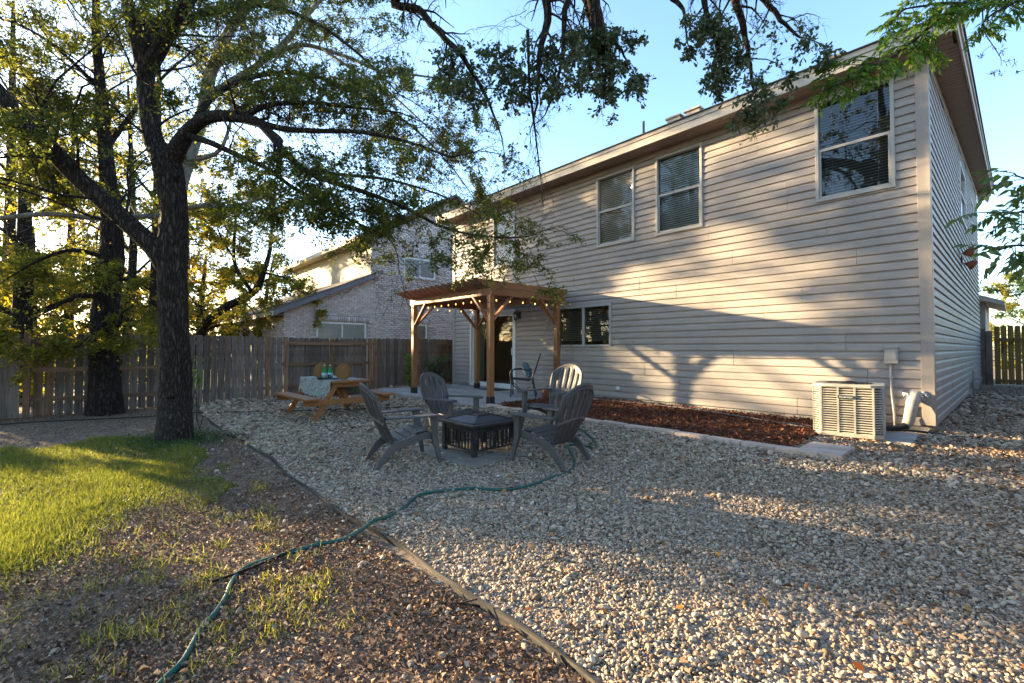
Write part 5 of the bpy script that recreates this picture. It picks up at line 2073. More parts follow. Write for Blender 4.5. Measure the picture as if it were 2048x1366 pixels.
# cloth over the middle, hanging over both long edges
m = MB()
nu, nv = 40, 36
cx0, cx1 = -hx + 0.02, hx - 0.12
for i in range(nu + 1):
    for j in range(nv + 1):
        u = i / nu
        v = -1 + 2 * j / nv
        s = v * (hw + 0.36)
        x = cx0 + (cx1 - cx0) * u
        drop = max(0.0, abs(s) - hw - 0.004)
        dmax = 0.36 * (1 - 0.25 * abs(2 * u - 1) ** 2)
        drop = min(drop, dmax)
        y = math.copysign(min(abs(s), hw + 0.006), s)
        z = 0.7415 - drop
        wave = 0.022 * math.sin(u * 19 + (2 if s > 0 else 0)) * min(1, drop / 0.2) + 0.012 * math.sin(u * 41) * min(1, drop / 0.2)
        y += math.copysign(drop * 0.05 + abs(wave) * 0.9, s)
        x += 0.02 * math.sin(v * 9) * min(1, drop / .2)
        m.v.append((x, y, z + (0.0008 * math.sin(u * 60) if drop == 0 else 0)))
for i in range(nu):
    for j in range(nv):
        k = i * (nv + 1) + j
        m.f.append((k, k + nv + 1, k + nv + 2, k + 1))
        m.s.append(True)
TC = Vector(TB.location)
cl = m.build('tablecloth', M['cloth'], None, TC, (0, 0, R_(1.5)))
sl = cl.modifiers.new('thick', 'SOLIDIFY')
sl.thickness = 0.0015
sl.offset = 1
tag(cl, 'blue grey floral cloth draped over the picnic table', 'tablecloth')


def basket(label, loc, rz):
    """flat round wicker carrier standing on edge, with woven rows and a handle"""
    b = thing('wicker_basket', label, 'basket', loc, rz, 'wicker carriers on the picnic table')
    m = MB()
    n, prof = 36, []
    rows = 17
    for r in range(rows):
        t = r / (rows - 1)
        z = 0.02 + 0.26 * t
        k = 1 - abs(2 * t - 1) ** 3.2
        hwid = 0.06 + 0.075 * k ** 0.8
        dep = 0.035 + 0.03 * k ** 0.8
        pts = []
        for a in range(n + 1):
            th = 2 * math.pi * a / n
            wv = 0.006 * (1 if (a + r) % 2 else -1)
            ce, se = math.cos(th), math.sin(th)
            pts.append(((hwid + wv) * math.copysign(abs(ce) ** 0.7, ce), (dep + wv) * math.copysign(abs(se) ** 0.7, se), z))
        m.tube(pts, 0.0095, 5, cap=False)
    m.build('weave', M['wicker'], b)
    m = MB()
    m.lathe([(0.05, 0.0), (0.055, 0.01), (0.05, 0.02)], (0, 0, 0), 14)
    prof = []
    for r in range(9):
        t = r / 8
        k = 1 - abs(2 * t - 1) ** 3.2
        prof.append((0.035 + 0.026 * k ** 0.8, 0.015 + 0.265 * t))
    o = len(m.v)
    lm_ = MB()
    lm_.lathe(prof, (0, 0, 0), 16)
    m.add([(x * 1.9, y, z) for x, y, z in lm_.v], lm_.f, True)
    m.build('core', M['wicker'], b)
    m = MB()
    for s in (-1, 1):
        m.tube([(0.02 * s + 0.045 * math.cos(t) - 0.0, 0.02 * s, 0.278 + 0.035 * math.sin(t)) for t in np.linspace(0, math.pi, 9)], 0.007, 6)
    m.build('handle', M['wicker'], b)
    return b


def on_table(px, py):
    d = sight(px, py)
    t = (TZ + 0.742 - CAM_Z) / d[2]
    p = _C + d * t
    return Vector((p[0], p[1], TZ + 0.7435))


p1 = Vector((-8.72, 3.48, TZ + 0.7435))
p2 = Vector((-9.30, 3.26, TZ + 0.7435))
p3 = Vector((-9.05, 3.30, TZ + 0.7435))
basket('tall rounded wicker carrier at the free end of the table', p1, R_(48))
basket('tall rounded wicker carrier partly hidden behind the green bottles', p2, R_(30))
m = MB()
m.lathe([(0.0, 0.0), (0.19, 0.002), (0.215, 0.016), (0.208, 0.018), (0.185, 0.007), (0.0, 0.006)], (0, 0, 0), 28)
tag(m.build('serving_tray', M['metal_black'], None, p3), 'dark round tray under the green bottles', 'tray')
for i, (dx, dy, lab) in enumerate(((-0.05, -0.045, 'green glass water bottle with pale blue label, farther from the front basket'), (0.045, 0.03, 'green glass water bottle with pale blue label, next to the front basket'))):
    bt = thing('water_bottle', lab, 'bottle', p3 + Vector((dx, dy, 0.008)), 0, 'green bottles on the tray')
    m = MB()
    m.lathe([(0.042, 0.0), (0.048, 0.01), (0.048, 0.13), (0.04, 0.165), (0.023, 0.21), (0.015, 0.235), (0.015, 0.262)], (0, 0, 0), 18)
    m.build('body', M['bottle'], bt)
    m = MB()
    m.lathe([(0.0488, 0.02), (0.0488, 0.115)], (0, 0, 0), 18)
    m.build('paper_label', M['label'], bt)
    m = MB()
    m.lathe([(0.0155, 0.25), (0.0155, 0.268), (0.012, 0.27)], (0, 0, 0), 12)
    m.build('cap', M['white'], bt)
m = MB()
m.lathe([(0.028, 0.0), (0.034, 0.085), (0.032, 0.085), (0.026, 0.006)], (0, 0, 0), 16)
tag(m.build('drinking_glass', M['glass'], None, p3 + Vector((0.13, -0.02, 0.009))), 'small clear tumbler on the tray beside the bottles', 'glass')

# ------------------------------------------------------------------ patio chair, cushion, pots
PCH = thing('patio_chair', 'black metal patio armchair with sling seat under the pergola', 'chair', (-7.85, 7.42, 0.025), R_(133))
m = MB()
for s in (-1, 1):
    x = 0.27 * s
    m.tube(smooth_path([(x, 0.26, 0.0), (x, 0.25, 0.3), (x, 0.27, 0.55), (x, 0.20, 0.63), (x, -0.05, 0.64), (x, -0.22, 0.62)]), 0.014, 8)
    m.tube(smooth_path([(x, -0.33, 0.0), (x, -0.25, 0.3), (x, -0.24, 0.42)]), 0.014, 8)
m.build('leg_frame', M['metal_black'], PCH)
m = MB()
for s in (-1, 1):
    x = 0.25 * s
    m.tube(smooth_path([(x, 0.26, 0.42), (x, 0.0, 0.40), (x, -0.2, 0.40), (x, -0.30, 0.62), (x, -0.42, 1.0)]), 0.013, 8)
m.tube([(-0.25, -0.42, 1.0), (0.25, -0.42, 1.0)], 0.013, 8)
m.tube([(-0.25, 0.26, 0.42), (0.25, 0.26, 0.42)], 0.013, 8)
m.build('sling_frame', M['metal_black'], PCH)
m = MB()
pr = smooth_path([(0, 0.26, 0.425), (0, 0.0, 0.395), (0, -0.19, 0.41), (0, -0.30, 0.63), (0, -0.415, 0.99)], 6)
for i in range(len(pr) - 1):
    m.add([(-0.24, pr[i].y, pr[i].z), (0.24, pr[i].y, pr[i].z), (0.24, pr[i + 1].y, pr[i + 1].z), (-0.24, pr[i + 1].y, pr[i + 1].z)], [(0, 1, 2, 3)], True)
m.build('sling', M['rubber'], PCH)
m = MB()
m.tube(smooth_path([(-0.27, 0.26, 0.32), (0.0, 0.0, 0.12), (0.27, -0.26, 0.3)]), 0.010, 6)
m.tube(smooth_path([(0.27, 0.26, 0.32), (0.0, 0.0, 0.14), (-0.27, -0.26, 0.3)]), 0.010, 6)
m.build('cross_brace', M['metal_black'], PCH)
me = bpy.data.meshes.new('throw_pillow')
bm = bmesh.new()
bmesh.ops.create_grid(bm, x_segments=14, y_segments=14, size=0.21)
top = list(bm.verts)
for v in top:
    u, w = v.co.x / 0.21, v.co.y / 0.21
    v.co.z = 0.085 * ((1 - u ** 4) * (1 - w ** 4)) ** 0.6
    k = 1 - 0.07 * (1 - abs(u) ** 3) * abs(w) ** 3 - 0.07 * (1 - abs(w) ** 3) * abs(u) ** 3
    v.co.x *= k
    v.co.y *= k
geo = bmesh.ops.duplicate(bm, geom=bm.faces[:] + bm.verts[:] + bm.edges[:])
for e in geo['geom']:
    if isinstance(e, bmesh.types.BMVert):
        e.co.z *= -1
bmesh.ops.remove_doubles(bm, verts=bm.verts, dist=0.0005)
bmesh.ops.recalc_face_normals(bm, faces=bm.faces)
for f in bm.faces:
    f.smooth = True
bm.to_mesh(me)
bm.free()
me.materials.append(M['pillow'])
cm = Matrix.Translation(PCH.location) @ Matrix.Rotation(R_(133), 4, 'Z')
pq = cm @ Vector((0.0, -0.10, 0.615))
pil = put('throw_pillow', me, None, pq, (R_(90 - 20), 0, R_(133)))
tag(pil, 'blue patterned square pillow propped in the patio chair', 'pillow')
m = MB()
m.lathe([(0.10, 0.0), (0.125, 0.1), (0.15, 0.2), (0.155, 0.22), (0.14, 0.22), (0.12, 0.17), (0.0, 0.17)], (0, 0, 0), 20)
tag(m.build('terracotta_pot', M['terracotta'], None, (-7.16, 7.55, 0.025)), 'reddish clay pot on the slab by the pergola post', 'pot')
m = MB()
m.box(-0.42, 0.42, -0.24, 0.24, 0, 0.012)
tag(m.build('door_mat', M['rubber'], None, (-9.6, 7.98, 0.0255), bevel=0.003), 'dark doormat in front of the sliding door', 'mat')

# ------------------------------------------------------------------ trees
_TS = np.array(TO_SUN)


def wav(a, b, seed):
    r = np.random.default_rng(seed)
    v = np.zeros_like(a)
    for k in range(7):
        u, w, c = r.normal(0, 1), r.normal(0, 1), r.uniform(0, 6.28)
        v += np.sin(u * a + w * b + c)
    return v / 2.6


_lawn = [tuple(gnd(*q)[:2]) for q in ((-150, 935), (60, 948), (190, 948), (300, 962), (400, 985), (420, 1010), (330, 1045), (240, 1110), (120, 1170), (-150, 1190))]
_near = [tuple(gnd(*q)[:2]) for q in ((-150, 1210), (200, 1180), (400, 1060), (560, 1040), (640, 1100), (620, 1220), (560, 1366), (-150, 1366))]  # ground patches to be sunlit by thinning the leaves before them


def gap(P):
    """chance to drop a leaf at P so sun lands on chosen wall and ground patches"""
    tw = (8.3 - P[:, 1]) / _TS[1] * -1.0
    t_wall = (8.3 - P[:, 1]) / (-_TS[1])
    Hw = P - _TS * t_wall[:, None]
    t_g = (P[:, 2] + 0.15) / _TS[2]
    Hg = P - _TS * t_g[:, None]
    on_wall = (t_wall > 0) & (t_wall < t_g) & (Hw[:, 0] > -12.2) & (Hw[:, 0] < -0.6) & (Hw[:, 2] < 5.3)
    x, z = Hw[:, 0], Hw[:, 2]
    w = 0.17 + 0.42 * wav(x * 0.9, z * 2.8, 3)
    w = np.where((x > -4.9) & (z < 1.25), 0.93, w)
    w = np.where((x > -7.2) & (z > 1.9) & (z < 2.55) & (x < -1.6), 0.40 + 0.42 * wav(x * .8, z * 3, 4), w)
    w = np.where((x < -8.6) & (z > 2.3), 0.6 + 0.4 * wav(x, z * 2, 5), w)
    gx_, gy_ = Hg[:, 0], Hg[:, 1]
    s = gx_ * 0.366 - gy_ * 0.93
    al = gx_ * 0.93 + gy_ * 0.366
    g = 0.02 + 0.75 * wav(s * 4.2, al * 0.55, 6)
    g = np.where((gx_ > -2.6) & (gy_ > 1.4), g + 0.30, g)
    g = np.where((gx_ > -1.2) & (gy_ > 4.6), g + 0.35, g)
    lawn = inpoly(Hg, _lawn)
    g = np.where(lawn, 0.92, g)
    g = np.where(inpoly(Hg, _near), 0.50 + 0.55 * wav(s * 5, al * .7, 7), g)
    q = np.where(on_wall, w, g)
    return sstep(0.25, 0.60, q) * 0.992


class Tree:
    def __init__(self, seed):
        self.r = np.random.default_rng(seed)
        self.wood = MB()
        self.tw = []       # twig segments: base, dir, length
        self.segs = []

    def limb(self, pts, n=10, sub=4, wob=0.0, ridge=0.0):
        """pts: list of (Vector, radius); smoothed, drawn and remembered"""
        P = [Vector(p) for p, _ in pts]
        Rr = [r for _, r in pts]
        Q = smooth_path(P, sub)
        rr = []
        for i in range(len(P) - 1):
            for k in range(sub):
                rr.append(Rr[i] + (Rr[i + 1] - Rr[i]) * k / sub)
        rr.append(Rr[-1])
        if wob:
            for i in range(1, len(Q) - 1):
                Q[i] = Q[i] + Vector(self.r.normal(0, wob, 3))
        self.wood.tube(Q, rr, n, ridge=ridge)
        return Q, rr

    def grow(self, Q, rr, every, L0, levels, spread=0.9, up=0.15, droop=0.0, start=0.15, ratio=0.5, thin=0.24, nsub=7, aim=None, rmin=0.0035):
        """side branches along a limb, and theirs, down to leafy twigs"""
        r = self.r
        acc = 0.0
        total = sum((Q[i + 1] - Q[i]).length for i in range(len(Q) - 1))
        nxt = total * start
        for i in range(len(Q) - 1):
            seg = Q[i + 1] - Q[i]
            sl = seg.length
            while nxt < acc + sl:
                t = (nxt - acc) / max(sl, 1e-6)
                p = Q[i].lerp(Q[i + 1], t)
                rad = rr[i]
                self.branch(p, seg.normalized(), min(rad * thin, 0.022), L0 * r.uniform(0.6, 1.25), levels, spread, up, droop, ratio, nsub, aim, rmin)
                nxt += every * r.uniform(0.6, 1.4)
            acc += sl
        # the tip carries on
        self.branch(Q[-1], (Q[-1] - Q[-2]).normalized(), rr[-1], L0 * 0.8, levels, 0.3, up, droop, ratio, nsub, aim, rmin)

    def branch(self, p, tan, rad, L, lev, spread, up, droop, ratio, nsub, aim, rmin):
        r = self.r
        d = Vector(r.normal(0, 1, 3))
        d = (d - tan * d.dot(tan))
        if d.length < 1e-3:
            d = Vector((0, 0, 1))
        d = (tan * (1 - spread * 0.55) + d.normalized() * spread + Vector((0, 0, up)))
        if aim is not None:
            d = d + Vector(aim) * 0.5
        d.normalize()
        rad = max(rad, rmin)
        steps = 5 if lev > 1 else 4
        Q = [p]
        dd = d.copy()
        for k in range(steps):
            dd = (dd + Vector(r.normal(0, 0.2, 3)) + Vector((0, 0, -droop * (k + 1) / steps))).normalized()
            Q.append(Q[-1] + dd * (L / steps))
        rr = [rad * (1 - 0.75 * k / steps) for k in range(steps + 1)]
        self.wood.tube(Q, rr, 5 if lev > 1 else 3, cap=False)
        if lev <= 1:
            for k in range(1, steps + 1):
                self.tw.append((Q[k - 1], Q[k]))
            return
        for k in range(nsub):
            t = r.uniform(0.15, 1.0) * steps
            i = min(int(t), steps - 1)
            q = Q[i].lerp(Q[i + 1], t - i)
            tg = (Q[i + 1] - Q[i]).normalized()
            self.branch(q, tg, rr[i] * 0.5, L * ratio * r.uniform(0.7, 1.3), lev - 1, min(1.0, spread), up * 0.6, droop, ratio, nsub, None, rmin)

    def leaves(self, per_m, length, width, shape, tone, jitter=0.02, spread=1.0, flat=0.5, hang=0.0, keep=None, cap=None):
        r = self.r
        A = np.array([tuple(a) for a, b in self.tw])
        B = np.array([tuple(b) for a, b in self.tw])
        Ls = np.linalg.norm(B - A, axis=1)
        cnt = r.poisson(Ls * per_m)
        idx = np.repeat(np.arange(len(A)), cnt)
        if cap and len(idx) > cap:
            idx = r.choice(idx, cap, replace=False)
        t = r.uniform(0, 1, len(idx))[:, None]
        P = A[idx] * (1 - t) + B[idx] * t + r.normal(0, jitter, (len(idx), 3))
        d = (B - A)[idx] / np.maximum(Ls[idx], 1e-6)[:, None]
        D = d * 0.6 + r.normal(0, spread, (len(idx), 3)) * np.array([1, 1, flat]) + np.array([0, 0, -hang])
        kp = r.uniform(0, 1, len(P)) > gap(P)
        P, D = P[kp], D[kp]
        n = len(P)
        tn = tone(P, r, n)
        ln = r.uniform(0.65, 1.3, n) * length
        return P, D, r.uniform(0, 6.28, n), ln, ln * width / length * r.uniform(0.8, 1.2, n), shape, np.clip(tn, 0, 1)


def plant_tree(name, label, cat, tr, bark, leafargs, leaf_mat, base, group=None, fold=0.2, curl=-0.1, parts=('trunk', 'crown')):
    root = thing(name, label, cat, base, 0, group)
    off = (-base[0], -base[1], -base[2])
    tr.wood.build(parts[0], bark, root, off)
    P, D, sp, ln, wd, shape, tn = leafargs
    put(parts[1], blades(P, D, sp, ln, wd, shape, tn, leaf_mat, parts[1], fold=fold, curl=curl), root, off)
    return root


def L3(lst, d0=None):
    return [(far(x, y, d), r) for x, y, d, r in lst]


ntw = {}
# --- the elm in the middle of the yard
A_ = Tree(11)
AB = gnd(350, 883)
trunk = [(AB + Vector((0, 0, -0.15)), 0.27), (AB + Vector((0, 0, 0.12)), 0.225)] + L3([(350, 800, 6.75, .205), (352, 740, 6.75, .195), (348, 660, 6.7, .18), (346, 580, 6.7, .185), (346, 500, 6.7, .185), (348, 430, 6.7, .17), (342, 375, 6.7, .18), (333, 325, 6.7, .19), (318, 298, 6.7, .135)])
A_.limb(trunk, 44, 12, 0.003, ridge=0.035)
stem, sr = A_.limb(L3([(325, 320, 6.7, .15), (306, 275, 6.7, .13), (297, 225, 6.7, .115), (292, 180, 6.7, .112), (291, 135, 6.7, .115)]), 12)
s1, s1r = A_.limb(L3([(290, 145, 6.7, .1), (275, 90, 6.7, .09), (263, 40, 6.7, .085), (250, -20, 6.7, .075), (235, -100, 6.8, .06), (240, -220, 6.9, .03)]), 10)
s2, s2r = A_.limb(L3([(292, 145, 6.7, .105), (318, 100, 6.6, .1), (342, 55, 6.5, .095), (372, 5, 6.4, .09), (410, -50, 6.3, .075), (470, -120, 6.2, .06), (560, -200, 6.0, .03)]), 10)
l1, l1r = A_.limb(L3([(345, 560, 6.7, .13), (310, 500, 6.6, .13), (255, 445, 6.5, .125), (200, 396, 6.4, .12), (150, 350, 6.3, .115), (100, 295, 6.1, .11), (50, 240, 6.0, .1), (0, 188, 5.9, .095), (-60, 115, 5.7, .08), (-130, 20, 5.5, .06), (-200, -80, 5.3, .03)]), 12)
r1, r1r = A_.limb(L3([(338, 330, 6.7, .14), (358, 292, 6.6, .115), (378, 262, 6.5, .095), (400, 243, 6.4, .085), (432, 232, 6.3, .078), (480, 235, 6.2, .072), (525, 248, 6.1, .06)]), 12)
r1a, ra = A_.limb(L3([(520, 246, 6.1, .045), (570, 258, 6.0, .04), (640, 262, 5.9, .033), (720, 264, 5.8, .027), (820, 285, 5.7, .02), (900, 315, 5.7, .010)]), 8)
r1b, rb = A_.limb(L3([(520, 247, 6.1, .055), (548, 278, 6.0, .05), (580, 315, 5.9, .045), (612, 342, 5.9, .04), (660, 362, 5.8, .034), (740, 388, 5.8, .028), (820, 420, 5.8, .022), (880, 452, 5.9, .017), (960, 472, 6.0, .012), (1040, 475, 6.1, .007)]), 8)
r2, r2r = A_.limb(L3([(372, 270, 6.5, .05), (420, 285, 6.4, .042), (470, 308, 6.3, .036), (530, 335, 6.3, .03), (600, 385, 6.3, .024), (680, 430, 6.3, .018), (770, 470, 6.4, .009)]), 8)
r3, r3r = A_.limb(L3([(612, 342, 5.9, .03), (690, 350, 6.2, .026), (780, 360, 6.6, .02), (880, 390, 7.0, .014), (960, 430, 7.2, .008)]), 8)
r4, r4r = A_.limb(L3([(345, 50, 6.5, .06), (430, 20, 6.8, .05), (520, 10, 7.0, .04), (620, 40, 7.2, .03), (720, 110, 7.4, .02), (800, 190, 7.5, .01)]), 8)
r5, r5r = A_.limb(L3([(378, 262, 6.5, .05), (430, 190, 6.9, .045), (520, 150, 7.3, .04), (620, 150, 7.6, .034), (720, 190, 7.8, .028), (820, 250, 7.9, .02), (900, 330, 8.0, .012), (950, 400, 8.0, .006)]), 8)
r6, r6r = A_.limb(L3([(480, 235, 6.2, .045), (540, 210, 6.4, .038), (620, 205, 6.6, .03), (710, 215, 6.7, .022), (800, 225, 6.8, .012)]), 8)
A_.grow(r5, r5r, .17, 1.2, 3, start=.15, nsub=5, up=.05, droop=.2)
A_.grow(r6, r6r, .17, 1.1, 3, start=.15, nsub=5, up=.1, droop=.15)
stub, _q = A_.limb(L3([(352, 355, 6.55, .05), (358, 348, 6.5, .03)]), 6)
for Q, q, ev, l0 in ((s1, s1r, .13, 1.35), (s2, s2r, .13, 1.35), (l1, l1r, .15, 1.35), (stem, sr, .25, 1.0)):
    A_.grow(Q, q, ev, l0 * 1.3, 3, start=0.2, nsub=6, droop=0.12)
for Q, q, ev, l0, st in ((r1, r1r, .35, 1.2, .5), (r1a, ra, .17, 1.15, .05), (r1b, rb, .17, 1.0, .1), (r2, r2r, .18, 1.1, .25), (r3, r3r, .2, 1.1, .1), (r4, r4r, .2, 1.4, .1)):
    A_.grow(Q, q, ev, l0, 3, start=st, nsub=5, up=0.05, droop=0.25)


def tone_a(P, r, n):
    u, v = P[:, 0], P[:, 1]
    cl = 0.5 + 0.5 * np.sin(u * 2.1 + 1) * np.sin(v * 1.7) * np.sin(P[:, 2] * 2.3)
    return r.beta(2.0, 2.6, n) * 0.75 + 0.25 * cl * r.uniform(0, 1, n) + (r.uniform(0, 1, n) > 0.965) * 0.4


plant_tree('elm_tree', 'dark barked elm in the middle of the lawn edge with low forked limbs', 'tree', A_, M['bark'], A_.leaves(150, 0.046, 0.025, 'kite', tone_a, 0.025, 0.9, 0.6, 0.15, cap=260000), M['leaf_elm'], AB)
ntw['A'] = len(A_.tw)

# --- the big trunk against the fence
B_ = Tree(12)
BB = gnd(210, 829)
b0, b0r = B_.limb([(BB + Vector((0, 0, -0.15)), 0.36), (BB + Vector((0, 0, 0.15)), 0.30)] + L3([(208, 760, 9.4, .25), (208, 690, 9.4, .235), (212, 610, 9.5, .23), (222, 530, 9.5, .22), (224, 470, 9.5, .19), (218, 380, 9.5, .15), (208, 260, 9.6, .12), (198, 140, 9.7, .09), (192, 20, 9.8, .07), (200, -100, 9.9, .04)]), 36, 10, 0.004, ridge=0.03)
lims = [L3([(215, 420, 9.5, .06), (150, 350, 9.3, .045), (80, 290, 9.1, .03), (0, 250, 9.0, .02)]),
        L3([(210, 300, 9.6, .06), (270, 220, 9.9, .045), (330, 150, 10.2, .03), (400, 90, 10.5, .015)]),
        L3([(200, 180, 9.7, .05), (130, 110, 9.5, .035), (60, 60, 9.4, .025), (-20, 30, 9.3, .015)]),
        L3([(222, 520, 9.5, .06), (150, 500, 9.0, .04), (80, 520, 8.7, .025), (10, 560, 8.5, .01)]),
        L3([(215, 600, 9.4, .05), (160, 590, 8.9, .035), (100, 620, 8.6, .02), (40, 650, 8.4, .008)]),
        L3([(222, 560, 9.4, .05), (262, 560, 9.0, .035), (300, 580, 8.9, .02), (330, 600, 8.9, .008)]),
        L3([(222, 655, 9.4, .05), (238, 650, 9.1, .035), (245, 625, 9.0, .025), (262, 615, 8.9, .01)]),
        L3([(215, 640, 9.2, .03), (190, 660, 8.8, .02), (160, 690, 8.7, .012), (130, 700, 8.6, .006)])]
for k, lm_ in enumerate(lims):
    Q, q = B_.limb(lm_, 8)
    if k < 3:
        B_.grow(Q, q, .17, 1.6, 3, start=.15, nsub=6, droop=.1)
    else:
        B_.grow(Q, q, .2, .75, 3, start=.15, nsub=5, droop=.18, up=0.0)
B_.grow(b0[60:], b0r[60:], .2, 1.9, 3, start=.05, nsub=6)


def tone_b(P, r, n):
    low = np.clip((3.2 - P[:, 2]) / 2.5, 0, 1)
    return r.beta(2.0, 2.2, n) * 0.7 + 0.28 * low * r.uniform(0.3, 1, n) + (r.uniform(0, 1, n) > 0.97) * 0.3


plant_tree('elm_tree', 'thick trunked tree standing against the board fence with low leafy sprays', 'tree', B_, M['bark_dark'], B_.leaves(190, 0.062, 0.034, 'kite', tone_b, 0.03, 0.9, 0.6, 0.15, cap=140000), M['leaf_back'], BB)

# --- pale limbed tree behind it
C_ = Tree(13)
cb = far(350, 800, 10.6)
c0, c0r = C_.limb([(Vector((cb.x, cb.y, -0.3)), .2), (Vector((cb.x, cb.y, 0.2)), .17)] + L3([(348, 640, 10.6, .13), (348, 520, 10.6, .125), (352, 420, 10.6, .12), (376, 330, 10.6, .115), (402, 240, 10.6, .13), (415, 170, 10.6, .12), (438, 105, 10.6, .115), (470, 45, 10.6, .1), (520, -10, 10.6, .08), (600, -80, 10.6, .04)]), 12, 5)
cl_ = [L3([(352, 432, 10.6, .07), (300, 432, 10.2, .06), (200, 437, 9.9, .055), (100, 428, 9.6, .05), (0, 436, 9.4, .045), (-90, 440, 9.2, .02)]),
       L3([(352, 420, 10.6, .06), (420, 410, 10.4, .055), (450, 416, 10.3, .05), (520, 398, 10.2, .035), (590, 375, 10.1, .015)]),
       L3([(410, 200, 10.6, .08), (460, 165, 10.5, .075), (500, 142, 10.4, .07), (532, 116, 10.3, .07), (570, 85, 10.2, .065), (602, 45, 10.1, .055), (645, -5, 10.0, .045), (700, -60, 10, .02)]),
       L3([(540, 112, 10.3, .055), (575, 96, 10.1, .05), (610, 90, 10.0, .048), (655, 101, 9.9, .045), (705, 118, 9.8, .04), (760, 142, 9.7, .034), (830, 150, 9.7, .025), (900, 160, 9.7, .012)]),
       L3([(650, 102, 9.9, .035), (700, 135, 9.7, .03), (760, 170, 9.5, .025), (840, 240, 9.4, .015), (900, 300, 9.4, .008)]),
       L3([(395, 320, 10.6, .05), (440, 300, 10.3, .04), (462, 240, 10.2, .03), (470, 190, 10.2, .02), (520, 150, 10.2, .01)])]
for k, lm_ in enumerate(cl_):
    Q, q = C_.limb(lm_, 8)
    C_.grow(Q, q, .3, 1.2, 3, start=.2, nsub=5, droop=.15)
C_.grow(c0[34:], c0r[34:], .22, 1.7, 3, start=.05, nsub=6)
plant_tree('elm_tree', 'slender tree with pale sunlit limbs hidden behind the elm trunk', 'tree', C_, M['bark_pale'], C_.leaves(190, 0.058, 0.032, 'kite', tone_a, 0.03, 0.9, 0.6, 0.1, cap=140000), M['leaf_elm'], (cb.x, cb.y, -0.2))


# --- trees beyond the fence
def round_tree(seed, base, h, crown_r, crown_h, rad, nl, leaflen, lean=(0, 0), bare=0.3, density=1.0, per=26):
    t = Tree(seed)
    x, y, z = base
    top = Vector((x + lean[0], y + lean[1], z + h))
    mid = Vector((x + lean[0] * .4 + t.r.normal(0, .15), y + lean[1] * .4 + t.r.normal(0, .15), z + h * .45))
    Q, q = t.limb([(Vector((x, y, z - .2)), rad * 1.25), (Vector((x, y, z + .3)), rad), (mid, rad * .75), (top, rad * .2)], 10, 6)
    n = nl
    for k in range(n):
        f = bare + (1 - bare) * (k + 0.5) / n
        i = min(int(f * (len(Q) - 1)), len(Q) - 2)
        az = k * 2.4 + t.r.uniform(-.4, .4)
        reach = crown_r * math.sin(math.pi * min(0.97, 0.25 + 0.72 * (k + 0.5) / n)) ** 0.7 * t.r.uniform(0.75, 1.1)
        rise = crown_h * t.r.uniform(0.02, 0.22)
        p = Q[i]
        e = p + Vector((math.cos(az) * reach, math.sin(az) * reach, rise))
        mm = p.lerp(e, .5) + Vector((t.r.normal(0, .15), t.r.normal(0, .15), rise * .4))
        B2, b2 = t.limb([(p, q[i] * .4), (mm, q[i] * .24), (e, .010)], 6, 4)
        t.grow(B2, b2, .42 / density, 1.15, 2, start=.2, nsub=8, droop=.12, ratio=.55)
    return t


def far_tree(seed, px, py, dep, h, cr, ch, rad, mat, label, bark='bark_dark', name='tree', nl=15, leaf=0.10, per=80, bare=.3, lean=(0, 0), density=1.0, cap=21000, tone=None, shift=0.0, base=None):
    if base is None:
        b = far(px, py, dep)
        base = (b.x, b.y, -0.25)
    t = round_tree(seed, base, h, cr, ch, rad, nl, leaf, lean, bare, density)
    tf = tone or (lambda P, r, n: r.beta(2, 2, n) + shift)
    return plant_tree(name, label, 'tree', t, M[bark], t.leaves(per, leaf, leaf * .55, 'kite', tf, .06, 1.0, .7, .1, cap=cap), M[mat], base)


far_tree(21, 245, 690, 15.5, 10.5, 3.2, 7, .16, 'leaf_back', 'slim tree rising just beyond the fence behind the thick trunk', bare=.35)
far_tree(22, 410, 690, 21, 5.8, 2.8, 4.5, .2, 'leaf_yellow', 'golden yellow autumn tree beyond the fence left of the brick house', bare=.25, leaf=.13)
far_tree(23, 60, 690, 17, 6.0, 2.8, 4.5, .2, 'leaf_back', 'yellowing tree beyond the fence by the sunny end', bare=.3, leaf=.11, shift=.2)
far_tree(24, 135, 690, 24, 13.0, 4.4, 9, .25, 'leaf_back', 'tall olive tree farther behind the fence between the trunks', bare=.3, leaf=.15, shift=.1)
far_tree(25, 310, 690, 27, 5.0, 3.2, 4, .2, 'leaf_dark', 'low dark green tree far beyond the fence', bare=.2, leaf=.16)
far_tree(26, 545, 690, 30, 7.5, 3.4, 6, .22, 'leaf_back', 'olive tree rising behind the lower roof of the brick house', bare=.3, leaf=.16, shift=.05)
# leaning tree with the curved dark limb
G_ = Tree(27)
gb = far(400, 690, 17.5)
lg = [(Vector((gb.x, gb.y, -.3)), .2)] + L3([(403, 665, 17.5, .17), (425, 635, 17.3, .16), (455, 612, 17.1, .15), (490, 596, 16.9, .14), (515, 575, 16.8, .12), (527, 545, 16.8, .1), (540, 500, 16.8, .07), (545, 440, 16.8, .03)])
Q, q = G_.limb(lg, 10)
G_.grow(Q[14:], q[14:], .3, 1.5, 3, start=.05, nsub=5, up=.25)
for lm_ in (L3([(505, 585, 16.8, .08), (470, 530, 17, .06), (470, 460, 17.2, .05), (475, 400, 17.4, .02)]), L3([(470, 520, 17, .04), (440, 470, 17.2, .03), (430, 430, 17.3, .01)]), L3([(527, 545, 16.8, .05), (580, 560, 16.4, .03), (610, 590, 16.2, .01)])):
    Q, q = G_.limb(lm_, 8)
    G_.grow(Q, q, .35, 1.2, 3, start=.2, nsub=4, up=.2)
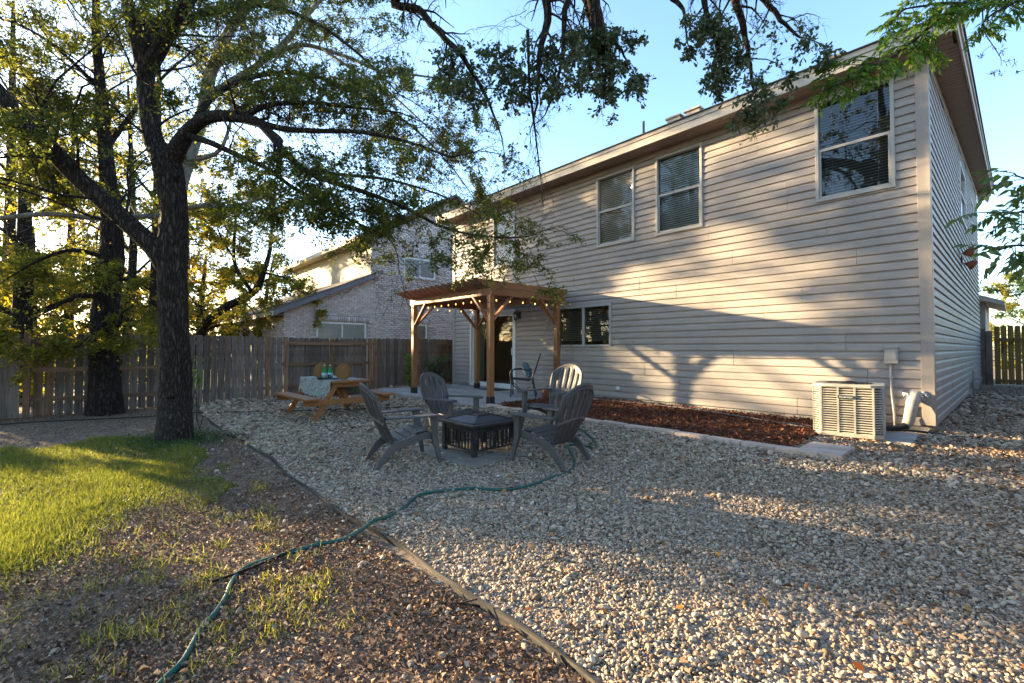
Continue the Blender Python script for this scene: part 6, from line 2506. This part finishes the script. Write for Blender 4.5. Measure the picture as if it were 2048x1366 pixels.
plant_tree('leaning_tree', 'leaning tree with a dark curved trunk beyond the fence', 'tree', G_, M['bark_dark'], G_.leaves(110, .1, .055, 'kite', lambda P, r, n: r.beta(2, 2, n) + .05, .05, 1, .7, .1, cap=26000), M['leaf_back'], (gb.x, gb.y, -.25))

# trees out to the side of the view, shading the yard from the low sun
SHADE = []
SHADE_SPEC = [
    (71, -17.2, -1.6, 7.5, 2.6, 'leaf_back', 'yellow green tree at the sunny end of the fence'),
    (72, -19.0, -3.5, 8.5, 2.6, 'leaf_back', 'broad tree past the sunny end of the fence, nearer to us'),
    (73, -22.5, -9.8, 9.0, 2.8, 'leaf_dark', 'dark green tree well past the near end of the fence'),
    (74, -24.0, 1.6, 14.0, 4.4, 'leaf_back', 'tall tree behind the elm crown beyond the fence'),
    (75, -28.0, -3.0, 16.0, 5.0, 'leaf_elm', 'tallest tree at the back of the next lot'),
    (76, -31.0, 3.2, 13.0, 4.4, 'leaf_back', 'big spreading tree far behind the low brick wing'),
]

# --- live oak over the camera: limbs reach in from above
O_ = Tree(31)
OBASE = (1.6, -2.6, -0.2)
ot, otr = O_.limb([(Vector((1.6, -2.6, -.4)), .36), (Vector((1.6, -2.6, .1)), .3), (Vector((1.4, -2.3, 1.8)), .26), (Vector((1.0, -1.7, 3.4)), .24), (Vector((0.4, -0.9, 4.6)), .2)], 16, 5)
top = Vector((0.4, -0.9, 4.6))
main = [(top, .14), (far(1250, -420, 3.2), .11), (far(1180, -260, 4.2), .1), (far(1160, -120, 5.0), .1)]
_mq, _mr = O_.limb(main, 12)
O_.grow(_mq, _mr, .14, .8, 3, start=.05, nsub=4, up=.2, droop=.1)
O_.grow(ot[10:], otr[10:], .2, 1.2, 3, start=.1, nsub=5, up=.3)
oak_l = [
    [(far(1160, -120, 5.0), .1), (far(1175, -30, 5.1), .095), (far(1190, 30, 5.2), .09), (far(1202, 80, 5.25), .07), (far(1218, 142, 5.3), .055)],
    [(far(1160, -120, 5.0), .07), (far(1100, -40, 5.1), .055), (far(1095, 40, 5.1), .045), (far(1080, 110, 5.1), .03), (far(1075, 190, 5.15), .018), (far(1068, 240, 5.2), .008)],
    [(far(1165, -90, 5.0), .05), (far(1135, 0, 5.0), .035), (far(1128, 70, 5.0), .028), (far(1120, 150, 5.0), .018), (far(1090, 230, 5.1), .007)],
    [(far(1165, -100, 5.0), .05), (far(1190, 60, 5.1), .03), (far(1225, 80, 5.1), .026), (far(1245, 105, 5.15), .015), (far(1255, 130, 5.2), .006)],
    [(far(1100, -200, 4.6), .06), (far(900, -80, 5.2), .055), (far(786, 0, 5.6), .05), (far(838, 20, 5.6), .045), (far(862, 48, 5.6), .042), (far(890, 75, 5.6), .036), (far(925, 112, 5.65), .032), (far(950, 155, 5.7), .026), (far(978, 205, 5.7), .018), (far(1005, 278, 5.8), .007)],
    [(far(1160, -120, 5.0), .05), (far(1290, -60, 4.8), .04), (far(1345, -5, 4.8), .028), (far(1370, 30, 4.8), .015), (far(1376, 85, 4.8), .007), (far(1392, 120, 4.8), .004)],
    [(far(1300, -200, 4.3), .06), (far(1420, -90, 4.6), .05), (far(1470, 0, 4.7), .04), (far(1488, 60, 4.8), .032), (far(1500, 130, 4.9), .02), (far(1505, 190, 5.0), .010)],
    [(far(1420, -90, 4.6), .04), (far(1530, 0, 4.7), .03), (far(1560, 40, 4.7), .022), (far(1600, 75, 4.7), .010)],
    [(far(1420, -90, 4.6), .04), (far(1410, 0, 4.7), .028), (far(1425, 60, 4.7), .02), (far(1440, 110, 4.8), .010)],
    [(far(1055, 60, 5.1), .02), (far(1060, 180, 5.2), .013), (far(1072, 280, 5.3), .008), (far(1082, 360, 5.4), .005), (far(1085, 405, 5.4), .003)],
]
leafy = {0: (.14, .42, .1), 1: (.12, .5, .25), 2: (.12, .45, .2), 3: (.12, .4, .2), 4: (.14, .5, .25), 6: (.10, .42, .2), 7: (.10, .42, .1), 8: (.10, .4, .1)}
for k, lm_ in enumerate(oak_l):
    Q, q = O_.limb(lm_, 10 if k == 0 else 7, 4, 0.006)
    if k in leafy:
        ev, l0, st = leafy[k]
        if k == 0:
            O_.grow(Q[:12], q[:12], ev, l0, 3, start=.3, nsub=4, droop=.35, up=-.1, thin=.16, rmin=.002)
        else:
            O_.grow(Q, q, ev, l0, 3, start=st, nsub=4, droop=.35, up=-.1, thin=.35, rmin=.002)
# bare twiggy spray hanging down
nt = len(O_.tw)
Q, q = O_.limb(oak_l[9], 5, 4)
O_.grow(Q[6:], q[6:], .05, .30, 2, start=.1, nsub=3, droop=.5, up=-.3, thin=.5, rmin=.0016, spread=.7)
O_.tw = O_.tw[:nt]
# tufts: a low spray against the eave and some below the fascia
for (px, py, d, r_) in ((1030, 300, 5.4, .2), (1050, 330, 5.4, .2), (1240, 130, 5.2, .3), (1205, 190, 5.3, .3), (1510, 210, 5.0, .2), (1480, 225, 5.0, .2), (1512, 265, 5.0, .13), (1180, 40, 5.2, .4), (1210, 90, 5.3, .3), (1450, 60, 4.8, .4), (1560, 60, 4.8, .35), (1480, 120, 4.9, .3), (1000, 120, 5.5, .5), (940, 60, 5.5, .5), (1050, 30, 5.2, .5)):
    p = far(px, py, d)
    for _ in range(4):
        O_.branch(p + Vector(O_.r.normal(0, r_ * .25, 3)), Vector((0, 0, -1)), .004, r_, 2, .9, -.1, .3, .6, 5, None, .0018)


def tone_o(P, r, n):
    return r.beta(2.2, 2.2, n)


plant_tree('live_oak', 'live oak whose leafy limbs hang into the sky over the eave', 'tree', O_, M['bark'], O_.leaves(125, 0.050, 0.026, LEAF_OBOVATE, tone_o, .012, .8, .8, .1, cap=64000), M['leaf_oak'], OBASE)

# --- bright green tree at the right of the house, compound leaves
N_ = Tree(41)
NBASE = (2.6, 6.2, 0.0)
N_.limb([(Vector((2.6, 6.2, -.2)), .16), (Vector((2.6, 6.2, 1.5)), .13), (Vector((2.4, 6.0, 3.2)), .11), (Vector((2.0, 5.7, 4.6)), .07)], 12, 5)
leaf_lines = []


def compound(tr, p, d, L, pairs, out):
    """one feather leaf: a stalk with paired leaflets"""
    r = tr.r
    Q = [p]
    dd = Vector(d).normalized()
    for k in range(5):
        dd = (dd + Vector((0, 0, -.10)) + Vector(r.normal(0, .05, 3))).normalized()
        Q.append(Q[-1] + dd * L / 5)
    tr.wood.tube(Q, [.003, .0027, .0024, .002, .0018, .0012], 4, cap=False)
    side = dd.cross(Vector((0, 0, 1)))
    if side.length < .1:
        side = Vector((1, 0, 0))
    side.normalize()
    roll = r.normal(0, .5)
    for k in range(pairs):
        t = .2 + .75 * (k + .5) / pairs
        i = min(int(t * 5), 4)
        q = Q[i].lerp(Q[i + 1], t * 5 - i)
        for s in (-1, 1):
            v = (side * s + dd * .55 + Vector((0, 0, -.15 + roll * s * .4)) + Vector(r.normal(0, .12, 3)))
            out.append((q, v))
    out.append((Q[-1], dd))


def n_limb(pts, every, L, pairs, st=.1, aim=(0, 0, -.2), outl=None):
    Q, q = N_.limb(pts, 8, 5, .004)
    total = sum((Q[i + 1] - Q[i]).length for i in range(len(Q) - 1))
    acc, nxt = 0, total * st
    for i in range(len(Q) - 1):
        seg = Q[i + 1] - Q[i]
        while nxt < acc + seg.length:
            p = Q[i].lerp(Q[i + 1], (nxt - acc) / seg.length)
            d = Vector(N_.r.normal(0, 1, 3))
            tg = seg.normalized()
            d = (d - tg * d.dot(tg)).normalized() + tg * .5 + Vector(aim)
            compound(N_, p, d, L * N_.r.uniform(.7, 1.2), pairs, outl)
            nxt += every * N_.r.uniform(.6, 1.4)
        acc += seg.length
    compound(N_, Q[-1], (Q[-1] - Q[-2]), L, pairs, outl)


o1 = []
n_limb([(Vector((2.0, 5.7, 4.6)), .05), (far(2120, -60, 4.6), .035), (far(2010, -20, 4.6), .028), (far(1930, 5, 4.55), .022), (far(1880, 35, 4.5), .018), (far(1850, 62, 4.5), .015), (far(1810, 95, 4.45), .012), (far(1760, 130, 4.4), .009), (far(1710, 155, 4.35), .006), (far(1650, 180, 4.3), .004)], .020, .21, 5, .25, outl=o1)
n_limb([(far(1930, 5, 4.55), .014), (far(1850, 10, 4.5), .01), (far(1800, 25, 4.5), .007), (far(1775, 55, 4.5), .004)], .022, .20, 5, .1, outl=o1)
n_limb([(far(1850, 62, 4.5), .006), (far(1835, 95, 4.5), .005), (far(1850, 105, 4.5), .003), (far(1872, 112, 4.5), .002)], .04, .13, 5, .3, outl=o1)
n_limb([(far(1760, 130, 4.4), .006), (far(1700, 130, 4.4), .004), (far(1660, 145, 4.4), .002)], .025, .17, 5, .1, outl=o1)
n_limb([(far(2120, -60, 4.6), .02), (far(2040, 0, 4.3), .012), (far(1980, 30, 4.2), .007), (far(1960, 60, 4.2), .003)], .03, .22, 5, .2, outl=o1)
o2 = []
n_limb([(Vector((2.4, 6.0, 3.2)), .05), (far(2200, 380, 3.8), .02), (far(2110, 365, 3.4), .012), (far(2060, 360, 3.3), .007), (far(2020, 345, 3.25), .003)], .06, .22, 4, .3, outl=o2)
n_limb([(Vector((2.4, 6.0, 3.0)), .04), (far(2180, 440, 3.7), .02), (far(2100, 430, 3.4), .012), (far(2040, 425, 3.3), .008), (far(1960, 425, 3.2), .003)], .06, .22, 4, .3, outl=o2)
n_limb([(Vector((2.4, 6.0, 2.8)), .04), (far(2180, 510, 3.7), .02), (far(2100, 500, 3.4), .012), (far(2050, 490, 3.3), .007), (far(1990, 500, 3.2), .003)], .06, .22, 4, .3, outl=o2)
# dark seed clusters on a bare twig
sd = []
Q, q = N_.limb([(far(1965, 10, 4.4), .006), (far(1968, 60, 4.4), .005), (far(1985, 90, 4.4), .004), (far(2001, 115, 4.4), .003), (far(2002, 132, 4.4), .002)], 5)
Q, q = N_.limb([(far(1985, 90, 4.4), .003), (far(1970, 100, 4.4), .002), (far(1962, 112, 4.4), .002)], 5)
for (px, py) in ((1962, 114), (1991, 97), (2008, 100), (1985, 145), (2003, 146), (2020, 122), (2030, 128), (2035, 143), (1981, 148)):
    c_ = far(px, py, 4.4)
    for _ in range(14):
        sd.append((c_ + Vector(N_.r.normal(0, .012, 3)), Vector(N_.r.normal(0, 1, 3))))
root = thing('bright_tree', 'young tree beside the house corner with bright green feathered leaves', 'tree', NBASE, 0)
off = (-NBASE[0], -NBASE[1], -NBASE[2])
N_.wood.build('trunk', M['bark'], root, off)
for nm, lst, ln, wd, mt in (('crown', o1, .068, .024, 'leaf_bright'), ('foliage', o2, .08, .033, 'leaf_soft'), ('seed_clusters', sd, .035, .007, 'seed')):
    if mt == 'seed':
        M['seed'] = leafmat('seed_pod', [(0, (.03, .012, .02)), (1, (.07, .03, .05))], trans=0.1)
    P = np.array([tuple(a) for a, b in lst])
    D = np.array([tuple(b) for a, b in lst])
    n = len(P)
    lens = ln * N_.r.uniform(.7, 1.25, n)
    put(nm, blades(P, D, N_.r.normal(0, .5, n), lens, lens * wd / ln, LEAF_LANCE, N_.r.beta(2, 2, n), M[mt], nm, fold=.25, curl=-.2), root, off)

# trees past the gate on the right
far_tree(51, 0, 0, 0, 7.2, 2.7, 5, .2, 'leaf_dark', 'dense green tree past the side gate', base=(1.9, 30, 0), bare=.15, leaf=.14, cap=30000, density=1.3)
far_tree(52, 0, 0, 0, 6.4, 2.6, 5, .18, 'leaf_soft', 'paler tree farther past the side gate', base=(4.6, 33, 0), bare=.1, leaf=.16, cap=30000, density=1.3)
far_tree(53, 0, 0, 0, 5.0, 2.2, 4, .15, 'leaf_back', 'yellow green tree behind the gate post', base=(0.6, 38, 0), bare=.1, leaf=.16, cap=20000, density=1.3)

# --- side trees to the sun side: their crowns break the low light into patches
for k, (sd_, bx, by, h, cr, mt, lab) in enumerate(SHADE_SPEC):
    far_tree(sd_, 0, 0, 0, h, cr, h * .7, .24, mt, lab, base=(bx, by, -.25), bare=.22, leaf=.15, cap=(9000 if k < 2 else 26000), density=1.15)

# --- unseen trees, fence and house added to cut blue skylight; trees mirrored in windows
for sd_, bx, by, h, cr, mt, lab in ((81, 4.5, -7.5, 9.5, 3.4, 'leaf_dark', 'broad dark tree behind the camera side of the yard'), (82, -3.6, -6.8, 14.0, 4.0, 'leaf_oak', 'round oak far behind the lawn'),
                                    (84, -11.5, -7.0, 14.0, 4.0, 'leaf_oak', 'oak behind the far end of the lawn')):
    far_tree(sd_, 0, 0, 0, h, cr, h * .7, .24, mt, lab, base=(bx, by, -.25), bare=.25, leaf=.15, cap=24000, density=1.15)
RF = thing('added_side_fence', 'unseen board fence added along the right lot line to block blue skylight', 'fence', (2.75, 11, 0))  # added out of view to keep blue sky off the side wall
fp = MB()
fp.prism([(-0.069, 0.0), (0.069, 0.0), (0.069, 1.80), (0.045, 1.845), (-0.045, 1.845), (-0.069, 1.80)], 'x', -0.008, 0.008)
fpm = fp.mesh('picket', M['fence_brown'])
for k in range(128):
    put('picket', fpm, RF, (0, -9.5 + 0.1495 * k, -0.05 + random.uniform(-.012, .012)))
for z in (0.3, 0.95, 1.55):
    m = MB()
    m.box(0.009, 0.05, -9.6, 9.6, z - .045, z + .045)
    m.build('rail', M['rail'], RF)
RH = thing('added_tan_house', 'unseen tan sided house added on the right to block blue skylight', 'house', (8.5, 14, 0))  # out of view, put here to shield the side wall from blue skylight
m = MB()
m.box(-3.5, 3.5, -6, 6, -.3, 5.0)
m.build('wall', M['siding'], RH)
m = MB()
m.prism([(-4.0, 5.0), (4.0, 5.0), (0, 7.2)], 'y', -6.4, 6.4)
m.build('roof', M['shingle'], RH)

# ------------------------------------------------------------------ potted plants by the house corner
m = MB()
m.lathe([(0.11, 0.0), (0.15, 0.14), (0.17, 0.27), (0.18, 0.28), (0.165, 0.28), (0.15, 0.22), (0.0, 0.22)], (0, 0, 0), 18)
pt = tag(m.build('plant_pot', M['rubber'], None, (-11.35, 7.25, 0.025)), 'black plant pot at the edge of the slab', 'pot')


def small_plant(name, label, base, n, h, spread, leaf, width, mat, seed, shape=LEAF_OVAL, hang=0.0, tone=0.0):
    t = Tree(seed)
    r = t.r
    for k in range(n):
        a = r.uniform(0, 6.28)
        d = Vector((math.cos(a) * spread, math.sin(a) * spread, h)) * r.uniform(.6, 1.05)
        p = Vector(base)
        Q = [p + Vector(r.normal(0, .02, 3)) * Vector((1, 1, 0)).length]
        for i in range(1, 6):
            Q.append(p + d * (i / 5) + Vector(r.normal(0, .03, 3)))
        t.wood.tube(Q, [.006, .005, .004, .004, .003, .002], 4, cap=False)
        for i in range(1, 5):
            t.tw.append((Q[i], Q[i + 1]))
    args = t.leaves(60, leaf, width, shape, lambda P, r, n: r.beta(2, 2, n) + tone, .03, 1, .7, hang)
    return plant_tree(name, label, 'plant', t, M['bark'], args, M[mat], base, parts=('stems', 'foliage'))


small_plant('leafy_shrub', 'bushy green plant growing out of the black pot', (-11.35, 7.25, 0.26), 46, .62, .42, .07, .03, 'leaf_dark', 61)
small_plant('tall_plant', 'tall thin yellow green plant in front of the fence', (-11.9, 6.75, -0.05), 6, 1.15, .16, .085, .05, 'leaf_bright', 62, tone=.2)
small_plant('fern_clump', 'soft green clump in the gap beside the house corner', (-12.45, 8.1, -0.1), 26, .5, .3, .06, .018, 'leaf_soft', 63)
small_plant('trunk_sprout', 'thin leafy sprout growing beside the elm trunk', tuple(gnd(398, 862)), 3, 1.25, .28, .06, .03, 'leaf_bright', 64)

# ------------------------------------------------------------------ grass, weeds, leaf litter
def noise2(x, y, s, seed=0):
    r = np.random.default_rng(seed)
    v = np.zeros_like(x)
    for k in range(6):
        a, b, c = r.normal(0, s, 2).tolist() + [r.uniform(0, 6.28)]
        v += np.sin(a * x + b * y + c)
    return v / 6


GR = [gnd(*q) for q in ((-120, 905), (60, 892), (180, 882), (330, 872), (395, 890), (402, 930), (450, 985), (430, 1010), (370, 1040), (350, 1085), (285, 1150), (190, 1195), (100, 1230), (-120, 1260))]
GP = [(p.x, p.y) for p in GR]
n = 300000
lo = np.array(GP).min(0)
hi = np.array(GP).max(0)
P = np.stack([rng.uniform(lo[0], hi[0], n), rng.uniform(lo[1], hi[1], n), np.zeros(n)], 1)
w = noise2(P[:, 0], P[:, 1], 2.4, 5)
inside = inpoly(P + np.stack([0.45 * noise2(P[:, 0], P[:, 1], 4, 6) + .2 * noise2(P[:, 0], P[:, 1], 14, 16), 0.4 * noise2(P[:, 1], P[:, 0], 4, 7) + .2 * noise2(P[:, 0], P[:, 1], 14, 17), np.zeros(n)], 1), GP)
P = P[inside & (rng.uniform(0, 1, n) < np.clip(0.62 + 1.05 * w - 0.25 * np.clip(P[:, 0] + 5.2, 0, 2), 0.03, 1))]
if len(P) > 98000:
    P = P[rng.choice(len(P), 98000, replace=False)]
# sparse tufts on the bare soil nearer us
tc_ = np.stack([rng.uniform(-6.2, -2.2, 380), rng.uniform(-0.7, 1.25, 380)], 1)
tn_ = noise2(tc_[:, 0], tc_[:, 1], 2.0, 8)
tc_ = tc_[(rng.uniform(0, 1, 380) < np.clip(.45 + tn_ - 0.22 * (tc_[:, 1] + 0.2), .04, 1)) & (tc_[:, 1] < 1.2)]
T = np.repeat(tc_, 46, 0) + rng.normal(0, .05, (len(tc_) * 46, 2))
T = np.concatenate([T, np.zeros((len(T), 1))], 1)
ntuft = len(T)
P = np.concatenate([P, T])
P[:, 2] = gz(P[:, 0], P[:, 1]) - .004
n = len(P)
D = np.stack([rng.normal(0, .55, n), rng.normal(0, .55, n), np.abs(rng.normal(1, .25, n))], 1)
ln = rng.uniform(.025, .075, n) * (1 + .35 * noise2(P[:, 0], P[:, 1], 3, 9))
tone = rng.beta(2, 2.4, n) * .85
tone[-ntuft:] += .12
tone = np.clip(tone + .25 * (rng.uniform(0, 1, n) > .93), 0, 1)
me = blades(P, D, rng.uniform(0, 6.28, n), ln, np.full(n, .0046), [(0, .5), (.5, .42), (1, .06)], tone, M['grass'], 'grass', fold=.3, curl=.35)
tag(put('grass', me), 'patchy bright green lawn grass left of the gravel', 'grass', kind='stuff')

# broad leaved weeds round the trunk foot
n = 2600
c0 = np.array([AB.x, AB.y])
aa, rr_ = rng.uniform(0, 6.28, n), np.abs(rng.normal(.3, .28, n)) + .18
P = np.stack([c0[0] + rr_ * np.cos(aa) * 1.1, c0[1] + rr_ * np.sin(aa) * .8, np.zeros(n)], 1)
P[:, 2] = gz(P[:, 0], P[:, 1]) + rng.uniform(.005, .06, n)
D = np.stack([rng.normal(0, 1, n), rng.normal(0, 1, n), rng.uniform(0, .6, n)], 1)
me = blades(P, D, rng.normal(0, .5, n), rng.uniform(.02, .05, n), rng.uniform(.015, .03, n), LEAF_OVAL, rng.beta(2, 2, n), M['weed'], 'ground_cover')
tag(put('ground_cover', me), 'low broad leaved weeds round the foot of the elm trunk', 'weeds', kind='stuff')

# dead leaves and chips over the bare soil
LP = []
for x0, x1, y0, y1, dens in ((-3.2, -0.6, -0.9, 1.46, 13000), (-5.0, -3.2, -0.9, 1.46, 8000), (-8.5, -5.0, -0.8, 1.46, 3000), (-13.1, -7.0, -1.8, 1.8, 1500)):
    n = int((x1 - x0) * (y1 - y0) * dens)
    LP.append(np.stack([rng.uniform(x0, x1, n), rng.uniform(y0, y1, n), np.zeros(n)], 1))
P = np.concatenate(LP)
P = P[seen(P)]
cl2 = noise2(P[:, 0], P[:, 1], 3.5, 10)
P = P[rng.uniform(0, 1, len(P)) < np.clip(.75 + .5 * cl2, .3, 1)]
n = len(P)
P[:, 2] = gz(P[:, 0], P[:, 1]) + rng.uniform(.002, .020, n)
D = np.stack([rng.normal(0, 1, n), rng.normal(0, 1, n), rng.normal(0, .32, n)], 1)
ln = rng.uniform(.007, .028, n) * np.where(rng.uniform(0, 1, n) > .93, 1.7, 1)
sp = rng.normal(0, .5, n)
me = blades(P, D, sp, ln, ln * rng.uniform(.25, .75, n), 'kite', np.clip(rng.beta(1.5, 2.6, n) + .25 * (rng.uniform(0, 1, n) > .95), 0, 1), M['litter'], 'leaf_litter', fold=.5, curl=.5)
tag(put('leaf_litter', me), 'dry brown leaf litter and chips over the bare soil', 'leaf litter', kind='stuff')

# leaves blown onto the gravel, thicker along the side of the house
n1, n2_, n3 = 1500, 11000, 2600
P = np.concatenate([np.stack([rng.uniform(-7, 3, n1), rng.uniform(1.6, 6, n1), np.zeros(n1)], 1),
                    np.stack([rng.uniform(-.7, 3.2, n2_), rng.uniform(7.2, 19, n2_), np.zeros(n2_)], 1),
                    np.stack([rng.uniform(-1.6, 1.5, n3), rng.uniform(5.7, 7.4, n3), np.zeros(n3)], 1)])
P = P[free_gravel(P)]
n = len(P)
P[:, 2] = gz(P[:, 0], P[:, 1]) + .03 + rng.uniform(0, .02, n)
D = np.stack([rng.normal(0, 1, n), rng.normal(0, 1, n), rng.normal(0, .3, n)], 1)
ln = rng.uniform(.025, .06, n)
me = blades(P, D, rng.normal(0, .6, n), ln, ln * .5, 'kite', rng.beta(2, 2, n), M['litter'], 'fallen_leaves', fold=.4, curl=.4)
tag(put('fallen_leaves', me), 'brown fallen leaves scattered over the gravel', 'leaf litter', kind='stuff')
n = 150
P = np.stack([rng.uniform(-6, 2, n), rng.uniform(1.6, 6, n), np.zeros(n)], 1)
P = P[free_gravel(P)]
n = len(P)
P[:, 2] = gz(P[:, 0], P[:, 1]) + .04
D = np.stack([rng.normal(0, 1, n), rng.normal(0, 1, n), rng.normal(0, .3, n)], 1)
ln = rng.uniform(.03, .055, n)
me = blades(P, D, rng.normal(0, .6, n), ln, ln * .6, LEAF_OVAL, rng.uniform(0, 1, n), M['orange_leaf'], 'yellow_leaves', fold=.4, curl=.4)
tag(put('yellow_leaves', me), 'yellow and orange leaves dotted over the gravel', 'leaf litter', kind='stuff')

# a few dead twigs on the soil
for k, (a, b, r_, lab) in enumerate((((420, 1172), (590, 1105), .008, 'crooked dead twig lying near the bend of the hose'), ((598, 1095), (628, 1062), .006, 'short bleached stick by the hose near the edging'), ((860, 1205), (960, 1222), .006, 'thin curved twig on the soil near the edging board'))):
    p, q_ = gnd(*a, .02), gnd(*b, .025)
    mid = (p + q_) / 2 + Vector((random.uniform(-.04, .04), random.uniform(-.04, .04), .01))
    m = MB()
    m.tube(smooth_path([p, p.lerp(mid, .6) + Vector((.01, -.01, 0)), mid, q_]), r_, 6)
    m.tube([mid, mid + Vector((.08, .06, .03))], r_ * .6, 5)
    tag(m.build('dead_twig', M['bark']), lab, 'twig')
